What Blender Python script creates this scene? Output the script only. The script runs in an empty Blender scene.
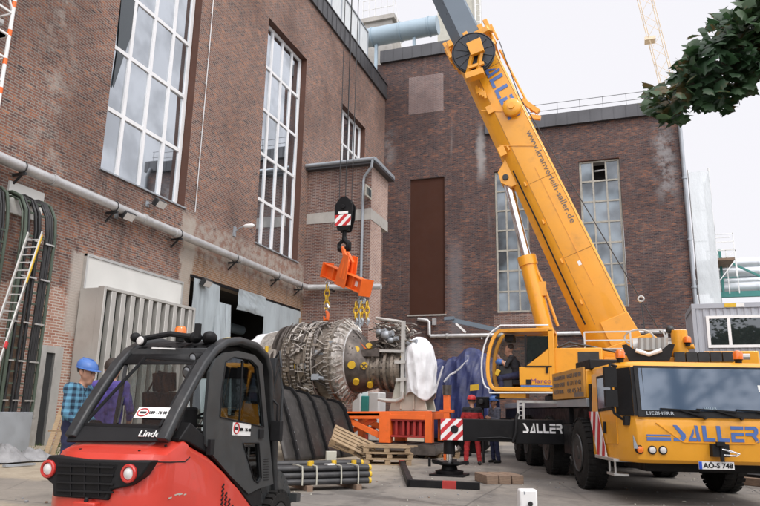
# Yard of a brick power station: a mobile crane lifts a gas turbine, a forklift waits in front.
# World axes: Y runs along the long left hall, X along the rear halls, Z up, metres.
import bpy, math, random
from mathutils import Vector, Matrix, noise
random.seed(11)
S = bpy.context.scene
COL = S.collection
PI = math.pi
rad = math.radians
V = Vector

# ------------------------------------------------------------------ camera (surveyed from the wall lines)
F, YAW, PIT, ROL, H = 674.0, rad(19.68), rad(13.11), rad(1.11), 1.36
_cy, _sy, _cp, _sp = math.cos(YAW), math.sin(YAW), math.cos(PIT), math.sin(PIT)
FW = V((-_sy*_cp, _cy*_cp, _sp)); _r = V((_cy, _sy, 0)); _u = _r.cross(FW)
RT = _r*math.cos(ROL) + _u*math.sin(ROL); UP = -_r*math.sin(ROL) + _u*math.cos(ROL)
CAM = V((0, 0, H))
def ray(x, y): return RT*((x-380)/F) - UP*((y-253)/F) + FW
def at(x, y, d): return CAM + ray(x, y)*d
def onX(x, y, X): v = ray(x, y); return CAM + v*((X)/v.x)
def onY(x, y, Y): v = ray(x, y); return CAM + v*((Y)/v.y)
def onZ(x, y, Z): v = ray(x, y); return CAM + v*((Z-H)/v.z)
cd = bpy.data.cameras.new('camera'); cam = bpy.data.objects.new('camera', cd); COL.objects.link(cam)
cam.matrix_world = Matrix(((RT.x, UP.x, -FW.x, 0), (RT.y, UP.y, -FW.y, 0), (RT.z, UP.z, -FW.z, H), (0, 0, 0, 1)))
cd.sensor_width = 36; cd.lens = F/760*36; cd.clip_start = .05; cd.clip_end = 2000
S.camera = cam

# ------------------------------------------------------------------ materials
def lin(r, g, b): return tuple(((c/255)/12.92 if c/255 <= .04045 else ((c/255+.055)/1.055)**2.4) for c in (r, g, b))
class NT:
    def __init__(s, m): s.t = m.node_tree; s.n = s.t.nodes; s.l = s.t.links
    def new(s, ty, **kw):
        n = s.n.new(ty)
        for k, v in kw.items(): setattr(n, k, v)
        return n
    def put(s, sock, v):
        if isinstance(v, bpy.types.NodeSocket): s.l.new(v, sock)
        elif isinstance(v, (tuple, list)) and len(v) == 3 and sock.type == 'RGBA': sock.default_value = (*v, 1)
        else: sock.default_value = v
    def math(s, op, a, b=0., c=None):
        n = s.new('ShaderNodeMath', operation=op); s.put(n.inputs[0], a); s.put(n.inputs[1], b)
        if c is not None: s.put(n.inputs[2], c)
        return n.outputs[0]
    def mix(s, f, a, b, blend='MIX'):
        n = s.new('ShaderNodeMixRGB', blend_type=blend); s.put(n.inputs[0], f); s.put(n.inputs[1], a); s.put(n.inputs[2], b); return n.outputs[0]
    def noise(s, vec, scale, detail=4., rough=.55):
        n = s.new('ShaderNodeTexNoise'); s.put(n.inputs['Vector'], vec); n.inputs['Scale'].default_value = scale
        n.inputs['Detail'].default_value = detail; n.inputs['Roughness'].default_value = rough; return n.outputs['Fac']
    def ramp(s, f, a, b, lo=0., hi=1.):
        n = s.new('ShaderNodeMapRange'); n.interpolation_type = 'SMOOTHSTEP'
        s.put(n.inputs[0], f); n.inputs[1].default_value = a; n.inputs[2].default_value = b; n.inputs[3].default_value = lo; n.inputs[4].default_value = hi
        return n.outputs[0]
    def sep(s, v): n = s.new('ShaderNodeSeparateXYZ'); s.put(n.inputs[0], v); return n.outputs
    def comb(s, x, y, z=0.):
        n = s.new('ShaderNodeCombineXYZ')
        for i, v in enumerate((x, y, z)): s.put(n.inputs[i], v)
        return n.outputs[0]
    def scalev(s, v, k):
        n = s.new('ShaderNodeVectorMath', operation='MULTIPLY'); s.put(n.inputs[0], v); n.inputs[1].default_value = k; return n.outputs[0]
    def bump(s, h, strength=.3, dist=.02):
        n = s.new('ShaderNodeBump'); n.inputs['Strength'].default_value = strength; n.inputs['Distance'].default_value = dist; s.put(n.inputs['Height'], h); return n.outputs[0]
    def band(s, v, lo, hi, soft=.3): return s.math('MULTIPLY', s.ramp(v, lo-soft, lo+soft), s.ramp(v, hi-soft, hi+soft, 1., 0.))
def newmat(name):
    m = bpy.data.materials.new(name); m.use_nodes = True; t = NT(m); b = t.n['Principled BSDF']; return m, t, b
def paint(name, col, rough=.5, metal=0., var=.12, scale=2.5, bump=0., bscale=60., spec=.5, dirt=None, dk=.5, coat=0.):
    m, t, b = newmat(name)
    o = t.new('ShaderNodeTexCoord').outputs['Object']
    n1 = t.noise(o, scale, 6., .62)
    c = t.mix(t.ramp(n1, .25, .75), tuple(x*(1-var) for x in col), tuple(min(1, x*(1+var)) for x in col))
    if dirt:
        n2 = t.noise(o, scale*2.3, 8., .7)
        c = t.mix(t.ramp(n2, .5, .75, 0., dk), c, dirt)
    t.put(b.inputs['Base Color'], c)
    rn = t.ramp(t.noise(o, scale*4, 5.), .3, .7, max(.03, rough-.08), min(1, rough+.1)); t.put(b.inputs['Roughness'], rn)
    b.inputs['Metallic'].default_value = metal; b.inputs['Specular IOR Level'].default_value = spec
    b.inputs['Coat Weight'].default_value = coat
    if bump: t.put(b.inputs['Normal'], t.bump(t.noise(o, bscale, 4.), bump, .01))
    return m
def glassmat(name, tint=(.75, .8, .8), refl=.12, dark=None, rough=.02, vary=0.):
    m, t, b = newmat(name); t.n.remove(b)
    out = t.n['Material Output']
    lw = t.new('ShaderNodeLayerWeight'); lw.inputs[0].default_value = .5
    fac = t.math('ADD', t.math('MULTIPLY', t.math('POWER', lw.outputs['Facing'], 3.5), .75), refl)
    tr = t.new('ShaderNodeBsdfTransparent'); tr.inputs[0].default_value = (*tint, 1)
    under = tr.outputs[0]
    if dark:
        df = t.new('ShaderNodeBsdfDiffuse'); df.inputs[0].default_value = (*dark, 1); under = df.outputs[0]
        if vary:
            pos = t.new('ShaderNodeNewGeometry').outputs['Position']; f = t.ramp(t.noise(pos, .75, 2., .4), .35, .65); t.put(df.inputs[0], t.mix(f, tuple(c*.5 for c in dark), tuple(c*(1+vary*1.6) for c in dark)))
            fac = t.math('MULTIPLY', fac, t.ramp(t.noise(pos, .55, 3., .5), .36, .62, 1-vary*.42, 1+vary*.15))
    gl = t.new('ShaderNodeBsdfGlossy'); gl.inputs[0].default_value = (.9, .95, 1, 1); gl.inputs['Roughness'].default_value = rough
    mx = t.new('ShaderNodeMixShader'); t.put(mx.inputs[0], fac); t.l.new(under, mx.inputs[1]); t.l.new(gl.outputs[0], mx.inputs[2])
    t.l.new(mx.outputs[0], out.inputs[0]); return m
def brickmat(name, cols, mortar, zone=None, rowh=.083, mort=.014, sat=1.):
    """cols: pairs light/dark brick; zone(t, pos, uv, colour) may repaint patches of other masonry"""
    m, t, b = newmat(name)
    g = t.new('ShaderNodeNewGeometry'); p = g.outputs['Position']; x, y, z = t.sep(p)
    nx, ny, nz = t.sep(g.outputs['Normal'])
    u = t.math('ADD', t.math('MULTIPLY', x, t.math('ABSOLUTE', ny)), t.math('MULTIPLY', y, t.math('ABSOLUTE', nx)))
    uv = t.comb(u, z)
    def bricks(c1, c2, mo):
        n = t.new('ShaderNodeTexBrick'); t.put(n.inputs['Vector'], uv); n.inputs['Scale'].default_value = 1
        n.inputs['Brick Width'].default_value = .25; n.inputs['Row Height'].default_value = rowh; n.inputs['Mortar Size'].default_value = mort; n.inputs['Mortar Smooth'].default_value = .2
        n.inputs['Bias'].default_value = 0.
        t.put(n.inputs['Color1'], c1); t.put(n.inputs['Color2'], c2); t.put(n.inputs['Mortar'], mo); return n
    n1 = t.noise(p, 1.1, 6., .7); n2 = t.noise(p, .23, 5., .6); n3 = t.noise(t.scalev(p, (2.3, 2.3, 6.5)), 1., 3., .7)
    ca = t.mix(t.ramp(n1, .3, .7), cols[0], cols[1]); cb = t.mix(t.ramp(n1, .3, .7), cols[2], cols[3])
    ca = t.mix(t.ramp(n3, .5, .60, 0., .85), ca, cols[4]); cb = t.mix(t.ramp(n3, .40, .52, 1., 0.), cb, cols[5])
    br = bricks(ca, cb, mortar); c = br.outputs['Color']; fac = br.outputs['Fac']
    # weathering: soot clouds and pale lime bloom running down
    st = t.noise(t.comb(t.math('MULTIPLY', u, 1.3), t.math('MULTIPLY', z, .12)), 1., 6., .65)
    c = t.mix(t.ramp(n2, .42, .7, 0., .45), c, tuple(v*.45 for v in cols[2]))
    c = t.mix(t.ramp(st, .6, .82, 0., .4), c, (.42, .38, .35))
    if zone: c = zone(t, (x, y, z), uv, c, bricks, n1, fac)
    t.put(b.inputs['Base Color'], c); b.inputs['Roughness'].default_value = .9; b.inputs['Specular IOR Level'].default_value = .25
    t.put(b.inputs['Normal'], t.bump(t.math('ADD', t.math('MULTIPLY', fac, -.6), t.math('MULTIPLY', t.noise(p, 30., 3.), .4)), .5, .012))
    return m

def zone_left(t, pos, uv, c, bricks, n1, fac):
    x, y, z = pos
    wob = t.math('MULTIPLY', t.math('SUBTRACT', n1, .5), 1.6)
    zz = t.math('ADD', z, wob); yy = t.math('ADD', y, wob)
    # pinkish rebuilt masonry low on the left, orange masonry over the gate, lime washed band under the windows
    pk = bricks((.30, .14, .10), (.42, .26, .20), (.50, .45, .40)).outputs['Color']
    c = t.mix(t.math('MULTIPLY', t.band(zz, -5., 4.7, .06), t.band(yy, 5., 17., .08)), c, pk)
    orr = bricks((.28, .145, .075), (.20, .11, .065), (.30, .25, .20)).outputs['Color']
    c = t.mix(t.math('MULTIPLY', t.band(zz, 5.2, 7.3, .15), t.band(y, 21.4, 40., .1)), c, orr)
    pale = t.mix(t.ramp(t.noise(uv, 2.6, 6., .7), .42, .6), (.36, .32, .28), (.25, .15, .115))
    c = t.mix(t.math('MULTIPLY', t.band(zz, 7.1, 8.75, .2), t.math('MULTIPLY', t.band(yy, 21.3, 40., .12), .8)), c, pale)
    edge = t.math('MULTIPLY', t.band(y, 15.9, 16.55, .12), t.band(zz, 3.6, 6.05, .1))
    c = t.mix(t.math('MULTIPLY', edge, .9), c, (.42, .38, .34))
    run = t.ramp(t.noise(t.comb(t.math('MULTIPLY', y, 3.), t.math('MULTIPLY', z, .25)), 1., 5., .65), .46, .66)
    c = t.mix(t.math('MULTIPLY', t.math('MULTIPLY', t.band(z, 7.4, 8.9, .25), t.band(y, 16.2, 21.4, .3)), t.math('MULTIPLY', run, .6)), c, (.05, .042, .04))
    c = t.mix(t.math('MULTIPLY', t.band(z, 5.9, 7.5, .4), t.math('MULTIPLY', run, .38)), c, (.055, .046, .042))
    soot = t.math('MULTIPLY', t.band(yy, 13.6, 14.9, .7), t.band(z, 7.5, 40., 1.5))
    c = t.mix(t.math('MULTIPLY', soot, t.ramp(t.noise(uv, 1.7, 7., .72), .45, .66, 0., .55)), c, (.40, .37, .33))
    jamb = t.math('MULTIPLY', t.band(yy, 21.2, 22.1, .1), t.band(z, 5., 8.7, .3))
    c = t.mix(t.math('MULTIPLY', jamb, .7), c, (.40, .36, .31))
    return c
def zone_back(t, pos, uv, c, bricks, n1, fac):
    x, y, z = pos
    xx = t.math('ADD', x, t.math('MULTIPLY', t.math('SUBTRACT', n1, .5), .8))
    s1 = t.math('MULTIPLY', t.band(xx, -10.85, -9.95, .25), t.band(z, 5., 12.6, 1.2))
    c = t.mix(t.math('MULTIPLY', s1, .45), c, (.20, .19, .20))
    s2 = t.math('MULTIPLY', t.band(xx, -8.75, -8.25, .2), t.band(z, 17.5, 21., .9))
    c = t.mix(t.math('MULTIPLY', s2, .7), c, (.38, .37, .36))
    s3 = t.math('MULTIPLY', t.band(xx, 2.9, 4.0, .4), t.band(z, 15.0, 19.5, 1.))
    c = t.mix(t.math('MULTIPLY', s3, t.ramp(n1, .4, .6, 0., .7)), c, (.32, .31, .31))
    s4 = t.math('MULTIPLY', t.band(xx, -15.6, -15.0, .5), t.band(z, 19., 21.5, .8))
    c = t.mix(t.math('MULTIPLY', s4, t.ramp(n1, .4, .6, 0., .5)), c, (.36, .36, .36))
    return c

M = {}
M['brick_left'] = brickmat('weathered_red_brick', [(.29, .13, .088), (.215, .105, .08), (.13, .078, .068), (.175, .094, .077), (.44, .195, .105), (.06, .047, .049)], (.29, .255, .225), zone_left)
M['brick_back'] = brickmat('dark_violet_brick', [(.15, .07, .053), (.10, .056, .053), (.06, .045, .05), (.095, .06, .06), (.31, .135, .08), (.034, .03, .038)], (.135, .115, .105), zone_back, rowh=.09)
M['brick_tower'] = brickmat('speckled_red_brick', [(.24, .11, .08), (.19, .09, .07), (.13, .068, .058), (.11, .06, .058), (.32, .17, .12), (.085, .055, .055)], (.33, .29, .26))
M['brick_patch'] = brickmat('grey_red_brick', [(.26, .16, .14), (.22, .14, .13), (.18, .12, .12), (.2, .13, .12), (.3, .2, .18), (.15, .11, .11)], (.3, .27, .25))
M['brick_pink'] = brickmat('pale_pink_brick', [(.42, .26, .2), (.36, .21, .16), (.33, .18, .14), (.3, .18, .15), (.5, .34, .27), (.25, .15, .13)], (.48, .43, .39))
M['fascia'] = paint('dark_zinc', (.085, .085, .09), .45, .5, .2, .6)
M['zinc'] = paint('grey_zinc', (.36, .39, .42), .45, .4, .15, .8)
M['white_frame'] = paint('white_window_paint', (.78, .79, .80), .4, 0, .05, 2.)
M['beige_frame'] = paint('weathered_beige_paint', (.36, .34, .29), .6, 0, .2, 3., dirt=(.15, .11, .08))
M['rust_reveal'] = paint('brown_primer', (.085, .035, .022), .7, 0, .15, 1.2)
M['brown_panel'] = paint('brown_infill_board', (.062, .026, .017), .85, 0, .08, .6, spec=.2)
M['glass_hall'] = glassmat('tall_window_glass', refl=.58, dark=(.035, .04, .045), vary=.6)
M['glass_old'] = glassmat('old_window_glass', refl=.11, dark=(.055, .07, .08), rough=.10, vary=1.)
M['glass_clear'] = glassmat('clear_glass', (.80, .84, .83), .05)
M['glass_tint'] = glassmat('tinted_cab_glass', (.52, .55, .55), .09)
M['dark_grey'] = paint('dark_grey_door_paint', (.05, .054, .056), .38, .1, .15, 2., dirt=(.10, .095, .085), dk=.35)
M['seam'] = paint('dirty_paint_seam', (.34, .15, .015), .6, 0, .3, 3.)
M['glass_shield'] = glassmat('windscreen_glass', (.30, .36, .42), .10, dark=(.06, .095, .15), rough=.09)
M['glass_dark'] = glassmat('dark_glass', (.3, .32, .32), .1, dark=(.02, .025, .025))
M['concrete'] = paint('pale_concrete', (.40, .38, .35), .85, 0, .15, .8, .25, 25., dirt=(.22, .2, .17))
M['pipe'] = paint('galvanised_pipe', (.55, .55, .55), .42, .55, .14, 2.2, dirt=(.3, .28, .26), dk=.35)
M['pipe_white'] = paint('lagged_pipe_cladding', (.62, .65, .68), .4, .35, .08, .8)
M['duct'] = paint('blue_grey_duct_paint', (.33, .42, .48), .4, .2, .1, .6)
M['steel'] = paint('stainless_sheet', (.52, .51, .48), .42, .35, .12, .5, dirt=(.35, .33, .30), dk=.4)
M['steel_dark'] = paint('louvre_gap_green_grey', (.03, .042, .037), .6, 0, .15, 1.)
M['white_panel'] = paint('white_sheet_panel', (.66, .66, .63), .5, .1, .08, .4)
M['plastic'] = None
M['black'] = paint('black_paint', (.007, .007, .008), .5, 0, .3, 2., dirt=(.022, .02, .018), dk=.4, spec=.22)
M['matt_black'] = paint('matt_black_plastic', (.010, .010, .011), .6, 0, .25, 3., spec=.3)
M['charcoal'] = paint('charcoal_metal_paint', (.026, .028, .03), .40, .1, .2, 2., dirt=(.09, .085, .08), dk=.3)
M['pipe_black'] = paint('black_pipe_coating', (.038, .038, .04), .5, .1, .3, 3., dirt=(.09, .08, .07), dk=.5)
M['rubber'] = paint('tyre_rubber', (.015, .0145, .014), .85, 0, .3, 5., .3, 40., dirt=(.05, .045, .04), dk=.5, spec=.25)
M['rim'] = paint('rim_grey', (.07, .07, .07), .45, .6, .2, 4., dirt=(.06, .055, .05), dk=.7)
M['yellow'] = paint('crane_yellow_paint', (.80, .355, .02), .36, 0, .07, .8, dirt=(.42, .19, .025), dk=.5, coat=.3)
M['yellow_panel'] = paint('ochre_panel_paint', (.55, .27, .05), .5, 0, .08, 1.)
M['yellow_bright'] = paint('bright_yellow_cap', (.66, .42, .025), .5, 0, .1, 4.)
M['boom_grey'] = paint('boom_grey_paint', (.13, .165, .20), .35, .2, .08, .8)
M['reel'] = paint('reel_dark_blue_grey', (.022, .027, .036), .4, .2, .2, 2.)
M['blue_letter'] = paint('blue_lettering', (.085, .17, .44), .4, 0, .05, 2.)
M['grey_letter'] = paint('slate_lettering', (.16, .13, .11), .5, 0, .05, 2.)
M['white'] = paint('white_paint', (.80, .80, .79), .45, 0, .05, 3.)
M['red_stripe'] = paint('warning_red', (.52, .025, .03), .45, 0, .1, 3.)
M['red'] = paint('forklift_red_paint', (.56, .045, .027), .36, 0, .08, .9, dirt=(.36, .055, .035), dk=.55, coat=.4)
M['red_dark'] = paint('dark_red_steel', (.36, .03, .025), .5, .1, .2, 3., dirt=(.09, .03, .03), dk=.6)
M['orange'] = paint('safety_orange_paint', (.84, .15, .02), .42, 0, .1, 1.5, dirt=(.42, .10, .03), dk=.35)
M['chrome'] = paint('chromed_rod', (.85, .86, .88), .12, 1., .03, 2.)
M['amber'] = paint('amber_lens', (.85, .19, .02), .2, 0, .1, 6., coat=.5)
M['lamp_white'] = paint('clear_lamp_lens', (.66, .64, .62), .2, 0, .1, 8., coat=.5)
M['lamp_red'] = paint('red_lamp_lens', (.5, .03, .025), .2, 0, .1, 8., coat=.5)
M['turbine'] = paint('oiled_turbine_steel', (.27, .235, .195), .42, .6, .45, 5., .35, 30., dirt=(.07, .055, .045), dk=.8)
M['turbine_light'] = paint('bright_turbine_metal', (.50, .47, .43), .40, .55, .4, 7., .25, 40., dirt=(.14, .11, .09), dk=.7)
M['turbine_dark'] = paint('dark_turbine_steel', (.11, .095, .085), .42, .5, .4, 5., .25, 30.)
M['hood'] = paint('dark_grey_casing', (.045, .042, .04), .45, .3, .25, 2.5, .2, 20., dirt=(.13, .12, .11), dk=.5)
M['cream'] = paint('cream_support_paint', (.46, .45, .38), .5, 0, .12, 2.)
M['wood'] = None
M['blue_tarp'] = paint('blue_tarpaulin', (.016, .025, .10), .40, 0, .3, 3., .6, 9., dirt=(.07, .08, .15), dk=.5)
M['white_tarp'] = paint('white_sheet', (.74, .75, .77), .75, 0, .06, 2., .7, 9.)
M['cable'] = paint('black_cable', (.016, .016, .017), .5, 0, .3, 3.)
M['green_rail'] = paint('green_tray_paint', (.075, .10, .075), .5, .2, .2, 3.)
M['alu'] = paint('aluminium', (.62, .62, .60), .4, .8, .1, 3.)
M['container'] = paint('grey_blue_container', (.37, .39, .43), .45, 0, .07, .8)
M['net'] = None
M['green_steel'] = paint('green_steel', (.05, .22, .20), .5, .1, .1, 2.)
M['teal'] = paint('teal_paint', (.05, .33, .30), .5, 0, .1, 2.)
M['skin'] = paint('skin', (.46, .25, .17), .55, 0, .1, 20.)
M['hair'] = paint('dark_hair', (.03, .02, .015), .7, 0, .2, 30.)
M['helmet_blue'] = paint('blue_helmet', (.065, .16, .44), .35, 0, .06, 6.)
M['helmet_red'] = paint('red_helmet', (.62, .035, .04), .35, 0, .06, 6.)
M['overall_purple'] = paint('violet_blue_overall', (.075, .055, .24), .85, 0, .2, 8., .3, 30.)
M['overall_red'] = paint('red_overall', (.36, .02, .022), .85, 0, .2, 8., .3, 30.)
M['black_cloth'] = paint('black_cloth', (.018, .018, .022), .9, 0, .3, 8.)
M['grey_cloth'] = paint('slate_grey_cloth', (.06, .065, .085), .9, 0, .2, 8.)
M['navy_cloth'] = paint('navy_cloth', (.022, .026, .065), .9, 0, .2, 8.)
M['shoe'] = paint('black_leather', (.016, .014, .013), .55, 0, .2, 8.)
M['bark'] = paint('maple_bark', (.09, .07, .05), .9, 0, .35, 4., .6, 18.)
M['crane_far'] = paint('faded_yellow_steel', (.75, .62, .45), .5, 0, .1, 2.)
M['paper'] = paint('white_label', (.78, .78, .76), .5, 0, .04, 8.)
M['plate_blue'] = paint('plate_blue', (.02, .08, .5), .4, 0, .05, 8.)
M['stone_grey'] = paint('grey_rubble_sheet', (.25, .25, .255), .7, 0, .35, 3., .5, 9.)
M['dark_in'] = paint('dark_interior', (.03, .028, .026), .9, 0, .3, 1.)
def leafmat(name, a, b2, dry):
    m, t, b = newmat(name); o = t.new('ShaderNodeTexCoord').outputs['Object']
    oi = t.new('ShaderNodeNewGeometry')
    n = t.noise(o, 2.2, 3.)
    c = t.mix(t.ramp(n, .35, .65), a, b2); c = t.mix(t.ramp(t.noise(o, 3.1, 4., .7), .54, .62), c, dry)
    t.put(b.inputs['Base Color'], c); b.inputs['Roughness'].default_value = .5
    tl = t.new('ShaderNodeBsdfTranslucent'); t.put(tl.inputs[0], c)
    mx = t.new('ShaderNodeMixShader'); mx.inputs[0].default_value = .32
    t.l.new(b.outputs[0], mx.inputs[1]); t.l.new(tl.outputs[0], mx.inputs[2]); t.l.new(mx.outputs[0], t.n['Material Output'].inputs[0]); return m
M['leaf'] = leafmat('maple_leaf', (.028, .068, .03), (.05, .10, .038), (.12, .085, .03))
M['leaf_far'] = leafmat('dark_leaf', (.02, .045, .02), (.035, .07, .03), (.04, .06, .025))
M['grass'] = leafmat('grass_blade', (.07, .12, .03), (.11, .15, .045), (.2, .18, .07))
def sheer(name, col, tr, gloss):
    m, t, b = newmat(name); o = t.new('ShaderNodeTexCoord').outputs['Object']
    b.inputs['Base Color'].default_value = (*col, 1); b.inputs['Roughness'].default_value = gloss
    t.put(b.inputs['Normal'], t.bump(t.noise(t.scalev(o, (1., 1., .35)), 3.5, 5., .6), .5, .08))
    ts = t.new('ShaderNodeBsdfTransparent'); mx = t.new('ShaderNodeMixShader')
    t.put(mx.inputs[0], t.ramp(t.noise(o, .5, 2.), .3, .7, max(0, tr-.06), tr+.06)); t.l.new(b.outputs[0], mx.inputs[1]); t.l.new(ts.outputs[0], mx.inputs[2])
    t.l.new(mx.outputs[0], t.n['Material Output'].inputs[0]); return m
M['plastic'] = sheer('milky_plastic_film', (.46, .52, .55), .22, .14)
M['net'] = sheer('scaffold_net', (.72, .77, .79), .2, .7)
M['roof_glass'] = sheer('pale_polycarbonate', (.72, .76, .77), .15, .25)
def woodmat(name, a, b2):
    m, t, b = newmat(name); o = t.new('ShaderNodeTexCoord').outputs['Object']
    n = t.noise(t.scalev(o, (2., 2., 14.)), 3., 6., .6); c = t.mix(t.ramp(n, .3, .7), a, b2)
    c = t.mix(t.ramp(t.noise(o, 1.6, 6., .7), .52, .75, 0., .6), c, (.16, .12, .09))
    t.put(b.inputs['Base Color'], c); b.inputs['Roughness'].default_value = .8; t.put(b.inputs['Normal'], t.bump(n, .3, .01)); return m
M['wood'] = woodmat('pallet_wood', (.37, .27, .165), (.27, .19, .11))
M['wood_old'] = woodmat('grey_brown_timber', (.27, .185, .125), (.17, .115, .085))
def checkmat():
    m, t, b = newmat('checked_flannel'); o = t.new('ShaderNodeTexCoord').outputs['Object']; x, y, z = t.sep(o)
    def saw(v, k): return t.math('GREATER_THAN', t.math('FRACT', t.math('MULTIPLY', v, k)), .5)
    an = t.math('ARCTAN2', x, t.math('ADD', y, .05)); a = saw(t.math('ADD', an, 10.), 2.6); c = saw(z, 14.)
    s = t.math('MULTIPLY', t.math('ADD', a, c), .5)
    t.put(b.inputs['Base Color'], t.mix(s, (.10, .26, .38), (.016, .034, .065))); b.inputs['Roughness'].default_value = .9; return m
M['check'] = checkmat()
def groundmat():
    m, t, b = newmat('yard_concrete'); p = t.new('ShaderNodeNewGeometry').outputs['Position']; x, y, z = t.sep(p)
    n1 = t.noise(p, .35, 7., .6); n2 = t.noise(p, 2.1, 8., .68); n3 = t.noise(p, 14., 5., .6)
    c = t.mix(t.ramp(n1, .35, .65), (.262, .236, .205), (.178, .164, .148))
    c = t.mix(t.ramp(n2, .48, .72, 0., .5), c, (.29, .262, .228))
    c = t.mix(t.ramp(t.noise(p, .8, 8., .75), .52, .70, 0., .62), c, (.095, .088, .082))
    tyre = t.math('MULTIPLY', t.math('ADD', t.band(t.math('ADD', x, t.math('MULTIPLY', y, .16)), -.55, -.2, .06), t.band(t.math('ADD', x, t.math('MULTIPLY', y, .16)), -2.45, -2.1, .06)), t.ramp(t.noise(p, 2.4, 5., .7), .38, .62, 0., .5))
    c = t.mix(tyre, c, (.06, .056, .052))
    oil = t.ramp(t.noise(p, 1.35, 2., .4), .70, .735, 0., .6); c = t.mix(oil, c, (.045, .042, .04))
    # wet run-off streaks and oil spots
    w = t.noise(t.comb(t.math('MULTIPLY', x, .35), t.math('MULTIPLY', y, 1.6)), .55, 6., .6)
    wet = t.ramp(w, .58, .66)
    c = t.mix(t.math('MULTIPLY', wet, .45), c, (.085, .08, .075))
    sm_ = t.band(t.math('ADD', t.math('SUBTRACT', y, t.math('MULTIPLY', x, -.35)), t.math('MULTIPLY', t.math('SUBTRACT', n2, .5), 1.6)), 9.35, 9.62, .10)
    c = t.mix(t.math('MULTIPLY', t.math('MULTIPLY', sm_, t.ramp(x, -7., -4.)), .55), c, (.06, .055, .05))
    # blown sand on the left side of the yard
    d = t.math('ADD', t.math('ADD', x, t.math('MULTIPLY', y, .0)), t.math('MULTIPLY', t.math('SUBTRACT', n1, .5), 3.2))
    sand = t.ramp(d, -6.5, -4.4, 1., 0.)
    strip = t.band(t.math('ADD', y, t.math('MULTIPLY', t.math('SUBTRACT', n2, .5), 1.0)), 7.6, 10.1, .25)
    sand = t.math('MULTIPLY', sand, t.math('SUBTRACT', 1., t.math('MULTIPLY', strip, .85)))
    c = t.mix(sand, c, t.mix(t.ramp(n2, .35, .7), (.42, .36, .27), (.33, .275, .20)))
    # expansion joints and cracks
    vo = t.new('ShaderNodeTexVoronoi', feature='DISTANCE_TO_EDGE'); vo.inputs['Scale'].default_value = .30
    t.put(vo.inputs['Vector'], t.mix(.12, p, t.new('ShaderNodeTexNoise').outputs['Color']))
    cr = t.ramp(vo.outputs['Distance'], .0, .009, 1., 0.)
    c = t.mix(t.math('MULTIPLY', cr, t.math('SUBTRACT', .35, t.math('MULTIPLY', sand, .35))), c, (.07, .065, .06))
    gx = t.math('ABSOLUTE', t.math('SUBTRACT', t.math('FRACT', t.math('MULTIPLY', t.math('ADD', x, t.math('MULTIPLY', n1, .06)), .22)), .5)); gy = t.math('ABSOLUTE', t.math('SUBTRACT', t.math('FRACT', t.math('MULTIPLY', t.math('ADD', y, t.math('MULTIPLY', n1, .06)), .19)), .5))
    jt = t.math('MAXIMUM', t.ramp(gx, .0025, .005, 1., 0.), t.ramp(gy, .0025, .005, 1., 0.))
    c = t.mix(t.math('MULTIPLY', jt, t.math('SUBTRACT', .6, t.math('MULTIPLY', sand, .6))), c, (.06, .056, .05))
    c = t.mix(t.ramp(n3, .3, .7, 0., .2), c, (.08, .075, .07))
    t.put(b.inputs['Base Color'], c)
    t.put(b.inputs['Roughness'], t.math('SUBTRACT', .85, t.math('MULTIPLY', wet, .35)))
    t.put(b.inputs['Normal'], t.bump(t.math('ADD', n3, t.math('MULTIPLY', n2, .8)), .35, .02)); return m
M['ground'] = groundmat()

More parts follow.
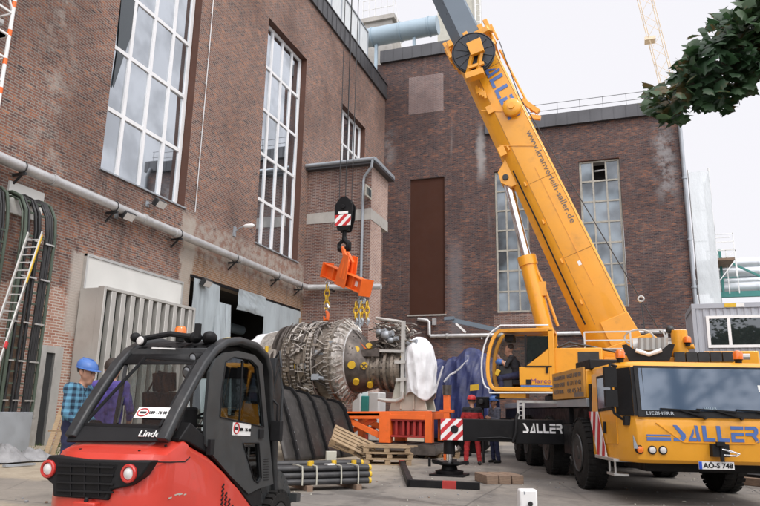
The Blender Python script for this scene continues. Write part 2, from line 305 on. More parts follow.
# ------------------------------------------------------------------ mesh helpers
MW = {}
class MB:
    def __init__(s, mat=None): s.v = []; s.f = []; s.k = []; s.mats = []; s.M = Matrix.Identity(4); s.cur = 0; s.use(mat or 'black')
    def use(s, m):
        if m not in s.mats: s.mats.append(m)
        s.cur = s.mats.index(m); return s
    def add(s, vs, fs):
        o = len(s.v); s.v += [s.M @ V(p) for p in vs]
        for f in fs: s.f.append(tuple(i+o for i in f)); s.k.append(s.cur)
        return s
    def box(s, x0, x1, y0, y1, z0, z1):
        x0, x1 = min(x0, x1), max(x0, x1); y0, y1 = min(y0, y1), max(y0, y1); z0, z1 = min(z0, z1), max(z0, z1)
        return s.add([(x0, y0, z0), (x1, y0, z0), (x1, y1, z0), (x0, y1, z0), (x0, y0, z1), (x1, y0, z1), (x1, y1, z1), (x0, y1, z1)],
                     [(0, 3, 2, 1), (4, 5, 6, 7), (0, 1, 5, 4), (1, 2, 6, 5), (2, 3, 7, 6), (3, 0, 4, 7)])
    def frame(s, o, a, b, c, sa, sb, sc):
        """oriented box: centre o, unit axes a b c, full sizes"""
        o, a, b, c = V(o), V(a)*sa/2, V(b)*sb/2, V(c)*sc/2
        vs = [o+i*a+j*b+k*c for k in (-1, 1) for (i, j) in ((-1, -1), (1, -1), (1, 1), (-1, 1))]
        return s.add(vs, [(0, 3, 2, 1), (4, 5, 6, 7), (0, 1, 5, 4), (1, 2, 6, 5), (2, 3, 7, 6), (3, 0, 4, 7)])
    def bar(s, p, q, w, h=None, up=(0, 0, 1)):
        p, q = V(p), V(q); d = q-p; L = d.length
        if L < 1e-6: return s
        d /= L; u = V(up)
        if abs(d.dot(u)) > .98: u = V((1, 0, 0))
        a = d.cross(u).normalized(); b = a.cross(d)
        return s.frame((p+q)/2, d, a, b, L, w, h or w)
    def tube(s, pts, r, n=10, cap=True):
        pts = [V(p) for p in pts]; m = len(pts); rs = r if isinstance(r, (list, tuple)) else [r]*m
        d = (pts[1]-pts[0]).normalized(); a = d.orthogonal().normalized(); rings = []
        for i in range(m):
            t = (pts[min(i+1, m-1)]-pts[max(i-1, 0)]).normalized()
            a = (a-t*a.dot(t)).normalized(); b = t.cross(a)
            rings.append([pts[i]+(a*math.cos(2*PI*j/n)+b*math.sin(2*PI*j/n))*rs[i] for j in range(n)])
        return s.loft(rings, cap)
    def loft(s, rings, cap=True, closed=True):
        n = len(rings[0]); vs = [p for g in rings for p in g]; fs = []
        for i in range(len(rings)-1):
            for j in range(n if closed else n-1):
                k = (j+1) % n; fs.append((i*n+j, i*n+k, (i+1)*n+k, (i+1)*n+j))
        if cap: fs.append(tuple(range(n-1, -1, -1))); fs.append(tuple((len(rings)-1)*n+j for j in range(n)))
        return s.add(vs, fs)
    def cyl(s, p, q, r, r2=None, n=20): return s.tube([p, q], [r, r if r2 is None else r2], n)
    def lathe(s, prof, o, ax, n=32, cap=True):
        o, ax = V(o), V(ax).normalized(); a = ax.orthogonal().normalized(); b = ax.cross(a)
        return s.loft([[o+ax*t+(a*math.cos(2*PI*j/n)+b*math.sin(2*PI*j/n))*max(r, 1e-4) for j in range(n)] for t, r in prof], cap)
    def prism(s, poly, o, U, W, N, t):
        """outline poly (u,w) in the plane o,U,W, thickness t along N"""
        o, U, W, N = V(o), V(U), V(W), V(N); n = len(poly)
        a = [o+U*p[0]+W*p[1] for p in poly]; vs = a+[p+N*t for p in a]
        fs = [tuple(range(n-1, -1, -1)), tuple(range(n, 2*n))]+[(i, (i+1) % n, n+(i+1) % n, n+i) for i in range(n)]
        return s.add(vs, fs)
    def grid(s, fn, nu, nv):
        vs = [fn(i/nu, j/nv) for j in range(nv+1) for i in range(nu+1)]; w = nu+1
        return s.add(vs, [(j*w+i, j*w+i+1, (j+1)*w+i+1, (j+1)*w+i) for j in range(nv) for i in range(nu)])
    def ball(s, o, rx, ry=None, rz=None, n=14):
        ry = ry or rx; rz = rz or rx; o = V(o); m = n//2
        rings = [[o+V((rx*math.sin(PI*i/m)*math.cos(2*PI*j/n), ry*math.sin(PI*i/m)*math.sin(2*PI*j/n), -rz*math.cos(PI*i/m))) for j in range(n)] for i in range(m+1)]
        rings[0] = [p+V((1e-4*math.cos(j), 1e-4*math.sin(j), 0)) for j, p in enumerate(rings[0])]
        return s.loft(rings, False)
    def build(s, name, parent=None, bev=0., smooth=35, origin=None, solid=0., flip=True):
        me = bpy.data.meshes.new(name)
        if parent is not None: inv = MW[parent].inverted(); W = MW[parent]
        else: W = Matrix.Translation(V(origin) if origin is not None else base(s.v)); inv = W.inverted()
        me.from_pydata([inv @ p for p in s.v], [], s.f)
        for m in s.mats: me.materials.append(M[m])
        me.polygons.foreach_set('material_index', s.k)
        if flip:
            import bmesh
            bm = bmesh.new(); bm.from_mesh(me); bmesh.ops.recalc_face_normals(bm, faces=bm.faces); bm.to_mesh(me); bm.free()
        me.polygons.foreach_set('use_smooth', [True]*len(me.polygons)); me.set_sharp_from_angle(angle=rad(smooth)); me.update()
        o = bpy.data.objects.new(name, me); COL.objects.link(o)
        if parent is not None: o.parent = parent
        else: o.matrix_world = W
        MW[o] = W
        if solid:
            md = o.modifiers.new('solid', 'SOLIDIFY'); md.thickness = solid; md.offset = 0
        if bev:
            md = o.modifiers.new('bevel', 'BEVEL'); md.width = bev; md.segments = 2; md.limit_method = 'ANGLE'; md.angle_limit = rad(40)
        return o
def base(vs):
    xs = [p.x for p in vs]; ys = [p.y for p in vs]
    return V(((min(xs)+max(xs))/2, (min(ys)+max(ys))/2, min(p.z for p in vs)))
def tag(o, label=None, cat=None, group=None, kind=None):
    if label: o['label'] = label
    if cat: o['category'] = cat
    if group: o['group'] = group
    if kind: o['kind'] = kind
    return o
def thing(name, label, cat, loc, rz=0., group=None):
    o = bpy.data.objects.new(name, None); COL.objects.link(o); o.empty_display_size = .2
    W = Matrix.Translation(V(loc)) @ Matrix.Rotation(rz, 4, 'Z'); o.matrix_world = W; MW[o] = W
    return tag(o, label, cat, group)
def copy_tree(o, parent=None):
    c = o.copy(); COL.objects.link(c); MW[c] = MW[o]
    if parent is not None: c.parent = parent
    for ch in list(o.children): copy_tree(ch, c)
    return c
def letters(txt, o, U, W, height, mat, parent, name='lettering', width=None, align='LEFT', lift=.004, bold=0.):
    """raised lettering in the plane o,U(right),W(up)"""
    cu = bpy.data.curves.new(name, 'FONT'); cu.body = txt; cu.size = 1; cu.extrude = .004/height; cu.align_x = align; cu.offset = bold; cu.resolution_u = 3
    tmp = bpy.data.objects.new('tmp', cu); COL.objects.link(tmp); bpy.context.view_layer.update()
    me0 = bpy.data.meshes.new_from_object(tmp.evaluated_get(bpy.context.evaluated_depsgraph_get()))
    pts = [v.co.copy() for v in me0.vertices]; fs = [tuple(p.vertices) for p in me0.polygons]
    bpy.data.objects.remove(tmp); bpy.data.curves.remove(cu); bpy.data.meshes.remove(me0)
    w = max(p.x for p in pts)-min(p.x for p in pts); sx = height*1.4 if width is None else width/w
    x0 = min(p.x for p in pts) if align == 'LEFT' else (0 if align == 'CENTER' else max(p.x for p in pts))
    U, W = V(U).normalized(), V(W).normalized(); N = U.cross(W)
    mb = MB(mat); mb.add([V(o)+U*(p.x-x0)*sx+W*p.y*height*1.4+N*(lift+p.z*height) for p in pts], fs)
    return mb.build(name, parent, flip=False)
STENCIL = {'S': [[(0, 1), (.32, 1), (.97, .42), (.97, .2), (.75, 0), (0, 0), (0, .2), (.56, .2), (.62, .28), (.62, .34)]],
 'A': [[(0, 0), (.5, .82), (.5, .5), (.36, .22), (.68, .22), (.68, 0)], [(.56, 1), (.8, 1), (1, 0), (.74, 0)]],
 'L': [[(0, 1), (.32, 1), (.38, .22), (1, .22), (1, 0), (.08, 0)]],
 'E': [[(0, 1), (1, 1), (1, .8), (0, .8)], [(0, .6), (1, .6), (1, .4), (.3, .4), (.3, .2), (1, .2), (1, 0), (0, 0)]],
 'R': [[(0, 1), (.8, 1), (1, .85), (1, .58), (.8, .42), (1, .1), (1, 0), (.72, 0), (.7, .15), (.48, .4), (0, .4), (0, .6), (.68, .6), (.68, .8), (0, .8)]]}
def stencil(o, U, W, wid, hei, mat, parent, name='lettering'):
    U, W = V(U).normalized(), V(W).normalized(); N = U.cross(W); mb = MB(mat); k = wid/6.
    for i, ch in enumerate('SALLER'):
        for poly in STENCIL[ch]:
            mb.prism([(i*k+p[0]*k*.88, p[1]*hei) for p in poly], V(o)+N*.001, U, W, N, .006)
    return mb.build(name, parent)
def stripes(o, U, W, w, h, n, parent, name='warning_plate', lean=1.):
    """red and white diagonal board"""
    U, W = V(U).normalized(), V(W).normalized(); N = U.cross(W); mb = MB('white'); mb.prism([(0, 0), (w, 0), (w, h), (0, h)], V(o), U, W, N, .008)
    mb.use('red_stripe'); s = (w+h*abs(lean))/n
    def clip(poly, axis, val, keep):
        out = []
        for i in range(len(poly)):
            a, b = poly[i], poly[(i+1) % len(poly)]; ia = (a[axis]-val)*keep >= 0; ib = (b[axis]-val)*keep >= 0
            if ia: out.append(a)
            if ia != ib:
                t = (val-a[axis])/(b[axis]-a[axis]); out.append((a[0]+(b[0]-a[0])*t, a[1]+(b[1]-a[1])*t))
        return out
    for i in range(n):
        x = i*s-(h*lean if lean > 0 else 0); L = h*lean
        p = [(x, 0), (x+s*.5, 0), (x+s*.5+L, h), (x+L, h)]
        for ax, val, kp in ((0, 0, 1), (0, w, -1)):
            if p: p = clip(p, ax, val, kp)
        if len(p) >= 3: mb.prism(p, V(o)+N*.009, U, W, N, .003)
    return mb.build(name, parent)
X, Y, Z = V((1, 0, 0)), V((0, 1, 0)), V((0, 0, 1))
# ------------------------------------------------------------------ ground
g = MB('ground'); g.add([(-700, -300, 0), (700, -300, 0), (700, 900, 0), (-700, 900, 0)], [(0, 1, 2, 3)])
tag(g.build('ground', origin=(0, 0, 0)), kind='structure')
WX, YB, YT, XT = -15.74, 44.55, 32.0, -12.0
def bank(u, v):
    y = 4+u*14; w = v*2.6
    n = noise.noise(V((y*.7, w*1.3, 0)))*.10+noise.noise(V((y*2.3, w*3., 4)))*.04
    z = .22*(1-v)**1.2*max(0, min(1, (16.6-y)/1.2))+n*(1-v)*min(1, v*6+.4)
    return V((WX+.0+w, y, max(-.02, z)-.02*v))
mb = MB('ground'); mb.grid(bank, 60, 14); tag(mb.build('dirt_bank', origin=(WX, 10, 0), flip=False), kind='structure')
mb = MB('grass'); R0 = random.Random(5)
for i in range(1500):
    y = R0.uniform(9, 16.8); w = R0.random()**1.6*1.9+.05; b = V((WX+w, y, .15*(1-w/2.6)-.03))
    if noise.noise(V((y*1.1, w*2., 7))) < -.08: continue
    h = R0.uniform(.05, .2); a = R0.uniform(0, PI); d = V((math.cos(a), math.sin(a), 0))*.02; t = V((R0.uniform(-.08, .08), R0.uniform(-.08, .08), h))
    mb.add([b-d, b+d, b+t], [(0, 1, 2)])
tag(mb.build('grass', origin=(WX, 12, 0), flip=False), 'weedy green grass along the foot of the left brick wall', 'grass', kind='stuff')

# ------------------------------------------------------------------ wall sheets with openings
def wall_sheet(mb, axis, pos, a0, a1, z0, z1, holes, depth, face, reveal):
    """axis 'x': sheet in the plane x=pos seen from +x (a = y); axis 'y': plane y=pos seen from -y (a = x). Reveals run inward by depth."""
    As = sorted({a0, a1, *[h[0] for h in holes], *[h[1] for h in holes]}); Zs = sorted({z0, z1, *[h[2] for h in holes], *[h[3] for h in holes]})
    P = (lambda a, z, d=0.: V((pos-d, a, z))) if axis == 'x' else (lambda a, z, d=0.: V((a, pos+d, z)))
    mb.use(face)
    for i in range(len(As)-1):
        for j in range(len(Zs)-1):
            ca, cz = (As[i]+As[i+1])/2, (Zs[j]+Zs[j+1])/2
            if any(h[0] < ca < h[1] and h[2] < cz < h[3] for h in holes): continue
            mb.add([P(As[i], Zs[j]), P(As[i+1], Zs[j]), P(As[i+1], Zs[j+1]), P(As[i], Zs[j+1])], [(0, 1, 2, 3)])
    for h in holes:
        mb.use(h[4] if len(h) > 4 else reveal); d = depth
        c = [(h[0], h[2]), (h[1], h[2]), (h[1], h[3]), (h[0], h[3])]
        for k in range(4):
            p, q = c[k], c[(k+1) % 4]; mb.add([P(*p), P(*q), P(*q, d), P(*p, d)], [(0, 1, 2, 3)])
def window(parent, axis, pos, a0, a1, z0, z1, nc, nr, fw, glass, frame, name='window', missing=(), fd=.10):
    """one glazed opening: frame bars with the panes as a sub-part"""
    P = (lambda a, z, d=0.: V((pos-d, a, z))) if axis == 'x' else (lambda a, z, d=0.: V((a, pos+d, z)))
    U, N = (Y, X) if axis == 'x' else (X, Y)
    mb = MB(frame)
    for i in range(nc+1):
        a = a0+(a1-a0)*i/nc; w = fw*1.2 if i in (0, nc) else fw; a = min(max(a, a0+w/2), a1-w/2)
        mb.frame(P(a, (z0+z1)/2), U, N, Z, w, fd, z1-z0)
    for j in range(nr+1):
        z = z0+(z1-z0)*j/nr; z = min(max(z, z0+fw/2), z1-fw/2)
        for i in range(nc):
            l = a0+(a1-a0)*i/nc; r = a0+(a1-a0)*(i+1)/nc; mb.frame(P((l+r)/2, z), U, N, Z, (r-l)-fw*1.02, fd*.9, fw)
    fo = mb.build(name, parent)
    gb = MB(glass); R = random.Random(int(a0*100))
    for i in range(nc):
        for j in range(nr):
            if (i, j) in missing: continue
            l = a0+(a1-a0)*i/nc; r = a0+(a1-a0)*(i+1)/nc; b = z0+(z1-z0)*j/nr; t = z0+(z1-z0)*(j+1)/nr
            k = [R.uniform(-.016, .016) for _ in range(3)]
            gb.add([P(l, b, .012+k[0]), P(r, b, .012+k[1]), P(r, t, .012+k[2]), P(l, t, .012+k[2]+k[0]-k[1])], [(0, 1, 2, 3)])
    gb.build('pane', fo, flip=False)
    return fo

# ------------------------------------------------------------------ long left hall
hall = thing('turbine_hall', 'long red brick hall on the left with tall white gridded windows', 'hall', (WX, 15, 0))
mb = MB('brick_left')
GY0, GY1, GZ = 22.0, 31.55, 6.28
wins = [(16.62, 21.2, 8.92, 20.56), (26.72, 31.13, 8.86, 20.56), (36.36, 40.5, 8.9, 20.3)]
holes = [(*w, 'rust_reveal') for w in wins]+[(GY0, GY1, -.01, GZ, 'brick_left')]
wall_sheet(mb, 'x', WX, -8, YB, 0, 24.35, holes, .40, 'brick_left', 'rust_reveal')
mb.use('brick_left'); mb.add([(WX, -8, 0), (WX-22, -8, 0), (WX-22, -8, 24.35), (WX, -8, 24.35)], [(0, 1, 2, 3)])
mb.add([(WX-22, -8, 0), (WX-22, YB, 0), (WX-22, YB, 24.35), (WX-22, -8, 24.35)], [(0, 1, 2, 3)])
mb.use('fascia'); mb.box(WX-22, WX-.3, -8, YB, 24.36, 24.6)
mb.build('wall', hall, flip=False)
mb = MB('fascia'); mb.box(WX-.25, WX+.14, -8, YB-.02, 24.33, 25.45)
for i in range(75): mb.box(WX+.14, WX+.17, -8+i*.7, -7.95+i*.7, 24.36, 25.4)
mb.box(WX-.3, WX+.2, -8, YB-.02, 25.45, 25.52); mb.build('parapet', hall)
for w in wins: window(hall, 'x', WX-.38, w[0]+.02, w[1]-.02, w[2]+.03, w[3]-.02, 4, 5, .145, 'glass_hall', 'white_frame')
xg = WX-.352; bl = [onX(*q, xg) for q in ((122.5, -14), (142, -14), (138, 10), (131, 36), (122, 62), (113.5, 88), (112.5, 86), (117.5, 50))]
mb = MB('glass_dark'); mb.add([(xg, max(wins[0][0]+.04, p.y), min(wins[0][3]-.05, p.z)) for p in bl], [tuple(range(8))]); mb.build('dark_reflection', hall, flip=False)  # dark reflection in the first tall window, put in as a polygon over the panes
for w in wins:
    mb = MB('zinc'); mb.box(WX-.3, WX+.07, w[0]-.05, w[1]+.05, w[2]-.06, w[2]-.004); mb.build('sill', hall)
# blackout behind the panes is the opaque glass itself; the open gate shows a dark room
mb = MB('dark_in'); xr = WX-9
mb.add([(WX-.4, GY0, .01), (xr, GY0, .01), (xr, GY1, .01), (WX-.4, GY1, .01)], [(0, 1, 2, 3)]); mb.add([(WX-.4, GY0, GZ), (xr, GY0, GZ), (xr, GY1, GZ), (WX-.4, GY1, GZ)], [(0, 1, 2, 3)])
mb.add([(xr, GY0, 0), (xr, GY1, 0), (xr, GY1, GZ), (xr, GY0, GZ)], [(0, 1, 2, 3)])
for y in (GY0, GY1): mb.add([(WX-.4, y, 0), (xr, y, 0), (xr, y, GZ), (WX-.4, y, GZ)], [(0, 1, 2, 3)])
mb.use('cream'); mb.box(WX-5, WX-4.6, 26.2, 27.4, .02, 5.2); mb.use('duct'); mb.tube([(WX-3, 24, 5.3), (WX-3, 31, 5.3)], .25, 12); mb.tube([(WX-4, 28.6, .1), (WX-4, 28.6, 5.4)], .2, 12)
mb.build('gate_room', hall, flip=False)
mb = MB('black'); mb.box(WX-.06, WX+.06, GY0-.05, GY1+.05, GZ+.003, GZ+.13); mb.build('lintel', hall)
mb = MB('white_panel'); mb.box(WX+.003, WX+.09, 16.46, 21.35, 2.6, 5.9); mb.use('alu')
mb.box(WX+.004, WX+.12, 16.38, 16.455, 2.6, 5.98); mb.box(WX+.004, WX+.12, 21.355, 21.43, 2.6, 5.98); mb.box(WX+.005, WX+.125, 16.38, 21.43, 5.905, 5.99); mb.build('sheet_panel', hall)
mb = MB('white_panel'); y0, y1 = onX(7, 190, WX).y, onX(41, 208, WX).y
mb.box(WX+.004, WX+.07, y0, y1, onX(25, 218, WX).z, onX(25, 187, WX).z); mb.build('opening_cover', hall)
d = MB('alu'); ya, yb_ = 15.0, 15.86
d.box(WX+.004, WX+.14, ya-.02, ya+.26, .05, 3.0); d.box(WX+.004, WX+.14, yb_-.28, yb_+.02, .05, 3.0); d.box(WX+.005, WX+.141, ya+.261, yb_-.281, 2.80, 3.0)
do = d.build('door', hall); d = MB('charcoal'); d.box(WX+.006, WX+.05, ya+.261, yb_-.281, .05, 2.798); d.build('door_leaf', do)
# pale mortar scar left by the gate, a proud rendered patch
# rooftop lantern of pale sheeting behind the parapet
mb = MB('roof_glass'); Yl0, Yl1, xl = 24.0, 38.6, WX-.55
yl = onX(367, 57, xl).y
mb.add([(xl, 22, 25.0), (xl, yl, 25.0), (xl, yl, 28.6), (xl, 22, 28.6)], [(0, 1, 2, 3)]); mb.add([(xl, yl, 25), (xl-6, yl, 25), (xl-6, yl, 28.6), (xl, yl, 28.6)], [(0, 1, 2, 3)])
mb.add([(xl, 22, 28.6), (xl, yl, 28.6), (xl-6, yl, 29.4), (xl-6, 22, 29.4)], [(0, 1, 2, 3)])
rl = mb.build('roof_lantern', hall, flip=False); mb = MB('zinc')
n = 12
for i in range(n+1):
    y = 22+(yl-22)*i/n; mb.bar((xl+.03, y, 24.9), (xl+.03, y, 28.62), .07)
mb.bar((xl+.03, 22, 28.62), (xl+.03, yl, 28.62), .08); mb.bar((xl, yl+.03, 24.9), (xl, yl+.03, 28.6), .09); mb.build('lantern_frame', rl)

# lights on the wall
def floodlight(px, py, arm, label):
    p = onX(px, py, WX); t = thing('floodlight', label, 'wall lamp', p, 0, 'floodlights on the left hall wall')
    mb = MB('zinc'); mb.bar(p, p+V((arm, 0, .05)), .05); mb.box(p.x+.002, p.x+.03, p.y-.08, p.y+.08, p.z-.1, p.z+.1); mb.build('bracket', t)
    q = p+V((arm, .12, .02)); mb = MB('charcoal'); mb.frame(q, V((.8, 0, -.6)), Y, V((.6, 0, .8)), .22, .5, .3); mb.build('housing', t, .02)
    mb = MB('lamp_white'); mb.frame(q+V((.8, 0, -.6))*.115, V((.8, 0, -.6)), Y, V((.6, 0, .8)), .012, .44, .25); mb.build('lens', t)
floodlight(147, 204, .45, 'grey floodlight on a short bracket under the leftmost tall window')
floodlight(116, 216, .38, 'small floodlight just below the long pipe on the left wall')
floodlight(197, 283, .35, 'small red and white lamp over the sheeted gate opening')
p = onX(234, 232, WX); t = thing('street_lamp', 'pale swan neck lamp on the wall between the two large windows', 'wall lamp', p)
mb = MB('zinc'); mb.box(WX+.002, WX+.05, p.y-.1, p.y+.1, p.z-.2, p.z+.25); mb.tube([p+V((.05, 0, 0)), p+V((.22, 0, .16)), p+V((.45, .06, .25))], .03, 8); mb.build('arm', t)
q = p+V((.66, .11, .27)); mb = MB('white'); mb.lathe([(-.25, .035), (-.14, .085), (.14, .095), (.25, .04)], q, V((1, .2, .05)), 14); mb.build('lamp_head', t)

c0_, c1_ = onX(213, 0, WX+.05), onX(205, 100, WX+.05)
mb = MB('pipe'); mb.tube([V((WX+.05, c0_.y, 24.2)), V((WX+.06, c0_.y+.02, 16)), V((WX+.05, c0_.y, 8.9))], .022, 6)
for k in range(14): mb.box(WX+.002, WX+.05, c0_.y-.03, c0_.y+.03, 9+k*1.1, 9.06+k*1.1)
tag(mb.build('lightning_conductor'), 'thin pale conductor rod running down the wall between the two large windows', 'conductor')
# long pipe with saddles
mb = MB('pipe'); pz = onX(100, 201, WX+.32).z
xp = WX+.32; ze = onY(300.5, 288, YT-.28).z; z0 = onX(0, 157.6, xp).z
path = [V((xp, 3, z0+.15)), V((xp, 12.9, z0)), V((xp, 22, z0-.12)), V((xp, YT-.6, ze+.02)), V((xp+.08, YT-.36, ze)), V((xp+.3, YT-.28, ze)), V((-11.25, YT-.28, ze-.12))]
mb.tube(path, .155, 16)
for y in (9, 14.5, 18.6, 20.4, 25.0, 28.6): mb.cyl((xp, y-.09, z0-.12*(y-12.9)/9.), (xp, y+.09, z0-.12*(y-12.9)/9.), .185, n=16)
t = tag(mb.build('wall_pipe', origin=(xp, 20, pz)), 'long galvanised pipe sloping along the left wall and round the tower', 'pipe')
for y in (8, 13.4, 17.1, 20.6, 24.6, 28.4, 30.9):
    zz = z0-.12*(y-12.9)/9.; mb = MB('charcoal'); mb.bar((WX+.002, y, zz-.2), (xp+.16, y, zz-.2), .07); mb.bar((WX+.002, y, zz-.5), (xp, y, zz-.22), .05); mb.tube([(xp+.0+.17*math.cos(a), y, zz+.17*math.sin(a)) for a in [k*PI/10 for k in range(-10, 11)]], .018, 6); mb.build('bracket', t)
mb = MB('charcoal'); mb.box(-14, -13.9, YT-.5, YT-.002, ze-.22, ze-.16); mb.box(-11.99, -11.9, YT-.5, YT-.2, ze-.3, ze-.2); mb.build('bracket', t)

# ------------------------------------------------------------------ stair tower in the corner
tw = thing('stair_tower', 'narrow brick stair tower with a concrete band and flat zinc roof', 'tower', ((WX+XT)/2, YT, 0))
zb1, zb0 = onY(306, 214, YT).z, onY(306, 224.5, YT).z; ztop = 14.25; YS = 34.7; YS2 = 33.7
mb = MB('brick_tower')
mb.add([(WX+.002, YT, 0), (XT, YT, 0), (XT, YT, zb0), (WX+.002, YT, zb0)], [(0, 1, 2, 3)]); mb.add([(WX+.002, YT, zb1), (XT, YT, zb1), (XT, YT, ztop), (WX+.002, YT, ztop)], [(0, 1, 2, 3)])
mb.use('brick_pink'); mb.add([(XT, YT, 0), (XT, YS2, 0), (XT, YS2, zb0), (XT, YT, zb0)], [(0, 1, 2, 3)]); mb.add([(XT, YT, zb1), (XT, YS, zb1), (XT, YS, ztop), (XT, YT, ztop)], [(0, 1, 2, 3)])
mb.use('brick_tower'); mb.add([(WX, YS2, 0), (XT, YS2, 0), (XT, YS2, zb0), (WX, YS2, zb0)], [(0, 1, 2, 3)]); mb.add([(WX, YS, zb0), (XT, YS, zb0), (XT, YS, ztop), (WX, YS, ztop)], [(0, 1, 2, 3)])
mb.build('wall', tw, flip=False)
mb = MB('concrete'); mb.box(WX+.003, XT+.02, YT-.02, YS+.02, zb0, zb1); mb.build('concrete_band', tw)
mb = MB('zinc'); mb.box(WX+.003, XT+.35, YT-.35, YS+.15, ztop+.003, ztop+.2); mb.use('fascia'); mb.box(WX+.003, XT+.34, YT-.34, YS+.14, ztop-.12, ztop+.002); mb.use('zinc'); mb.cyl((WX+.02, YT-.42, ztop+.1), (XT+.3, YT-.42, ztop+.1), .1); mb.build('roof', tw)
p0, p1 = onX(365, 184, XT), onX(370.5, 200, XT)
mb = MB('beige_frame'); mb.box(XT+.002, XT+.06, p0.y, p1.y, p1.z, p0.z); w = mb.build('window', tw); mb = MB('glass_dark'); mb.box(XT+.06, XT+.07, p0.y+.1, p1.y-.1, p1.z+.1, p0.z-.1); mb.build('pane', w)
mb = MB('zinc'); xd = -12.42; mb.tube([(XT+.2, YT-.45, ztop+.05), (XT+.12, YT-.4, ztop-.35), (xd+.08, YT-.18, ztop-.75), (xd, YT-.12, ztop-1.0), (xd, YT-.12, .2)], .07, 10); mb.build('downpipe', tw)

# ------------------------------------------------------------------ rear halls
def soldier(mb, x0, x1, z, Yp):
    n = int((x1-x0)/.09)
    for i in range(n): mb.box(x0+i*(x1-x0)/n, x0+(i+.86)*(x1-x0)/n, Yp-.006, Yp-.001, z, z+.26)
XL, XM, XR = -16.45, -8.26, 4.43
tall = thing('boiler_house', 'tall dark violet brick hall with a brown boarded opening and paler patch', 'hall', ((XL+XM)/2, YB, 0))
mb = MB('brick_back'); bp = (-13.71, -11.15, 7.82, 17.72)
ztl = 27.35
wall_sheet(mb, 'y', YB, XL, XM, 0, ztl, [(*bp, 'brick_back')], .22, 'brick_back', 'brick_back')
mb.add([(XM, YB, 0), (XM, YB+20, 0), (XM, YB+20, ztl), (XM, YB, ztl)], [(0, 1, 2, 3)]); mb.add([(XL, YB, 20), (XL, YB+20, 20), (XL, YB+20, ztl), (XL, YB, ztl)], [(0, 1, 2, 3)])
mb.use('fascia'); mb.box(XL, XM, YB+.2, YB+20, ztl-.3, ztl-.1); mb.use('brick_back'); soldier(mb, bp[0], bp[1], bp[3]+.02, YB); mb.build('wall', tall, flip=False)
mb = MB('brown_panel'); mb.box(bp[0]+.001, bp[1]-.001, YB+.12, YB+.2, bp[2]+.001, bp[3]-.001); mb.build('boarded_opening', tall)
mb = MB('concrete'); mb.box(bp[0]-.1, bp[1]+.1, YB-.06, YB+.11, bp[2]-.1, bp[2]-.003); mb.build('sill', tall)
q0, q1 = onY(409, 79, YB), onY(443.5, 110.5, YB)
mb = MB('brick_patch'); mb.box(q0.x, q1.x, YB-.012, YB-.001, q1.z, q0.z+.1); mb.build('brick_infill', tall)
mb = MB('fascia'); mb.box(XL+.3, XM+.1, YB-.25, YB+.2, ztl+.003, ztl+1.0)
for i in range(11): mb.box(XL+.6+i*.75, XL+.63+i*.75, YB-.275, YB-.25, ztl+.02, ztl+.98)
mb.build('parapet', tall)
low = thing('switch_house', 'lower dark brick hall with two tall beige gridded windows', 'hall', ((XM+XR)/2, YB, 0))
zlw = 20.5; wl = (-7.6, -5.3, 7.8, 17.7); wr = (-1.93, .65, 7.95, 17.85)
mb = MB('brick_back'); wall_sheet(mb, 'y', YB+.003, XM+.001, XR, 0, zlw, [(*wl, 'brick_back'), (*wr, 'brick_back')], .25, 'brick_back', 'brick_back')
mb.add([(XR, YB, 0), (XR, YB+24, 0), (XR, YB+24, zlw), (XR, YB, zlw)], [(0, 1, 2, 3)])
mb.use('fascia'); mb.box(XM, XR, YB+.25, YB+24, zlw-.3, zlw-.1)
mb.use('brick_back'); soldier(mb, wl[0], wl[1], wl[3]+.02, YB); soldier(mb, wr[0], wr[1], wr[3]+.02, YB)
mb.use('dark_in'); mb.box(wr[0], wr[1], YB+1.2, YB+1.3, wr[2], wr[3]); mb.build('wall', low, flip=False)
mb = MB('brick_tower'); mb.box(wl[0]-.2, wl[1]+.35, YB-.010, YB-.001, wl[2]-1.0, wl[2]-.12); mb.build('brick_infill', low)
mb = MB('fascia'); mb.box(XM+.1, XR+.25, YB-.28, YB+.2, zlw+.003, zlw+.9)
for i in range(17): mb.box(XM+.5+i*.75, XM+.53+i*.75, YB-.305, YB-.28, zlw+.02, zlw+.88)
mb.build('parapet', low)
window(low, 'y', YB+.2, wl[0]+.02, wl[1]-.02, wl[2]+.02, wl[3]-.02, 3, 7, .11, 'glass_old', 'beige_frame')
window(low, 'y', YB+.2, wr[0]+.02, wr[1]-.02, wr[2]+.02, wr[3]-.02, 3, 7, .11, 'glass_old', 'beige_frame', missing=((1, 6),))
mb = MB('white'); mb.tube([(wr[0]+1.0, YB+.7, wr[3]-.55), (wr[0]+2.0, YB+.7, wr[3]-.5)], .06, 8); mb.build('lamp_tube', low)
mb = MB('alu')
for i in range(9):
    x = XM+.6+i*1.5; mb.use('fascia'); mb.bar((x, YB+.3, zlw+.85), (x, YB+.3, zlw+1.95), .03)
mb.bar((XM+.6, YB+.3, zlw+1.95), (XR, YB+.3, zlw+1.95), .03); mb.bar((XM+.6, YB+.3, zlw+1.45), (XR, YB+.3, zlw+1.45), .03); mb.build('roof_railing', low)
mb = MB('zinc'); mb.tube([(XR-.5, YB-.4, zlw+.2), (XR-.15, YB-.35, zlw-.5), (XR+.02, YB-.15, zlw-1.0), (XR+.02, YB-.15, 1.)], .12, 12)
for z in (16, 12, 9): mb.cyl((XR+.02, YB-.15, z-.06), (XR+.02, YB-.15, z+.06), .16)
mb.build('downpipe', low)
mb = MB('pipe'); zp = 6.3; yp = YB-.2; xa = onY(429, 336, yp).x; zu = onY(429, 320.5, yp).z
mb.tube([(XR+.3, yp, zp+.03), (xa+.15, yp, zp), (xa, yp, zp+.12), (xa, yp, zu-.12), (xa-.12, yp, zu), (XT-1.0, yp, zu+.1)], .13, 12)
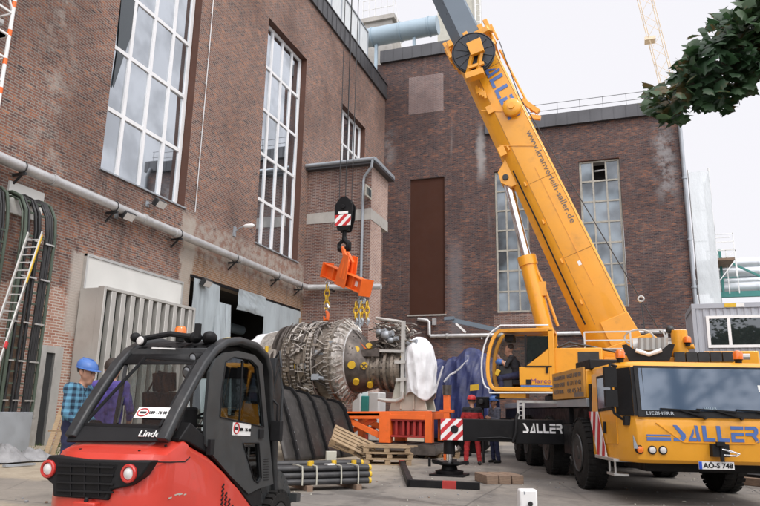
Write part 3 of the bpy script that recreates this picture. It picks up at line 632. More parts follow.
mb.cyl((xa+1.2, yp, zp-.0), (xa+1.35, yp, zp), .18); mb.box(xa+.25, xa+.5, yp-.12, yp+.12, zp+.75, zp+1.2)
for x in (-8.6, -5, -1, 3): mb.box(x-.04, x+.04, yp-.05, YB-.002, zp-.25, zp-.14)
tag(mb.build('wall_pipe', origin=((xa+XR)/2, yp, zp)), 'thin grey pipe stepping up across the rear dark brick wall', 'pipe')

# things on the roofs
du0, du1 = onY(366, 38.5, YB+6), onY(450, 22.5, YB+6)
mb = MB('duct'); dx = (du1-du0).normalized(); mb.tube([du0-dx*3.5, du0, du0+dx*6.6], .82, 24)
for k in range(3): mb.cyl(du0+dx*(.6+k*2.6), du0+dx*(.72+k*2.6), .9, n=24)
for k in (1, 4.5): mb.bar(du0+dx*k-Z*.7, V(((du0+dx*k).x, du0.y, ztl)), .25)
tag(mb.build('roof_duct'), 'fat blue grey duct crossing the tall hall roof behind the boom', 'duct')
c0 = at(455, 22, 66); ch = thing('concrete_tower', 'pale cream concrete tower rising behind the crane boom', 'tower', (c0.x, c0.y, 0))
mb = MB('cream'); cxl, cxr = at(436, 22, 66).x, at(474, 22, 66).x; mb.box(cxl, cxr, c0.y, c0.y+4.5, 0, 48); mb.build('shaft', ch); mb = MB('alu'); mb.bar((cxr+.3, c0.y-.2, 10), (cxr+.3, c0.y-.2, 44), .08); mb.bar((cxr+.8, c0.y-.2, 10), (cxr+.8, c0.y-.2, 44), .08)
for k in range(40): mb.bar((cxr+.3, c0.y-.2, 20+k*.6), (cxr+.8, c0.y-.2, 20+k*.6), .05)
mb.build('ladder', ch)
e0 = onY(365, 34, YB+9); e1 = onY(392, 22, YB+9)
pt = thing('roof_plant', 'grey concrete plant room with railings on the rear roof corner', 'roof plant', ((e0.x+e1.x)/2, YB+9, ztl))
mb = MB('concrete'); mb.box(e0.x, e1.x, YB+9, YB+12, ztl, e1.z+.3); mb.box(e0.x-.3, e1.x+.3, YB+8.7, YB+12.2, e1.z+.303, e1.z+.75); mb.build('block', pt); mb = MB('alu')
for k in range(6):
    x = e0.x-.2+k*(e1.x-e0.x+.4)/5; mb.bar((x, YB+8.8, e1.z+.75), (x, YB+8.8, e1.z+2.6), .05)
for z in (1.6, 2.6): mb.bar((e0.x-.2, YB+8.8, e1.z+z), (e1.x+.2, YB+8.8, e1.z+z), .05)
for k in range(5): mb.bar((e1.x+.6+k*1.5, YB+9, ztl), (e1.x+.6+k*1.5, YB+9, ztl+2.2), .05)
mb.bar((e1.x+.2, YB+9, e1.z+2.6), (e1.x+1.6, YB+9, ztl+2.2), .05); mb.bar((e1.x+1.6, YB+9, ztl+2.2), (e1.x+7.4, YB+9, ztl+2.2), .05); mb.bar((e1.x+1.2, YB+9, ztl+1.6), (e1.x+7.4, YB+9, ztl+1.6), .04); mb.build('railing', pt)

# ------------------------------------------------------------------ right of the rear halls
sc = thing('scaffold_tower', 'scaffold tower wrapped in pale white netting beside the rear hall', 'scaffold', (5.4, YB+1, 0))
zt = onY(692, 172, YB+.5).z; xs0, xs1 = 4.75, 5.95
mb = MB('net'); mb.grid(lambda u, v: V((xs0+(xs1-xs0)*u, YB+.5+.05*noise.noise(V((u*4, v*14, 0))), .3+(zt-.3)*v)), 6, 30); mb.grid(lambda u, v: V((xs1+.05*noise.noise(V((u*4, v*14, 3))), YB+.5+3*u, .3+(zt-.3)*v)), 6, 30); mb.build('netting', sc, flip=False)
mb = MB('alu')
for x in (xs0, xs1):
    for y in (YB+.6, YB+3.4): mb.cyl((x, y, 0), (x, y, zt+.2), .035, n=8)
for z in range(2, int(zt), 2):
    mb.bar((xs0, YB+.6, z), (xs1, YB+.6, z), .05); mb.bar((xs1, YB+.6, z), (xs1, YB+3.4, z), .05)
mb.bar((xs1, YB+.55, zt-4.4), (xs1+.8, YB+.55, zt-4.4), .06); mb.build('frame', sc)
zp2 = onY(706, 260, YB+1).z
mb = MB('wood_old'); mb.box(xs1+.05, xs1+1.0, YB+.6, YB+3, zp2-.15, zp2); mb.use('alu')
for z in (.5, 1.0, 1.5): mb.bar((xs1+.05, YB+.6, zp2+z), (xs1+1.0, YB+.6, zp2+z), .05)
mb.bar((xs1+1.0, YB+.6, zp2-1.2), (xs1+1.0, YB+.6, zp2+1.6), .05); mb.bar((xs1+.05, YB+.6, zp2-1.4), (xs1+1.0, YB+.6, zp2-.15), .05); mb.build('side_platform', sc)
pb = thing('pipe_bridge', 'bridge of silver lagged pipes on green steel trestles behind the container', 'pipe bridge', (14, 48, 0))
for (py, r) in ((265.5, .5), (274, .5), (283, .34), (289, .5)):
    p = onY(706, py, 48); mb = MB('pipe_white'); mb.tube([(p.x-.6, 48, p.z), (p.x+40, 48, p.z+.5)], r*.72, 18)
    for k in range(9): mb.cyl((p.x+.9+k*2.1, 48, p.z+.01*k), (p.x+1.0+k*2.1, 48, p.z+.01*k), r*.75, n=18)
    mb.build('pipe', pb)
zq = onY(716, 297, 48).z; mb = MB('green_steel')
for k in range(9):
    x = 6.4+k*4; mb.bar((x, 47.2, zq), (x, 47.2, zq+3.), .14); mb.bar((x, 47.2, zq+2.4), (x+4, 47.2, zq), .12); mb.bar((x, 49, 0), (x, 49, zq+3), .2)
mb.bar((5.6, 47.2, zq), (44, 47.2, zq), .3, .35); mb.bar((5.6, 47.2, zq+1.1), (7.4, 47.2, zq+1.1), .08); mb.build('trestle', pb)
mb = MB('alu')
for k in range(4):
    x = 5.6+k*.55; mb.bar((x, 46.8, zq), (x, 46.8, zq+2.8), .05)
mb.bar((5.6, 46.8, zq+1.4), (7.3, 46.8, zq+2.8), .05); mb.bar((5.6, 46.8, zq+2.8), (7.3, 46.8, zq+2.8), .05); mb.build('railing', pb)

# office containers, one on the other
def container(z0, label, wins_, sign):
    p = onY(691, 304, 23.9); x0 = p.x; L, D, Hh = 6.06, 2.44, 2.6; y0 = 23.9
    t = thing('office_container', label, 'container', (x0+L/2, y0+D/2, z0), 0, 'office containers stacked behind the crane')
    mb = MB('container'); e = .12
    mb.box(x0, x0+L, y0, y0+D, z0+.002, z0+.15); mb.box(x0, x0+L, y0, y0+D, z0+Hh-.16, z0+Hh)
    for xx in (x0, x0+L-e):
        for yy in (y0, y0+D-e): mb.box(xx, xx+e, yy, yy+e, z0+.152, z0+Hh-.162)
    mb.build('frame', t, .008)
    mb = MB('container'); n = 48
    def corr(u): return .025*(1 if (int(u*2) % 2) else 0)
    def wallp(o, d, nrm, length):
        k = int(length/.1); pts = []
        for i in range(k):
            a, b = i*length/k, (i+1)*length/k; off = .022 if i % 2 else 0; pts += [(a+.012, off), (b-.012, off)]
        vs = []
        for (a, off) in pts:
            q = o+d*a-nrm*off; vs += [q, q+Z*(Hh-.314)]
        mb.add(vs, [(2*i, 2*i+2, 2*i+3, 2*i+1) for i in range(len(pts)-1)])
    wallp(V((x0+e, y0+.03, z0+.15)), X, -Y, L-2*e); wallp(V((x0+.03, y0+D-e, z0+.15)), -Y, -X, D-2*e); wallp(V((x0+L-.03, y0+e, z0+.15)), Y, X, D-2*e); wallp(V((x0+L-e, y0+D-.03, z0+.15)), -X, Y, L-2*e); mb.box(x0+.05, x0+L-.05, y0+.08, y0+D-.08, z0+Hh-.12, z0+Hh-.02); mb.build('wall', t, flip=False)
    for (a0, a1, b0, b1) in wins_:
        mb = MB('white'); w = .09; n = 3; cols = (0, .27, .76, 1.)
        for c in cols: mb.box(x0+a0+(a1-a0)*c-w/2, x0+a0+(a1-a0)*c+w/2, y0-.03, y0+.025, z0+b0, z0+b1)
        for i in range(3):
            l, r = x0+a0+(a1-a0)*cols[i]+w/2, x0+a0+(a1-a0)*cols[i+1]-w/2
            mb.box(l, r, y0-.028, y0+.024, z0+b0, z0+b0+w); mb.box(l, r, y0-.028, y0+.024, z0+b1-w, z0+b1)
        fo = mb.build('window', t); mb = MB('glass_dark'); mb.box(x0+a0+.05, x0+a1-.05, y0-.005, y0+.002, z0+b0+.08, z0+b1-.08); mb.build('pane', fo)
    if sign:
        s0, s1 = onY(724, 303, y0), onY(742, 303, y0); mb = MB('yellow_bright'); mb.box(s0.x, s0.x+.34, y0-.012, y0-.002, z0+Hh-.14, z0+Hh-.02); mb.use('paper'); mb.box(s0.x+.34, s1.x+.06, y0-.012, y0-.002, z0+Hh-.14, z0+Hh-.02); mb.build('label_plate', t)
    return t
ct = onY(691, 304, 23.9).z
w0 = onY(707, 316, 23.9); w1 = onY(707, 348, 23.9); cx0 = onY(691, 304, 23.9).x
container(ct-2.6, 'grey blue office container with white framed windows, the upper one', [(w0.x-cx0, w0.x-cx0+2.25, w1.z-ct+2.6, w0.z-ct+2.6)], True)
container(ct-5.2, 'grey blue container carrying another, mostly hidden by the driving cab', [], False)
bs = MB('concrete'); zb = ct-5.2
if zb > .02: bs.box(cx0, cx0+6.06, 23.9, 26.3, 0, zb-.002); tag(bs.build('foundation_slab'), 'low concrete slab under the stacked containers', 'slab')
# lattice mast far behind
l0, l1 = at(671, 98, 120), at(640, -20, 120)
mb = MB('crane_far'); ax = (l1-l0).normalized(); L = (l1-l0).length+20
mb.box(l0.x-.8, l0.x+.8, l0.y-.8, l0.y+.8, 0, l0.z)
w = 1.1; sx = ax.cross(Y).normalized(); sy = ax.cross(sx)
n = int(L/2.2)
for a, b in ((-1, -1), (1, -1), (1, 1), (-1, 1)): mb.bar(l0+sx*a*w+sy*b*w, l0+ax*L+sx*a*w+sy*b*w, .10)
for i in range(n):
    p = l0+ax*(i*L/n); q = l0+ax*((i+1)*L/n)
    for (a, b), (c, d_) in (((-1, -1), (1, -1)), ((1, -1), (1, 1)), ((1, 1), (-1, 1)), ((-1, 1), (-1, -1))):
        if i % 2: a, b, c, d_ = c, d_, a, b
        mb.bar(p+sx*a*w+sy*b*w, q+sx*c*w+sy*d_*w, .055)
mb.box(*[k for pr in zip(at(650, 40, 120)-V((.9, .9, .3)), at(650, 40, 120)+V((.9, .9, .3))) for k in pr])
tag(mb.build('lattice_mast'), 'thin pale yellow lattice crane jib far behind the rear hall', 'crane jib')
M['letter_violet'] = paint('violet_lettering', (.22, .06, .16), .5, 0, .05, 2.)
# ------------------------------------------------------------------ mobile crane
CO, CA = V((-.84, 13.7, 0)), rad(17.5)
crane = thing('mobile_crane', 'big yellow mobile crane with raised telescopic boom and open operator cab', 'crane', CO, CA)
CR = MW[crane]
cux, cuy = V((math.cos(CA), math.sin(CA), 0)), V((-math.sin(CA), math.cos(CA), 0))
def L(x, y, z): return CR @ V((x, y, z))
def cm(mat): m = MB(mat); m.M = CR; return m
def front(px, py, y=-2.5):
    v = ray(px, py); o = L(0, y, 0); t = (o-CAM).dot(cuy)/v.dot(cuy); p = CR.inverted() @ (CAM+v*t); return p.x, p.z
def left(px, py, x=.05):
    v = ray(px, py); o = L(x, 0, 0); t = (o-CAM).dot(cux)/v.dot(cux); p = CR.inverted() @ (CAM+v*t); return p.y, p.z
# chassis
mb = cm('black'); mb.box(.55, 2.3, -1.9, 10.2, .62, 1.38); mb.box(.12, 2.75, 1.2, 10.1, 1.15, 1.48); mb.box(.2, 2.65, -.4, 1.2, 1.1, 1.48); mb.box(.5, 2.35, -2.1, -1.0, .5, .72)
for y in (.1, 3.0, 5.6, 7.3): mb.box(.3, 2.55, y-.16, y+.16, .42, .78)
for y in (1.3, 4.2, 8.6): mb.box(.1, .6, y-.35, y+.35, .55, 1.14)
mb.build('chassis', crane, .015)
mb = cm('zinc'); mb.box(.06, 2.78, -.45, 9.9, 1.49, 1.64); mb.build('deck_edge', crane, .01)
def wheel(x0, y, out):
    """out: -1 rim faces local -x"""
    mb = cm('rubber'); R, w = .645, .42; xa = x0
    prof = [(.02, .33), (.0, .40), (.015, .55), (.05, .62), (.10, R-.012), (w-.10, R-.012), (w-.05, .62), (w-.015, .55), (w, .40), (w-.02, .33)]
    mb.lathe(prof, (xa, y, R), (1, 0, 0), 40)
    for k in range(34):
        a = 2*PI*k/34; r = V((0, math.cos(a), math.sin(a))); tn = V((0, -math.sin(a), math.cos(a)))
        for (c, wd, ph) in ((.10, .15, 0.), (.32, .15, .5)):
            b = a+ph*2*PI/34; r2 = V((0, math.cos(b), math.sin(b))); t2 = V((0, -math.sin(b), math.cos(b))); mb.frame(V((xa+c, y, R))+r2*(R-.012), (1, 0, 0), t2, r2, wd, .07, .03)
    wo = mb.build('wheel', crane)
    mb = cm('rim'); s = out; xo = xa if out < 0 else xa+w
    mb.lathe([(.0, .345), (-.02, .335), (.02, .30), (.10, .27), (.11, .16), (.02, .15), (-.02, .11), (-.03, .05)], (xo-s*.0, y, R), (-s, 0, 0), 28)
    for k in range(10):
        a = 2*PI*k/10; mb.cyl((xo-s*.11, y+.215*math.cos(a), R+.215*math.sin(a)), (xo-s*.07, y+.215*math.cos(a), R+.215*math.sin(a)), .018, n=6)
    mb.build('rim', wo)
for y in (.1, 3.0, 5.6, 7.3): wheel(0, y, -1); wheel(2.43, y, 1)
for x in (.0, 2.42):
    for y in (.1, 3.0, 5.6, 7.3):
        mb = cm('matt_black')
        for k in range(8):
            a0, a1 = PI*.12+PI*.76*k/8, PI*.12+PI*.76*(k+1)/8
            mb.bar((x+.21, y+.78*math.cos(a0), .645+.78*math.sin(a0)), (x+.21, y+.78*math.cos(a1), .645+.78*math.sin(a1)), .43, .02, (1, 0, 0))
        mb.build('mudguard', crane)
# driving cab
plan = [(.10, -.62), (.10, -2.12), (.27, -2.44), (.42, -2.5), (2.48, -2.5), (2.63, -2.44), (2.80, -2.12), (2.80, -.62)]
def ringp(z, dy, ins=0.): return [L(1.45+(p[0]-1.45)*(1-ins), p[1]+(dy if p[1] < -1 else 0), z) for p in plan]
mb = MB('yellow'); mb.loft([ringp(.80, .03, .004), ringp(1.34, .0), ringp(1.42, .0), ringp(2.06, .16, .03), ringp(2.15, .2, .035), ringp(2.20, .30, .07)])
cab = mb.build('driving_cab', crane, .02, smooth=25)
mb = cm('yellow'); zc = .64
mb.M = Matrix.Identity(4); mb.loft([ringp(.645, .05, .01), ringp(.70, .0, 0), ringp(.98, -.03, 0), ringp(1.20, -.03, 0), ringp(1.31, .0, .002)][:]); bumper = mb.build('bumper', crane, .015, smooth=30)
# windscreen, corner posts, sun strip
W2 = V((0, .16, .70)).normalized(); wl_ = math.hypot(.16, .68)
UX, WZ, NF = cux, (CR.to_3x3() @ W2), None
mb = MB('matt_black'); o = L(.30, -2.515, 1.335); nrm = UX.cross(WZ)
mb.prism([(0, 0), (2.30, 0), (2.27, .81), (.03, .81)], o-nrm*.02, UX, WZ, nrm, .028)
for s in (0, 1):
    a0, a1 = (L(.10-.008, -2.12, 1.345), L(.27-.012, -2.45, 1.345)) if s == 0 else (L(2.63+.012, -2.45, 1.345), L(2.80+.008, -2.12, 1.345))
    up = CR.to_3x3() @ V((.035*(1 if s == 0 else -1), .165, .76))
    n2 = (a1-a0).cross(up).normalized(); mb.add([a0+n2*.006, a1+n2*.006, a1+up+n2*.006, a0+up*.98+n2*.006], [(0, 1, 2, 3)])
    b0 = a1; b1 = L(.42, -2.515, 1.345) if s == 0 else L(2.48, -2.515, 1.345)
    if s: b0, b1 = L(2.48, -2.515, 1.345), a0
    n3 = (b1-b0).cross(up).normalized(); mb.add([b0+n3*.008, b1+n3*.008, b1+up+n3*.008, b0+up+n3*.008], [(0, 1, 2, 3)])
wsf = mb.build('windscreen_frame', cab, flip=False)
mb = MB('glass_shield'); mb.prism([(.06, .10), (2.24, .10), (2.21, .77), (.09, .77)], o+nrm*.010, UX, WZ, nrm, .003); mb.build('windscreen', cab)
letters('LIEBHERR', L(.42, -2.525, 1.362)+nrm*.012, UX, WZ, .055, 'zinc', cab, width=.42)
letters('SALLER', L(1.30, -2.49, 1.455)+nrm*.02, UX, WZ, .038, 'duct', cab, width=.2)
mb = MB('paper'); mb.prism([(1.9, .42), (2.05, .42), (2.05, .52), (1.9, .52)], o+nrm*.0135, UX, WZ, nrm, .001); mb.build('sticker', cab)
for x0, l in ((1.0, -.36), (1.55, -.36), (2.15, -.36)):
    mb = MB('matt_black'); q = o+UX*(x0)+nrm*.03; mb.bar(q+WZ*.0+nrm*.01, q+UX*l+WZ*.11, .025); mb.bar(q+UX*(l-.3)+WZ*.125, q+UX*(l+.3)+WZ*.095, .02); mb.cyl(q-nrm*.03, q+nrm*.02, .03, n=8); mb.build('wiper', cab)
# door on the left side
mb = cm('yellow'); mb.prism([(-.78, .86), (-.78, 2.06), (-1.95, 2.06), (-2.10, 1.42), (-2.10, .9)], (.082, 0, 0), (0, 1, 0), (0, 0, 1), (1, 0, 0), .03); door = mb.build('door', crane, .008)
mb = cm('matt_black'); mb.prism([(-1.12, 1.40), (-1.12, 2.0), (-1.92, 2.02), (-2.05, 1.44)], (.074, 0, 0), (0, 1, 0), (0, 0, 1), (1, 0, 0), .012); mb.build('window_frame', door)
mb = cm('glass_shield'); mb.prism([(-1.18, 1.45), (-1.18, 1.96), (-1.88, 1.97), (-1.99, 1.49)], (.07, 0, 0), (0, 1, 0), (0, 0, 1), (1, 0, 0), .003); mb.build('window', door)
hy, hz = left(606, 428); mb = cm('matt_black'); mb.box(.045, .08, -1.55, -1.47, hz-.09, hz+.1); mb.build('handle', door, .01)
for (za, zb_) in ((1.78, 2.1), (1.48, 1.74)):
    mb = cm('matt_black'); mb.box(-.13, .06, -2.34, -2.24, za, zb_); mb.use('zinc'); mb.box(-.11, .04, -2.238, -2.234, za+.02, zb_-.02); mb.build('mirror', crane, .025)
mb = cm('matt_black'); mb.tube([(.12, -2.15, 2.12), (-.02, -2.28, 2.14), (-.03, -2.29, 2.08)], .022, 8); mb.build('mirror_arm', crane); mb = cm('matt_black'); mb.tube([(-.03, -2.29, 1.5), (.0, -2.3, 1.38), (.12, -2.26, 1.30), (.2, -2.3, 1.28)], .022, 8); mb.box(.14, .24, -2.36, -2.25, 1.20, 1.34); mb.build('mirror_arm', crane)
stripes(L(.062, -1.02, .66), -cuy, (cuy*.44+Z*.76), .58, .86, 4, crane, lean=.75)
mb = cm('matt_black'); mb.box(.12, .5, -2.0, -.7, .66, .80); mb.box(.11, .4, -.62, -.45, .7, 1.9); mb.build('step_recess', crane)
mb = cm('alu'); mb.box(.02, .36, -2.05, -.98, .63, .68); mb.box(.06, .3, -1.9, -1.5, .40, .44); mb.bar((.1, -1.85, .44), (.1, -1.85, .64), .03); mb.bar((.1, -1.55, .44), (.1, -1.55, .64), .03); mb.build('step', crane, .006)
# bumper fittings
zt_ = 1.0
BY = -2.532
for x, kind in ((.30, 'amber'), (.47, 'lamp_white'), (.63, 'lamp_white'), (2.27, 'lamp_white'), (2.43, 'lamp_white'), (2.60, 'amber')):
    mb = cm('matt_black'); yb = BY if .4 < x < 2.5 else BY+.05
    mb.lathe([(-.03, .065), (.012, .065), (.014, .05)], (x, yb+.01, .845), (0, -1, 0), 20); lo = mb.build('headlight', bumper)
    mb = cm(kind); mb.lathe([(.0, .05), (.022, .045), (.03, .02), (.031, .001)], (x, yb+.0, .845), (0, -1, 0), 18); mb.build('lens', lo)
sx0, sz1 = front(666, 424); sx1, sz0 = front(748, 442)
stencil(L(.80, BY, .985), cux, Z, 1.30, .235, 'blue_letter', bumper)
mb = cm('blue_letter')
for (x0, x1) in ((.40, .76), (2.14, 2.52)):
    for z0_, z1_ in ((.985, 1.035), (1.055, 1.075)): mb = cm('blue_letter'); mb.box(x0, x1, BY-.006, BY+.01, z0_, z1_); mb.build('stripe', bumper)
mb = cm('yellow'); q = [(.55, 1.25), (.95, .965), (2.0, .965), (2.4, 1.25)]
for i in range(3): mb.bar((q[i][0], BY-.0, q[i][1]), (q[i+1][0], BY-.0, q[i+1][1]), .018, .012)
mb.build('crease', bumper)
mb = cm('matt_black'); mb.box(1.33, 1.58, BY-.10, BY+.03, .77, .95); mb.box(1.38, 1.50, BY-.15, BY-.1, .93, .99); mb.use('chrome'); mb.tube([(1.46, BY-.12, .88), (1.56, BY-.16, .86), (1.70, BY-.14, .82), (1.66, BY-.12, .79), (1.46, BY-.11, .80)], .014, 8); mb.use('matt_black'); mb.cyl((1.46, BY-.1, .70), (1.46, BY-.1, .99), .03, n=10); mb.build('tow_coupling', bumper, .006)
mb = cm('paper'); mb.box(1.13, 1.65, BY-.045, BY-.03, .585, .695); mb.use('plate_blue'); mb.box(1.13, 1.175, BY-.048, BY-.044, .587, .693); lp = mb.build('licence_plate', bumper)
letters('AÖ-S 748', L(1.19, BY-.0455, .608), cux, Z, .07, 'matt_black', lp, width=.44, bold=.02)
mb = cm('zinc'); mb.prism([(0, 0), (.07, 0), (.0, .2)], (.20, -2.50, .86), (1, 0, 0), (0, 0, 1), (0, -1, 0), .02); mb.build('marker_flap', bumper)
def beacon(p, s=1.):
    mb = MB('matt_black'); mb.lathe([(0, .05*s), (.05*s, .055*s), (.07*s, .075*s)], p, Z, 16); bo = mb.build('beacon', crane)
    mb = MB('amber'); mb.lathe([(.072*s, .075*s), (.16*s, .078*s), (.2*s, .06*s), (.22*s, .01)], p, Z, 18); mb.build('lens', bo)
beacon(L(.27, -1.9, 2.2)); beacon(L(2.12, -2.05, 2.2))
# engine housing and dashboard of writing behind the cab
mb = cm('yellow'); mb.box(.08, 2.72, -.42, 2.3, 1.65, 2.17); mb.box(.3, 2.5, 2.32, 3.0, 1.65, 2.0); mb.build('engine_housing', crane, .02)
mb = cm('matt_black'); mb.box(.14, .75, -.5, .55, 2.172, 2.36); mb.box(.95, 2.6, -.3, .4, 2.172, 2.3); mb.build('air_intake', crane, .02)
mb = cm('yellow_panel'); mb.box(.035, .075, -.40, 2.28, 1.66, 2.22); sg = mb.build('notice_panel', crane, .004)
for i, (a, b) in enumerate((('KRANVERLEIH', '08671 / 88 08'), ('SALLER GMBH', '01 77 / 29 62'), ('ALTÖTTING', '08 65 24'))):
    letters(a, L(.03, 2.10, 2.06-i*.145), -cuy, Z, .085, 'grey_letter', sg, width=(1.05, 1.0, .9)[i]); letters(b, L(.03, .85, 2.06-i*.145), -cuy, Z, .085, 'grey_letter', sg, width=1.1)
mb = cm('grey_letter'); mb.box(.028, .034, -.38, .3, 1.68, 1.76); mb.build('maker_plate', sg)
mb = cm('alu'); mb.bar((-.78, 2.1, 1.22), (-.78, 2.1, 1.62), .05); mb.bar((-.66, 2.1, 1.22), (-.66, 2.1, 1.62), .05); mb.bar((-.80, 2.1, 1.60), (.1, 2.1, 1.60), .05)
for k in range(3): mb.bar((-.78, 2.1, 1.3+k*.11), (-.66, 2.1, 1.3+k*.11), .025)
mb.build('ladder', crane)
# front outrigger, swung out to the left
yb = 1.9
mb = cm('black'); mb.box(-2.02, .55, yb, yb+.42, .735, 1.205); mb.box(-2.5, -2.02, yb+.02, yb+.40, .75, 1.19); mb.box(-.9, .6, yb-.02, yb+.44, .70, 1.22); beam = mb.build('outrigger_beam', crane, .015)
stripes(L(-2.5, yb+.012, .75), cux, Z, .48, .45, 4, beam)
mb = cm('matt_black'); mb.cyl((-2.2, yb-.005, .98), (-2.2, yb+.02, .98), .085, n=18); mb.build('round_hole', beam); mb = cm('matt_black'); mb.tube([(-.95, yb-.05, .74), (-.88, yb-.06, .95), (-.86, yb-.05, 1.25), (-.82, yb, 1.33)], .035, 8); mb.build('hose', beam); mb = cm('matt_black'); mb.tube([(-1.7, yb-.02, .80), (-1.2, yb-.03, .83), (-.9, yb-.03, .80)], .018, 6); mb.build('hose', beam)
stencil(L(-.72, yb-.02, .935), cux, Z, .86, .20, 'white', beam)
mb = cm('black'); mb.cyl((-2.3, yb+.2, .45), (-2.3, yb+.2, .74), .13, n=18); jk = mb.build('outrigger_jack', beam); mb = cm('chrome'); mb.cyl((-2.3, yb+.2, .2), (-2.3, yb+.2, .45), .07, n=16); mb.build('jack_rod', jk)
mb = cm('black'); mb.box(.1, 2.75, 8.7, 9.1, .75, 1.2); mb.box(-1.6, .1, 8.72, 9.08, .77, 1.18); rb = mb.build('outrigger_beam', crane, .015); mb = cm('black'); mb.cyl((-1.45, 8.9, .04), (-1.45, 8.9, .77), .1, n=16); mb.lathe([(0, .3), (.08, .3), (.18, .12)], (-1.45, 8.9, .0), (0, 0, 1), 18); mb.build('outrigger_jack', rb)
# foot plate under the jack
fc = L(-2.3, yb+.2, 0)
t = thing('outrigger_foot', 'black cast jack foot on a steel plate under the striped beam end', 'jack foot', fc)
mb = MB('black'); mb.frame(fc+Z*.02, X, Y, Z, .75, .62, .036); mb.build('plate', t)
mb = MB('black'); mb.lathe([(.04, .30), (.10, .31), (.13, .18), (.20, .16), (.24, .30), (.27, .31), (.30, .14)], fc, Z, 14)
for k in range(5):
    a = 2*PI*k/5+.3; c = V((math.cos(a), math.sin(a), 0)); mb.bar(fc+Z*.25+c*.2, fc+Z*.29+c*.42, .13, .06)
mb.bar(fc+V((-.42, -.1, .18)), fc+V((-.42, -.1, .36)), .05); mb.build('foot', t)

# ---------------- superstructure: turned so that the boom points along -X
BA = onY(607, 330, 19.24); BB = onY(471.5, 48, 19.24); BD = (BB-BA).normalized(); BT = V((-BD.z, 0, BD.x))*-1; BT = V((BD.z, 0, -BD.x)); BS = V((0, -1, 0))
BY_ = 19.24
sup_c = V((-1.07, BY_, 0))
mb = MB('charcoal'); mb.lathe([(1.60, .95), (1.80, .95), (1.84, .85), (1.95, .85)], (sup_c.x, sup_c.y, 0), Z, 32); mb.build('slewing_ring', crane)
mb = MB('yellow'); mb.box(-2.9, 2.2, 18.45, 20.1, 1.95, 2.22); mb.box(-1.58, -.42, 17.45, 18.4, 2.0, 2.95)
mb.prism([(-2.3, 2.2), (1.3, 2.2), (1.25, 3.05), (.75, 3.42), (.35, 3.3), (-.6, 2.95), (-1.7, 3.0), (-2.1, 2.7)], (0, 18.62, 0), X, Z, Y, .08); mb.prism([(-2.3, 2.2), (1.3, 2.2), (1.25, 3.05), (.75, 3.42), (.35, 3.3), (-.6, 2.95), (-1.7, 3.0), (-2.1, 2.7)], (0, 19.8, 0), X, Z, Y, .08)
mb.box(-.40, 1.4, 17.6, 18.6, 2.0, 2.72); sup = mb.build('superstructure', crane, .02)
mb = MB('charcoal'); mb.box(-1.0, -.5, 17.43, 17.449, 2.55, 2.85); mb.box(-.9, -.35, 17.2, 17.44, 2.3, 2.42); mb.tube([(-1.5, 17.6, 2.97), (-1.2, 17.6, 3.1), (-.7, 17.7, 3.0), (.2, 17.9, 2.8)], .03, 8); mb.tube([(-1.4, 17.8, 2.97), (-1.0, 17.9, 3.05), (.2, 18.3, 2.9)], .025, 8); mb.build('hatch', sup)
mb = MB('yellow'); mb.box(1.9, 3.1, 18.2, 20.3, 1.98, 2.9); mb.build('counterweight', crane, .03)
mb = MB('alu'); yr = 17.95
x0, x1, zl, zh = onY(585, 348, yr).x, onY(668, 348, yr).x, onY(600, 349, yr).z, onY(600, 332, yr).z
for z in (zl, (zl+zh)/2, zh): mb.bar((x0, yr, z), (x0+1.1, yr, z), .035); mb.bar((x0+1.5, yr, z), (x1-.1, yr, z+.03), .035)
for x in (x0, x0+1.1, x1): mb.bar((x, yr, zl-.1), (x, yr, zh), .04)
xr_, zr_ = x0+1.3, (zl+zh)/2+.05; mb.tube([(xr_+.34*math.cos(a), yr, zr_+.2*math.sin(a)) for a in [k*PI/10 for k in range(21)]], .022, 6); mb.bar((x1-.1, yr, zh+.03), (x1+.05, yr, zl), .04); mb.build('guard_rail', sup)
vx0, vx1 = onY(622, 345, 17.3).x, onY(675, 345, 17.3).x; vz0, vz1 = 2.62, onY(623, 345, 17.3).z; vm = (vx0+vx1)/2
mb = MB('matt_black'); mb.prism([(vx0, vz1), (vx0+.1, vz1+.02), (vx0+.32, vz0+.22), (vm, vz0+.12), (vx1-.32, vz0+.22), (vx1-.12, vz1+.02), (vx1, vz1), (vx1-.14, vz0), (vx0+.14, vz0)], (0, 17.3, 0), X, Z, Y, .25); mb.use('white'); mb.tube([(vx0+.3, 17.28, vz0+.24), (vm, 17.28, vz0+.14), (vx1-.3, 17.28, vz0+.24)], .05, 8); mb.build('boom_rest', sup)
mb = MB('steel'); wx = onY(655, 352, 18.).x
for k in range(5): mb.cyl((wx-.32+k*.13, 17.75, 2.9), (wx-.30+k*.13, 17.75, 3.2), .085, n=10)
mb.cyl((wx-.5, 18.1, 2.98), (wx+.5, 18.1, 2.98), .25, n=20); mb.build('winch', sup)
p = onY(680, 345, 17.9); mb = MB('yellow'); mb.cyl((p.x, 17.9, 2.6), (p.x, 17.9, p.z+.35), .19, n=18); mb.cyl((p.x-.05, 17.9, p.z-.1), (p.x+.3, 17.8, p.z-.05), .06, n=10); mb.use('charcoal'); mb.ball((p.x-.2, 17.9, p.z+.38), .1); mb.build('hydraulic_post', sup, .01)
beacon(onY(688, 346, 17.7), 1.1)
mb = MB('charcoal'); q = onY(674, 356, 17.6); 
for k in range(5): mb.box(q.x+k*.26, q.x+k*.26+.235, 17.5, 17.9, q.z-.14, q.z+.08)
mb.use('steel'); mb.cyl((q.x+1.3, 17.7, q.z-.02), (q.x+1.62, 17.7, q.z-.02), .07, n=10); mb.build('chain_guide', sup)

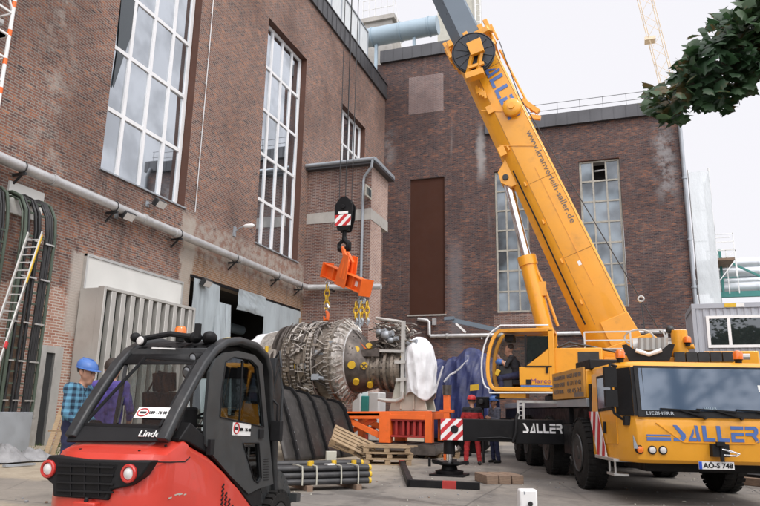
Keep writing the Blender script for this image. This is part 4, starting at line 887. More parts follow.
# operator cab, door slid open
oc = crane
cy0, cy1 = 17.35, 18.38
def cabpt(px, py): p = onY(px, py, cy0); return (p.x, p.z)
arc = [cabpt(*q) for q in ((501, 330.5), (498, 331.5), (495.2, 334.5), (492.5, 339.5), (490.2, 346), (488.5, 353.5), (487.6, 361), (487.4, 369), (488, 377), (489.4, 383), (491.5, 387), (495, 389))]
top_r, bot_r = cabpt(553, 331), cabpt(553, 388)
zt0, zb0_ = arc[0][1], arc[-1][1]; xr0 = top_r[0]
def band_(mb, pts, w, y0, y1):
    """a curved frame of width w along pts in the xz plane between y0 and y1"""
    for i in range(len(pts)-1): mb.bar((pts[i][0], (y0+y1)/2, pts[i][1]), (pts[i+1][0], (y0+y1)/2, pts[i+1][1]), y1-y0, w, (0, 0, 1) if abs(pts[i+1][0]-pts[i][0]) > abs(pts[i+1][1]-pts[i][1]) else (1, 0, 0))
def curve_frame(mb, pts, w, y0, y1):
    n = len(pts); rings = []
    for i in range(n):
        a, b = V((*pts[max(i-1, 0)], 0)), V((*pts[min(i+1, n-1)], 0)); t = (b-a).normalized(); nn = V((-t.y, t.x, 0)); c = V((*pts[i], 0))
        q = [c-nn*w/2, c+nn*w/2]; rings.append([V((q[0].x, y0, q[0].y)), V((q[1].x, y0, q[1].y)), V((q[1].x, y1, q[1].y)), V((q[0].x, y1, q[0].y))])
    mb.loft(rings)
mb = MB('yellow'); prof = arc+[(xr0, zb0_)]
for y in (cy0, cy1-.08):
    curve_frame(mb, arc, .09, y, y+.08); mb.bar((arc[0][0]-.05, y+.04, zt0), (xr0, y+.04, zt0), .08, .09); mb.bar((arc[-1][0]-.03, y+.04, zb0_), (xr0, y+.04, zb0_), .08, .10); mb.bar((xr0-.06, y+.04, zb0_), (xr0-.06, y+.04, zt0), .08, .14, (1, 0, 0))
px_, pz_ = cabpt(525, 366)
mb.box(px_-.15, xr0+.0, cy0+.005, cy0+.085, zb0_+.1, cabpt(530, 367)[1])
mb.prism([cabpt(526, 366), cabpt(551, 366), cabpt(551, 347)], (0, cy0+.01, 0), X, Z, Y, .03)
mb.box(arc[0][0]-.02, xr0, cy0+.09, cy1-.09, zt0-.03, zt0+.05)
mb.box(arc[-1][0], xr0, cy0+.09, cy1-.09, zb0_-.06, zb0_+.03); mb.box(xr0-.1, xr0-.04, cy0+.09, cy1-.09, zb0_+.04, zb0_+.6)
mb.box(arc[-1][0]+.1, arc[-1][0]+.75, cy0+.1, cy1-.2, zb0_-.22, zb0_-.09)
oc = mb.build('operator_cab', crane, .012)
mb = MB('glass_clear'); mb.loft([[V((a[0]-.01, cy0+.085, a[1])), V((a[0]-.01, cy1-.085, a[1]))] for a in arc], False, False); mb.build('front_window', oc, flip=False)
mb = MB('glass_dark'); mb.prism([cabpt(527, 336), cabpt(551, 336), cabpt(551, 346), cabpt(526.5, 364)], (0, cy0+.03, 0), X, Z, Y, .01); mb.build('side_window', oc)
mb = MB('matt_black'); a, b = cabpt(525.5, 335), cabpt(525.5, 366); mb.bar((a[0], cy0+.04, a[1]), (b[0], cy0+.04, b[1]), .05); a = cabpt(552, 366); mb.bar((b[0], cy0+.005, b[1]-.01), (a[0], cy0+.005, a[1]-.01), .03); mb.build('window_frame', oc); mb = MB('matt_black'); mb.box(arc[1][0]+.12, arc[1][0]+.34, cy0+.3, cy1-.3, zt0-.25, zt0-.08); mb.build('roof_console', oc)
mb = MB('glass_clear'); mb.prism([(a_[0]+.05, a_[1]) for a_ in arc]+[(xr0-.1, zb0_+.08), (xr0-.1, zt0-.05)], (0, cy1-.05, 0), X, Z, Y, .006); mb.build('far_window', oc)
sx, sz = cabpt(516, 380)
mb = MB('matt_black'); mb.box(sx-.15, sx+.42, cy0+.3, cy1-.25, sz-.12, sz+.02); mb.frame((sx+.42, (cy0+cy1)/2+.02, sz+.38), V((.25, 0, 1)), Y, V((1, 0, -.25)), .85, .5, .14); mb.box(sx+.05, sx+.3, cy0+.4, cy1-.4, zb0_, sz-.12); mb.build('seat', oc, .03)
mb = MB('charcoal'); kx = arc[-1][0]; mb.box(kx+.06, kx+.4, cy0+.35, cy1-.15, zb0_+.03, zb0_+.62); mb.frame((kx+.32, cy0+.5, zb0_+.7), V((.3, 0, 1)), Y, V((1, 0, -.3)), .3, .36, .06); mb.use('white'); mb.use('white'); q = cabpt(501, 366); mb.frame((q[0], cy0+.45, q[1]), V((.3, 0, 1)), Y, V((1, 0, -.3)), .3, .1, .12); mb.use('yellow_bright'); q = cabpt(495.5, 372); mb.frame((q[0], cy0+.3, q[1]), V((.5, 0, 1)), Y, V((1, 0, -.5)), .15, .08, .1); mb.build('console', oc, .02)
mb = MB('helmet_blue'); mb.ball((cabpt(497.5, 361)[0], cy0+.35, cabpt(497.5, 361)[1]), .12, .105, .085); hh = tag(mb.build('hard_hat', bev=0), 'blue hard hat lying on the console inside the operator cab', 'helmet')
mb = MB('white_frame'); off = .16
cp = [(a_[0]-off+.02, a_[1]) for a_ in arc]; cp[0] = (arc[0][0], zt0+.12); mb.tube([V((xr0-.1, cy0-.06, zt0+.10)), V((cp[0][0], cy0-.06, cp[0][1]))]+[V((p[0], cy0-.06, p[1])) for p in cp[1:]]+[V((cp[-1][0], cy0-.06, zb0_-.1)), V((xr0, cy0-.06, zb0_-.08))], .022, 8)
mb.build('hand_rail', oc)
mb = MB('blue_letter'); mb.box(px_-.12, xr0, cy0-.008, cy0+.004, zb0_+.06, zb0_+.1); mb.build('stripe', oc)
sxp = cabpt(531, 383); letters('Marco', V((sxp[0], cy0+.002, sxp[1])), X, Z, .11, 'letter_violet', oc, width=.5)
mb = MB('matt_black'); q = cabpt(527, 382); mb.box(q[0]-.02, q[0]+.1, cy0-.02, cy0+.004, q[1]-.06, q[1]+.06); q = cabpt(547, 370); mb.box(q[0]-.03, q[0]+.03, cy0-.02, cy0+.004, q[1]-.08, q[1]+.08); mb.build('handle', oc)
a, b, c = cabpt(472, 328), cabpt(449, 318), cabpt(441, 318); p2 = cabpt(497, 331)
mb = MB('boom_grey'); mb.bar((p2[0], cy0+.5, p2[1]+.06), (b[0], cy0+.45, b[1]-.0), .09, .12); mb.bar((b[0]+.05, cy0+.4, b[1]+.05), (c[0], cy0+.4, c[1]+.03), .13, .08); mb.use('white'); mb.bar((cabpt(453, 322)[0], cy0+.35, cabpt(453, 322)[1]), (cabpt(463, 331)[0], cy0+.35, cabpt(463, 331)[1]), .05); mb.build('work_light_arm', oc)

# boom
def bp_(t, u, v): return BA+BD*t+BT*u+BS*v
BL = (BB-BA).length
def sect(t, hu, hv, ch=.36):
    return [bp_(t, u, v) for u, v in ((hu, -hv+.05), (hu, hv-.05), (hu-.05, hv), (-hu*ch, hv), (-hu+.12, hv*.62), (-hu, hv*.3), (-hu, -hv*.3), (-hu+.12, -hv*.62), (-hu*ch, -hv), (hu-.05, -hv))]
mb = MB('yellow'); mb.loft([sect(-.9, .56, .40), sect(-.2, .66, .42), sect(1.5, .66, .42), sect(BL-.3, .61, .42)])
mb.prism([(-1.6, .35), (-1.0, .75), (.2, .66), (.2, -.1), (-1.0, -.1)], BA-BS*.46, BD, BT, BS, .92)
boom = mb.build('boom', crane, .015, smooth=28)
mb = MB('boom_grey'); tipx = onY(346, 200, BY_).x; TL = (tipx-BA.x)/BD.x
mb.loft([sect(BL-.4, .47, .35), sect(BL+4.6, .47, .35)]); mb.loft([sect(BL+4.3, .40, .29), sect(TL-1.2, .40, .29)])
inn = mb.build('telescopic_section', boom, .01, smooth=28)
mb = MB('yellow'); mb.loft([sect(BL+4.2, .5, .38), sect(BL+4.65, .5, .38)]); mb.loft([sect(TL-1.4, .44, .33), sect(TL-.9, .44, .33)]); mb.prism([(TL-.9, .4), (TL-.9, -.4), (TL+.2, -.35), (TL+.45, .0), (TL+.1, .4)], BA-BS*.3, BD, BT, BS, .1); mb.prism([(TL-.9, .4), (TL-.9, -.4), (TL+.2, -.35), (TL+.45, .0), (TL+.1, .4)], BA+BS*.2, BD, BT, BS, .1)
mb.use('charcoal'); mb.cyl(bp_(TL+.05, 0, -.19), bp_(TL+.05, 0, .19), .38, n=24); mb.build('boom_head', inn)
# collar with guide blocks and hose reel
mb = MB('yellow')
for t0, t1, e in ((BL-.55, BL-.38, .09), (BL-.05, BL+.14, .12)): mb.loft([sect(t0, .61+e, .42+e), sect(t1, .61+e, .42+e)])
for u in (-.55, .0, .5): mb.frame(bp_(BL+.2, u, .48), BD, BT, BS, .22, .16, .1)
for v in (-.35, .35): mb.frame(bp_(BL+.2, .72, v), BD, BT, BS, .5, .14, .14); mb.frame(bp_(BL+.1, -.7, v), BD, BT, BS, .6, .12, .12)
for u in (-.75, -.6, .7, .82): mb.bar(bp_(BL-.3, u, .2), bp_(BL+.3, u*1.02, .2), .07)
mb.build('collar', boom, .012)
RC = onY(473.5, 53, BY_-.95); rn = V((.12, -1, -.05)).normalized()
mb = MB('reel'); mb.lathe([(-.22, .2), (-.2, .60), (-.16, .62), (-.12, .60), (-.10, .2), (-.02, .2), (.0, .6), (.03, .62), (.05, .6), (.05, .1)], RC, rn, 40)
a0 = rn.orthogonal().normalized(); b0 = rn.cross(a0)
for k in range(12):
    a = 2*PI*k/12; d_ = a0*math.cos(a)+b0*math.sin(a); mb.use('charcoal'); mb.bar(RC+rn*.055+d_*.12, RC+rn*.055+d_*.58, .03, .02)
mb.tube([RC+rn*.03+(a0*math.cos(k*PI/16)+b0*math.sin(k*PI/16))*.64 for k in range(33)], .022, 6); mb.build('hose_reel', boom)
mb = MB('yellow'); AX = lambda px, py, dy: onY(px, py, BY_-.95-dy)
quad = [AX(466, 43, .28), AX(480, 37, .28), AX(484, 50, .28), AX(471, 55, .28)]; mb.add(quad+[p+Y*.14 for p in quad], [(0, 1, 2, 3), (7, 6, 5, 4), (0, 4, 5, 1), (1, 5, 6, 2), (2, 6, 7, 3), (3, 7, 4, 0)])
for sgn in (-1, 1): mb.bar(AX(477.5+4*sgn, 50, .16), AX(472+5*sgn, 76, .05), .10, .10)
mb.bar(AX(468, 68, .1), AX(484, 63, .1), .10, .1); mb.bar(AX(466, 78, 0), AX(484, 72, 0), .3, .2); mb.bar(AX(470, 60, .1), AX(473, 80, -.2), .08, .08)
for k in range(4): mb.bar(AX(476+k*2.6, 86+k*1.5, -.42), AX(478+k*2.6, 94+k*1.5, -.42), .05, .08)
mb.build('reel_bracket', boom, .01)
p = onY(512, 108, BY_-.5); mb = MB('yellow'); mb.lathe([(-.1, .27), (.1, .27), (.14, .22), (.15, .1), (.2, .09), (.2, .0)], p, BS, 26); mb.build('sheave', boom)
mb = MB('charcoal'); mb.use('yellow'); mb.tube([bp_(BL-.6, .75, .1), bp_(BL-3.0, .78, .1)], .035, 8); mb.bar(bp_(BL-2.5, .66, .1), bp_(BL-3.1, .95, .1), .14); mb.bar(bp_(BL-3.1, .66, .1), bp_(BL-3.3, .92, .1), .12)
for k in range(5):
    t = .9+k*1.25; mb.frame(bp_(t, -.30, .425), BD, BT, BS, .14, .05, .04)
mb.bar(bp_(1.2, .18, .423), bp_(5.0, .15, .423), .02, .012); mb.bar(bp_(6.1, -.5, .424), bp_(5.6, .42, .424), .03, .03); mb.bar(bp_(7.4, -.55, .424), bp_(7.0, .1, .424), .03, .03); mb.frame(bp_(5.9, -.5, .43), BD, BT, BS, .3, .2, .06); mb.frame(bp_(7.3, -.3, .43), BD, BT, BS, .26, .2, .06)
mb.build('boom_fitting', boom)
mb = MB('seam')
for t_ in (2.2, 4.6, 8.6): mb.bar(bp_(t_, .60, .4205), bp_(t_, -.2, .4205), .018, .006, BS)
mb.bar(bp_(.2, -.225, .421), bp_(BL-.8, -.212, .421), .016, .008, BS); mb.bar(bp_(.2, .60, .4195), bp_(BL-.8, .552, .4195), .016, .006, BS)
mb.build('weld_seam', boom)
mb = MB('paper')
for t_, u_ in ((1.9, .1),): mb.frame(bp_(t_, u_, .4225), BD, BT, BS, .13, .09, .003)
mb.build('sticker', boom)
mb = MB('black'); mb.tube([bp_(.3, -.46, .40), bp_(1.6, -.47, .41), bp_(3.2, -.45, .41), bp_(5.2, -.46, .40)], .022, 6); mb.build('hydraulic_hose', boom)
# lettering that climbs the boom
pu0 = onY(573.5, 222, BY_-.43); pu1 = onY(521, 134, BY_-.43)
t1 = (pu0-BA).dot(BD); t0 = (pu1-BA).dot(BD); uu = .40
letters('www.kranverleih-saller.de', bp_(t0, .36, .424), -BD, BT, .17, 'grey_letter', boom, width=t0-t1)
stencil(bp_(BL-.75, .05, .43), -BD, BT, 2.35, .42, 'blue_letter', boom)
# lift cylinder
lug = onY(507, 180, BY_); r1, r0 = onY(528.5, 258, BY_), onY(549, 345, BY_); rdir = (lug-r0).normalized()
mb = MB('yellow'); mb.prism([(0, -.5), (.9, -.5), (.6, -.88), (.25, -.92), (.0, -.7)], bp_((lug-BA).dot(BD)-.35, 0, -.25)-BS*0, BD, BT, BS, .5); mb.use('charcoal'); mb.cyl(lug+BS*.3, lug-BS*.3, .09, n=14); mb.build('ram_lug', boom, .01)
mb = MB('yellow'); rm = r0+rdir*((r1-r0).dot(rdir)); mb.cyl(r0-rdir*.3, rm, .235, n=24); mb.cyl(rm-rdir*.22, rm+rdir*.05, .27, n=24); mb.tube([r0+V((.27, -.1, .5)), rm-rdir*.9+V((.28, -.1, 0)), rm-rdir*.4+V((.2, -.12, 0))], .04, 8); mb.frame(rm-rdir*.95+V((.22, -.1, 0)), X, Y, Z, .2, .16, .4); ram = mb.build('lift_cylinder', crane)
mb = MB('chrome'); mb.cyl(rm, lug-rdir*.1, .135, n=24); mb.build('piston_rod', ram)
# ropes: hoist rope back to the winch and the falls of the hook block
HB = onY(345, 214, BY_); HX = HB.x
mb = MB('charcoal'); pw = onY(661, 333, 18.7); pr = onY(519, 96, BY_-.3); mb.tube([bp_(BL-.3, .85, .1), pr, pw], .014, 6); mb.build('hoist_rope', boom)
q = onY(641, 299, 18.72); mb = MB('alu'); mb.tube([q+V((.07*math.cos(k*PI/6), 0, .07*math.sin(k*PI/6))) for k in range(13)], .025, 6); mb.use('charcoal'); mb.bar(q-Z*.1, onY(645, 333, 18.72), .03); mb.build('rope_guide', boom)
HT = BA.z+BD.z*TL
hk = thing('hook_block', 'black crane hook block with red and white stripes on four ropes', 'hook block', HB)
mb = MB('black'); hz0, hz1 = onY(345, 237, BY_).z, onY(345, 202, BY_).z
zc_ = onY(345, 210, BY_).z; hw = .30
outl = [(-.18, -.72), (.18, -.72), (.30, -.3), (.31, .12), (.2, .30), (.08, .42), (-.08, .42), (-.2, .30), (-.31, .12), (-.30, -.3)]
for y in (-.15, .12): mb.prism(outl, (HX, BY_+y, zc_), X, Z, Y, .035)
mb.cyl((HX, BY_-.11, zc_+.02), (HX, BY_+.11, zc_+.02), .26, n=22); mb.box(HX-.15, HX+.15, BY_-.11, BY_+.11, zc_-.70, zc_-.5); mb.lathe([(0, .07), (.03, .07)], (HX, BY_-.185, zc_+.06), (0, -1, 0), 14); mb.build('block', hk, .01)
mb = MB('white'); mb.box(HX-.17, HX+.17, BY_-.16, BY_-.153, zc_-.17, zc_-.09); mb.build('capacity_plate', hk)
stripes(V((HX-.27, BY_-.156, zc_-.56)), X, Z, .54, .36, 3, hk)
mb = MB('black'); mb.cyl((HX, BY_, zc_-.95), (HX, BY_, zc_-.7), .07, n=12)
mb.tube([(HX, BY_, zc_-.92), (HX+.03, BY_, zc_-1.02), (HX+.16, BY_, zc_-1.13), (HX+.15, BY_, zc_-1.28), (HX, BY_, zc_-1.35), (HX-.15, BY_, zc_-1.28), (HX-.2, BY_, zc_-1.12)], [.09, .09, .1, .11, .11, .09, .04], 10)
mb.tube([(HX, BY_, zc_-.98), (HX-.15, BY_, zc_-1.1), (HX-.16, BY_, zc_-1.25)], .06, 8); mb.build('hook', hk)
for (dx, dy) in ((-.24, 0), (-.04, .08), (.04, -.08), (.24, 0)):
    mb = MB('charcoal'); mb.tube([(HX+dx*.9, BY_+dy, zc_+.1), (HX+dx*1.2, BY_+dy, HT)], .015, 6); mb.build('rope', hk)
# spreader beam and its slings
sL, sR = onY(330, 277, BY_+.35), onY(364, 289.5, BY_-.75)
sp = thing('lifting_beam', 'orange steel lifting beam hung by orange slings from the hook', 'lifting beam', (sL+sR)/2)
dv = (sR-sL); dv.z = -.33; Ls = 2.35
mid = onY(345.5, 283, BY_-.2); 
ddir = V((.70, -.70, -.14)).normalized(); A_, B_ = onY(327, 270.5, BY_+.62), onY(366, 288, BY_-.72); ddir = (B_-A_).normalized(); Ls = (B_-A_).length; mid = (A_+B_)/2
sd = ddir.cross(Z).normalized(); ud = sd.cross(ddir)
mb = MB('orange')
for s in (-1, 1): mb.frame(mid+ud*.2*s, ddir, sd, ud, Ls, .28, .03)
mb.frame(mid, ddir, sd, ud, Ls, .03, .38)
for t in (-.5, .5): mb.frame(mid+ddir*Ls*t, ddir, sd, ud, .035, .42, .52)
for t in (-.25, .25): mb.frame(mid+ddir*Ls*t, ddir, sd, ud, .02, .26, .38)
for s in (-1, 1): mb.prism([(-.32, -.26), (.32, -.26), (.3, .15), (.16, .75), (-.16, .75), (-.3, .15)], mid+sd*.15*s, ddir, ud, sd*s, .025)
mb.build('beam', sp, .006)
mb = MB('white'); mb.frame(mid+ddir*.62+(-sd if sd.y > 0 else sd)*.022, ddir, sd, ud, .34, .004, .16); mb.build('label_plate', sp)
topp = V((HX, BY_, zc_-1.25))
for s, a in ((-1, -.09), (1, .09), (-1, .02), (1, -.03)):
    mb = MB('orange'); mb.tube([topp+ddir*a*.5+sd*.05*s, mid+ddir*a*1.6+ud*.55+sd*.12*s, mid+ddir*a*1.7+ud*.0+sd*.16*s], [.045, .06, .05], 8); mb.build('sling', sp)
def chain(p, n, mat, parent, link=.2, r=.019):
    mb = MB(mat)
    for k in range(n):
        c = p-Z*(link*.78*k+link/2); a = X if k % 2 else Y
        mb.tube([c+a*(.45*link*math.cos(q*PI/8)*.8)+Z*(link*.55*math.sin(q*PI/8)) for q in range(17)], r, 6, False)
    return mb
ca_ = A_+ddir*.14-ud*.22
mb = chain(ca_, 1, 'chrome', sp, .24, .028); mb.build('shackle', sp)
mb = chain(ca_-Z*.2, 4, 'yellow_bright', sp, .24); mb.use('chrome'); mb.tube([ca_-Z*(.98+.11*math.sin(k*PI/6))+X*.08*math.cos(k*PI/6) for k in range(13)], .03, 6); mb.use('orange'); mb.tube([ca_-Z*1.08, ca_+V((.06, 0, -1.2)), ca_+V((.05, 0, -1.36)), ca_+V((-.05, 0, -1.38)), ca_+V((-.08, 0, -1.26))], [.05, .06, .06, .05, .03], 8); mb.build('chain', sp)
cb_ = B_-ddir*.14-ud*.22
for k in range(3):
    o_ = V(((k-1)*.17, (k-1)*.02, 0)); mb = chain(cb_+o_*.3, 2, 'zinc', sp, .16, .018); mb.build('shackle', sp); mb = chain(cb_+o_-Z*.24, 3, 'yellow_bright', sp, .2, .02); mb.use('zinc'); mb.tube([cb_+o_+V((0, 0, -.72)), cb_+o_+V((.06, 0, -.8)), cb_+o_+V((.02, 0, -.92)), cb_+o_+V((-.06, 0, -.86))], [.03, .045, .045, .02], 8); mb.build('chain', sp)
M['slate_cloth'] = paint('slate_blue_cloth', (.12, .13, .17), .9, 0, .2, 8.)
# ------------------------------------------------------------------ people
def person(label, loc, rz, group=None, pose=None, mats=None, hat=None, scale=1., stand=True):
    """one continuous body: tapered limbs fused by a voxel remesh; local +y is where the figure looks"""
    J = dict(pel=(0, 0, .95), wai=(0, .0, 1.10), che=(0, -.005, 1.30), nek=(0, -.015, 1.47), hed=(0, .02, 1.63),
             lsh=(-.185, -.01, 1.42), lel=(-.25, -.03, 1.14), lha=(-.24, .10, .90), rsh=(.185, -.01, 1.42), rel=(.25, -.03, 1.14), rha=(.24, .10, .90),
             lhi=(-.095, 0, .93), lkn=(-.11, .02, .50), lan=(-.12, -.02, .09), rhi=(.095, 0, .93), rkn=(.11, .02, .50), ran=(.12, -.02, .09), look=0., nod=0.)
    J.update(pose or {}); mt = dict(top='grey_cloth', leg='navy_cloth', sleeve=None, hair='hair', yoke=None); mt.update(mats or {})
    g = lambda k: V(J[k])
    prim = []
    def cap(a, b, ra, rb, m, fl=1.): prim.append((V(a), V(b), ra, rb, m, fl))
    T, Lg, SL = mt['top'], mt['leg'], mt['sleeve'] or mt['top']
    pel, wai, che, nek, hed = g('pel'), g('wai'), g('che'), g('nek'), g('hed')
    side = (g('rsh')-g('lsh')).normalized(); fw = Z.cross(side).normalized()
    for s in (-1, 1):
        cap(pel+side*.07*s, wai+side*.075*s, .115, .108, Lg if s else T); cap(wai+side*.075*s-Z*.03, che+side*.085*s, .112, .118, T); cap(che+side*.085*s, nek+side*.10*s-Z*.09, .118, .085, T)
        cap(nek-Z*.06, (g('lsh') if s < 0 else g('rsh')), .07, .075, mt['yoke'] or T)
    cap(nek-Z*.05, hed-Z*.05, .058, .056, 'skin')
    lk = Matrix.Rotation(J['look'], 3, 'Z'); f2 = lk @ fw; s2 = lk @ side; f2 = (f2-Z*J['nod']).normalized()
    cap(hed+Z*.03, hed-Z*.02+f2*.02, .098, .085, 'skin'); cap(hed+f2*.02-Z*.03, hed+f2*.045-Z*.095, .072, .045, 'skin')
    cap(hed+f2*.085-Z*.0, hed+f2*.112-Z*.035, .012, .018, 'skin'); cap(hed+f2*.082+s2*.03+Z*.015, hed+f2*.082-s2*.03+Z*.015, .018, .018, 'skin')
    cap(hed+f2*.085+s2*.02-Z*.068, hed+f2*.085-s2*.02-Z*.068, .012, .012, 'skin')
    for s in (-1, 1): cap(hed+s2*.088*s-Z*.03-f2*.01, hed+s2*.092*s+Z*.015-f2*.015, .016, .02, 'skin')
    for k in 'lr':
        sh, el, ha = g(k+'sh'), g(k+'el'), g(k+'ha'); d = (ha-el).normalized()
        cap(sh, el, .066, .05, T if not mt['yoke'] else T); cap(el, ha, .049, .034, SL); cap(ha, ha+d*.075, .034, .038, 'skin')
        pn = d.cross(X if abs(d.x) < .9 else Y).normalized(); pb = d.cross(pn)
        for i in range(4):
            o = ha+d*.075+pn*(.024*(i-1.5)); ln = (.062, .075, .07, .052)[i]; m1 = o+d*ln*.55+pb*.008; cap(o, m1, .0115, .0105, 'skin'); cap(m1, m1+d*ln*.4+pb*.028, .0105, .009, 'skin')
        cap(ha+d*.02+pn*.03, ha+d*.065+pn*.058+pb*.02, .014, .011, 'skin')
        hi, kn, an = g(k+'hi'), g(k+'kn'), g(k+'an'); cap(hi, kn, .098, .072, Lg); cap(kn, an+Z*.03, .075, .062, Lg)
        df = Z.cross((g('rhi')-g('lhi'))).normalized(); df = V((df.x, df.y, 0)).normalized()
        cap(an-df*.04-Z*.04, an+df*.14-Z*.055, .048, .036, 'shoe')
    mb = MB('skin')
    for a, b, ra, rb, m, fl in prim:
        d = b-a; n = 10; L_ = max(d.length, 1e-3); d = d/L_ if d.length > 1e-5 else Z
        pts, rs = [], []
        for q in range(5): pts.append(a-d*ra*math.cos(q*PI/8)); rs.append(max(1e-3, ra*math.sin(q*PI/8)))
        for q in range(5): pts.append(b+d*rb*math.sin(q*PI/8)); rs.append(max(1e-3, rb*math.cos(q*PI/8)))
        mb.tube(pts, rs, n)
    me = bpy.data.meshes.new('tmp'); me.from_pydata([tuple(p) for p in mb.v], [], mb.f); tmp = bpy.data.objects.new('tmp', me); COL.objects.link(tmp)
    md = tmp.modifiers.new('r', 'REMESH'); md.mode = 'VOXEL'; md.voxel_size = .0125
    sm = tmp.modifiers.new('s', 'SMOOTH'); sm.iterations = 2; sm.factor = .5
    dg = bpy.context.evaluated_depsgraph_get(); dg.update(); body = bpy.data.meshes.new_from_object(tmp.evaluated_get(dg)); bpy.data.objects.remove(tmp); bpy.data.meshes.remove(me)
    names = sorted({p[4] for p in prim} | ({mt['yoke']} if mt['yoke'] else set())); body.materials.clear()
    for nme in names: body.materials.append(M[nme])
    import numpy as np
    nP = len(body.polygons); cc = np.empty(nP*3); body.polygons.foreach_get('center', cc); cc = cc.reshape(-1, 3); best = np.full(nP, 1e9); pick = np.zeros(nP, int)
    for k, (a, b, ra, rb, m, fl) in enumerate(prim):
        A_ = np.array(a); ab = np.array(b)-A_; t = np.clip(((cc-A_)@ab)/max(ab@ab, 1e-9), 0, 1); dd = np.linalg.norm(cc-(A_+t[:, None]*ab), axis=1)-(ra+(rb-ra)*t)
        h = dd < best; best[h] = dd[h]; pick[h] = k
    idx = []
    for i in range(nP):
        m = prim[pick[i]][4]
        if mt['yoke'] and m == T and cc[i, 2] > nek.z-.13: m = mt['yoke']
        idx.append(names.index(m))
    body.polygons.foreach_set('material_index', idx); body.polygons.foreach_set('use_smooth', [True]*len(idx))
    # cloth folds
    nv = len(body.vertices); co = np.empty(nv*3); body.vertices.foreach_get('co', co); co = co.reshape(-1, 3); no = np.array([tuple(n.vector) for n in body.vertex_normals])
    am = np.array([noise.noise(V((c[0]*9, c[1]*9, c[2]*14)))*.012+noise.noise(V((c[0]*20+c[2]*9, c[1]*20, c[2]*22)))*.007 if .12 < c[2] < nek.z-.05 else 0. for c in co]); co = co+no*am[:, None]; body.vertices.foreach_set('co', co.ravel())
    body.name = 'person'
    o = bpy.data.objects.new('person', body); COL.objects.link(o); W = Matrix.Translation(V(loc)) @ Matrix.Rotation(rz, 4, 'Z') @ Matrix.Scale(scale, 4); o.matrix_world = W; MW[o] = W
    tag(o, label, 'person', group)
    for s in (-1, 1):
        eb = MB('white'); eb.M = W; ec = hed+f2*.082+s2*.031*s-Z*.004; eb.ball(ec, .013, n=10); eb.use('hair'); eb.ball(ec+f2*.008, .0075, n=8); eb.use(mt['hair']); eb.bar(ec+f2*.012+Z*.02-s2*.016, ec+f2*.012+Z*.021+s2*.016, .008, .007); eb.build('eye', o)
    hb = MB(mt['hair']); hb.M = W
    hc = hed-f2*.018+Z*.035; rings = []
    for i in range(7):
        a = i/6*PI*.62; rings.append([hc+(s2*math.cos(q*2*PI/18)*.099*math.sin(a)+f2*math.sin(q*2*PI/18)*.112*math.sin(a))+Z*(.112*math.cos(a)+(.05 if math.sin(q*2*PI/18) > .45 and i > 4 else 0)) for q in range(18)])
    hb.loft(rings, False); hb.build('hair', o, flip=False)
    if hat:
        hb = MB(hat); hb.M = W; hc = hed+Z*.05; prof = [(.0, .118), (.03, .12), (.07, .110), (.10, .086), (.118, .048), (.124, .002)]
        rings = [[hc+(s2*math.cos(q*2*PI/24)*r+f2*(math.sin(q*2*PI/24)*r*1.14))+Z*z for q in range(24)] for z, r in prof]; hb.loft(rings, False)
        br = [[hc+(s2*math.cos(q*2*PI/24)*r+f2*(math.sin(q*2*PI/24)*r*1.14+(.05 if math.sin(q*2*PI/24) > .3 else 0)*k))+Z*z for q in range(24)] for z, r, k in ((.0, .117, 0), (-.004, .128, .7), (.005, .128, .7), (.010, .117, 0))]; hb.loft(br, False)
        hb.frame(hc+Z*.118, f2, s2, Z, .16, .02, .02); hb.build('hard_hat', o)
    return o
# the worker in the checked shirt, looking across to the right
p = at(78, 400, 8.7); person('worker in blue checked shirt and blue hard hat beside the forklift', (p.x, p.y, 0.05), rad(-78), 'workers in the yard',
    dict(lel=(-.27, -.02, 1.12), lha=(-.22, .16, .96), rel=(.27, .02, 1.12), rha=(.22, .2, .98), look=rad(-8), nod=.22, nek=(0, .02, 1.47), hed=(0, .075, 1.61)), dict(top='check', leg='navy_cloth'), 'helmet_blue', 1.06)
p = at(109, 400, 9.3); person('worker in violet blue overalls seen through the forklift cab window', (p.x, p.y, 0.05), rad(12), 'workers in the yard',
    dict(lel=(-.28, .03, 1.13), lha=(-.2, .22, 1.0), rel=(.28, .03, 1.13), rha=(.18, .22, 1.02)), dict(top='overall_purple', leg='overall_purple'), None, 1.10)
person('worker in red overalls and red helmet standing behind the outrigger beam', (-3.83, 18.23, 0), rad(20), 'workers in the yard',
    dict(lkn=(-.14, .03, .50), lan=(-.17, .0, .09), rkn=(.15, .03, .5), ran=(.19, .02, .09), lel=(-.27, .0, 1.16), lha=(-.16, .2, 1.05), rel=(.27, 0, 1.16), rha=(.15, .22, 1.05)), dict(top='overall_red', leg='overall_red', yoke='black_cloth'), 'helmet_red', 1.0)
bm = onZ(495.5, 463, 0); person('worker in slate shirt and blue helmet facing the man in red', (bm.x, bm.y, 0), rad(135), 'workers in the yard',
    dict(lel=(-.29, .06, 1.16), lha=(-.15, .24, 1.2), rel=(.26, .0, 1.13), rha=(.2, .2, 1.1), lkn=(-.13, .05, .5)), dict(top='slate_cloth', leg='navy_cloth'), 'helmet_blue', 1.0)
mb = MB('black'); q = at(449, 404, 18.5); q = onY(492, 402, bm.y-.3); mb.frame(q+V((-.28, .1, -.02)), X, Y, Z, .34, .28, .3); mb.use('charcoal'); mb.cyl(q+V((-.28, -.04, -.0)), q+V((-.28, -.16, 0)), .07, n=12); mb.cyl(q+V((-.45, .1, .1)), q+V((-.1, .1, .12)), .03, n=8); mb.cyl((q.x-.28, q.y+.1, 0), q+V((-.28, .1, -.15)), .035, n=8)
tag(mb.build('valve_stand', bev=.02), 'small black valve unit on a post between the two helmeted workers', 'valve')
ox, oz = cabpt(513, 378)
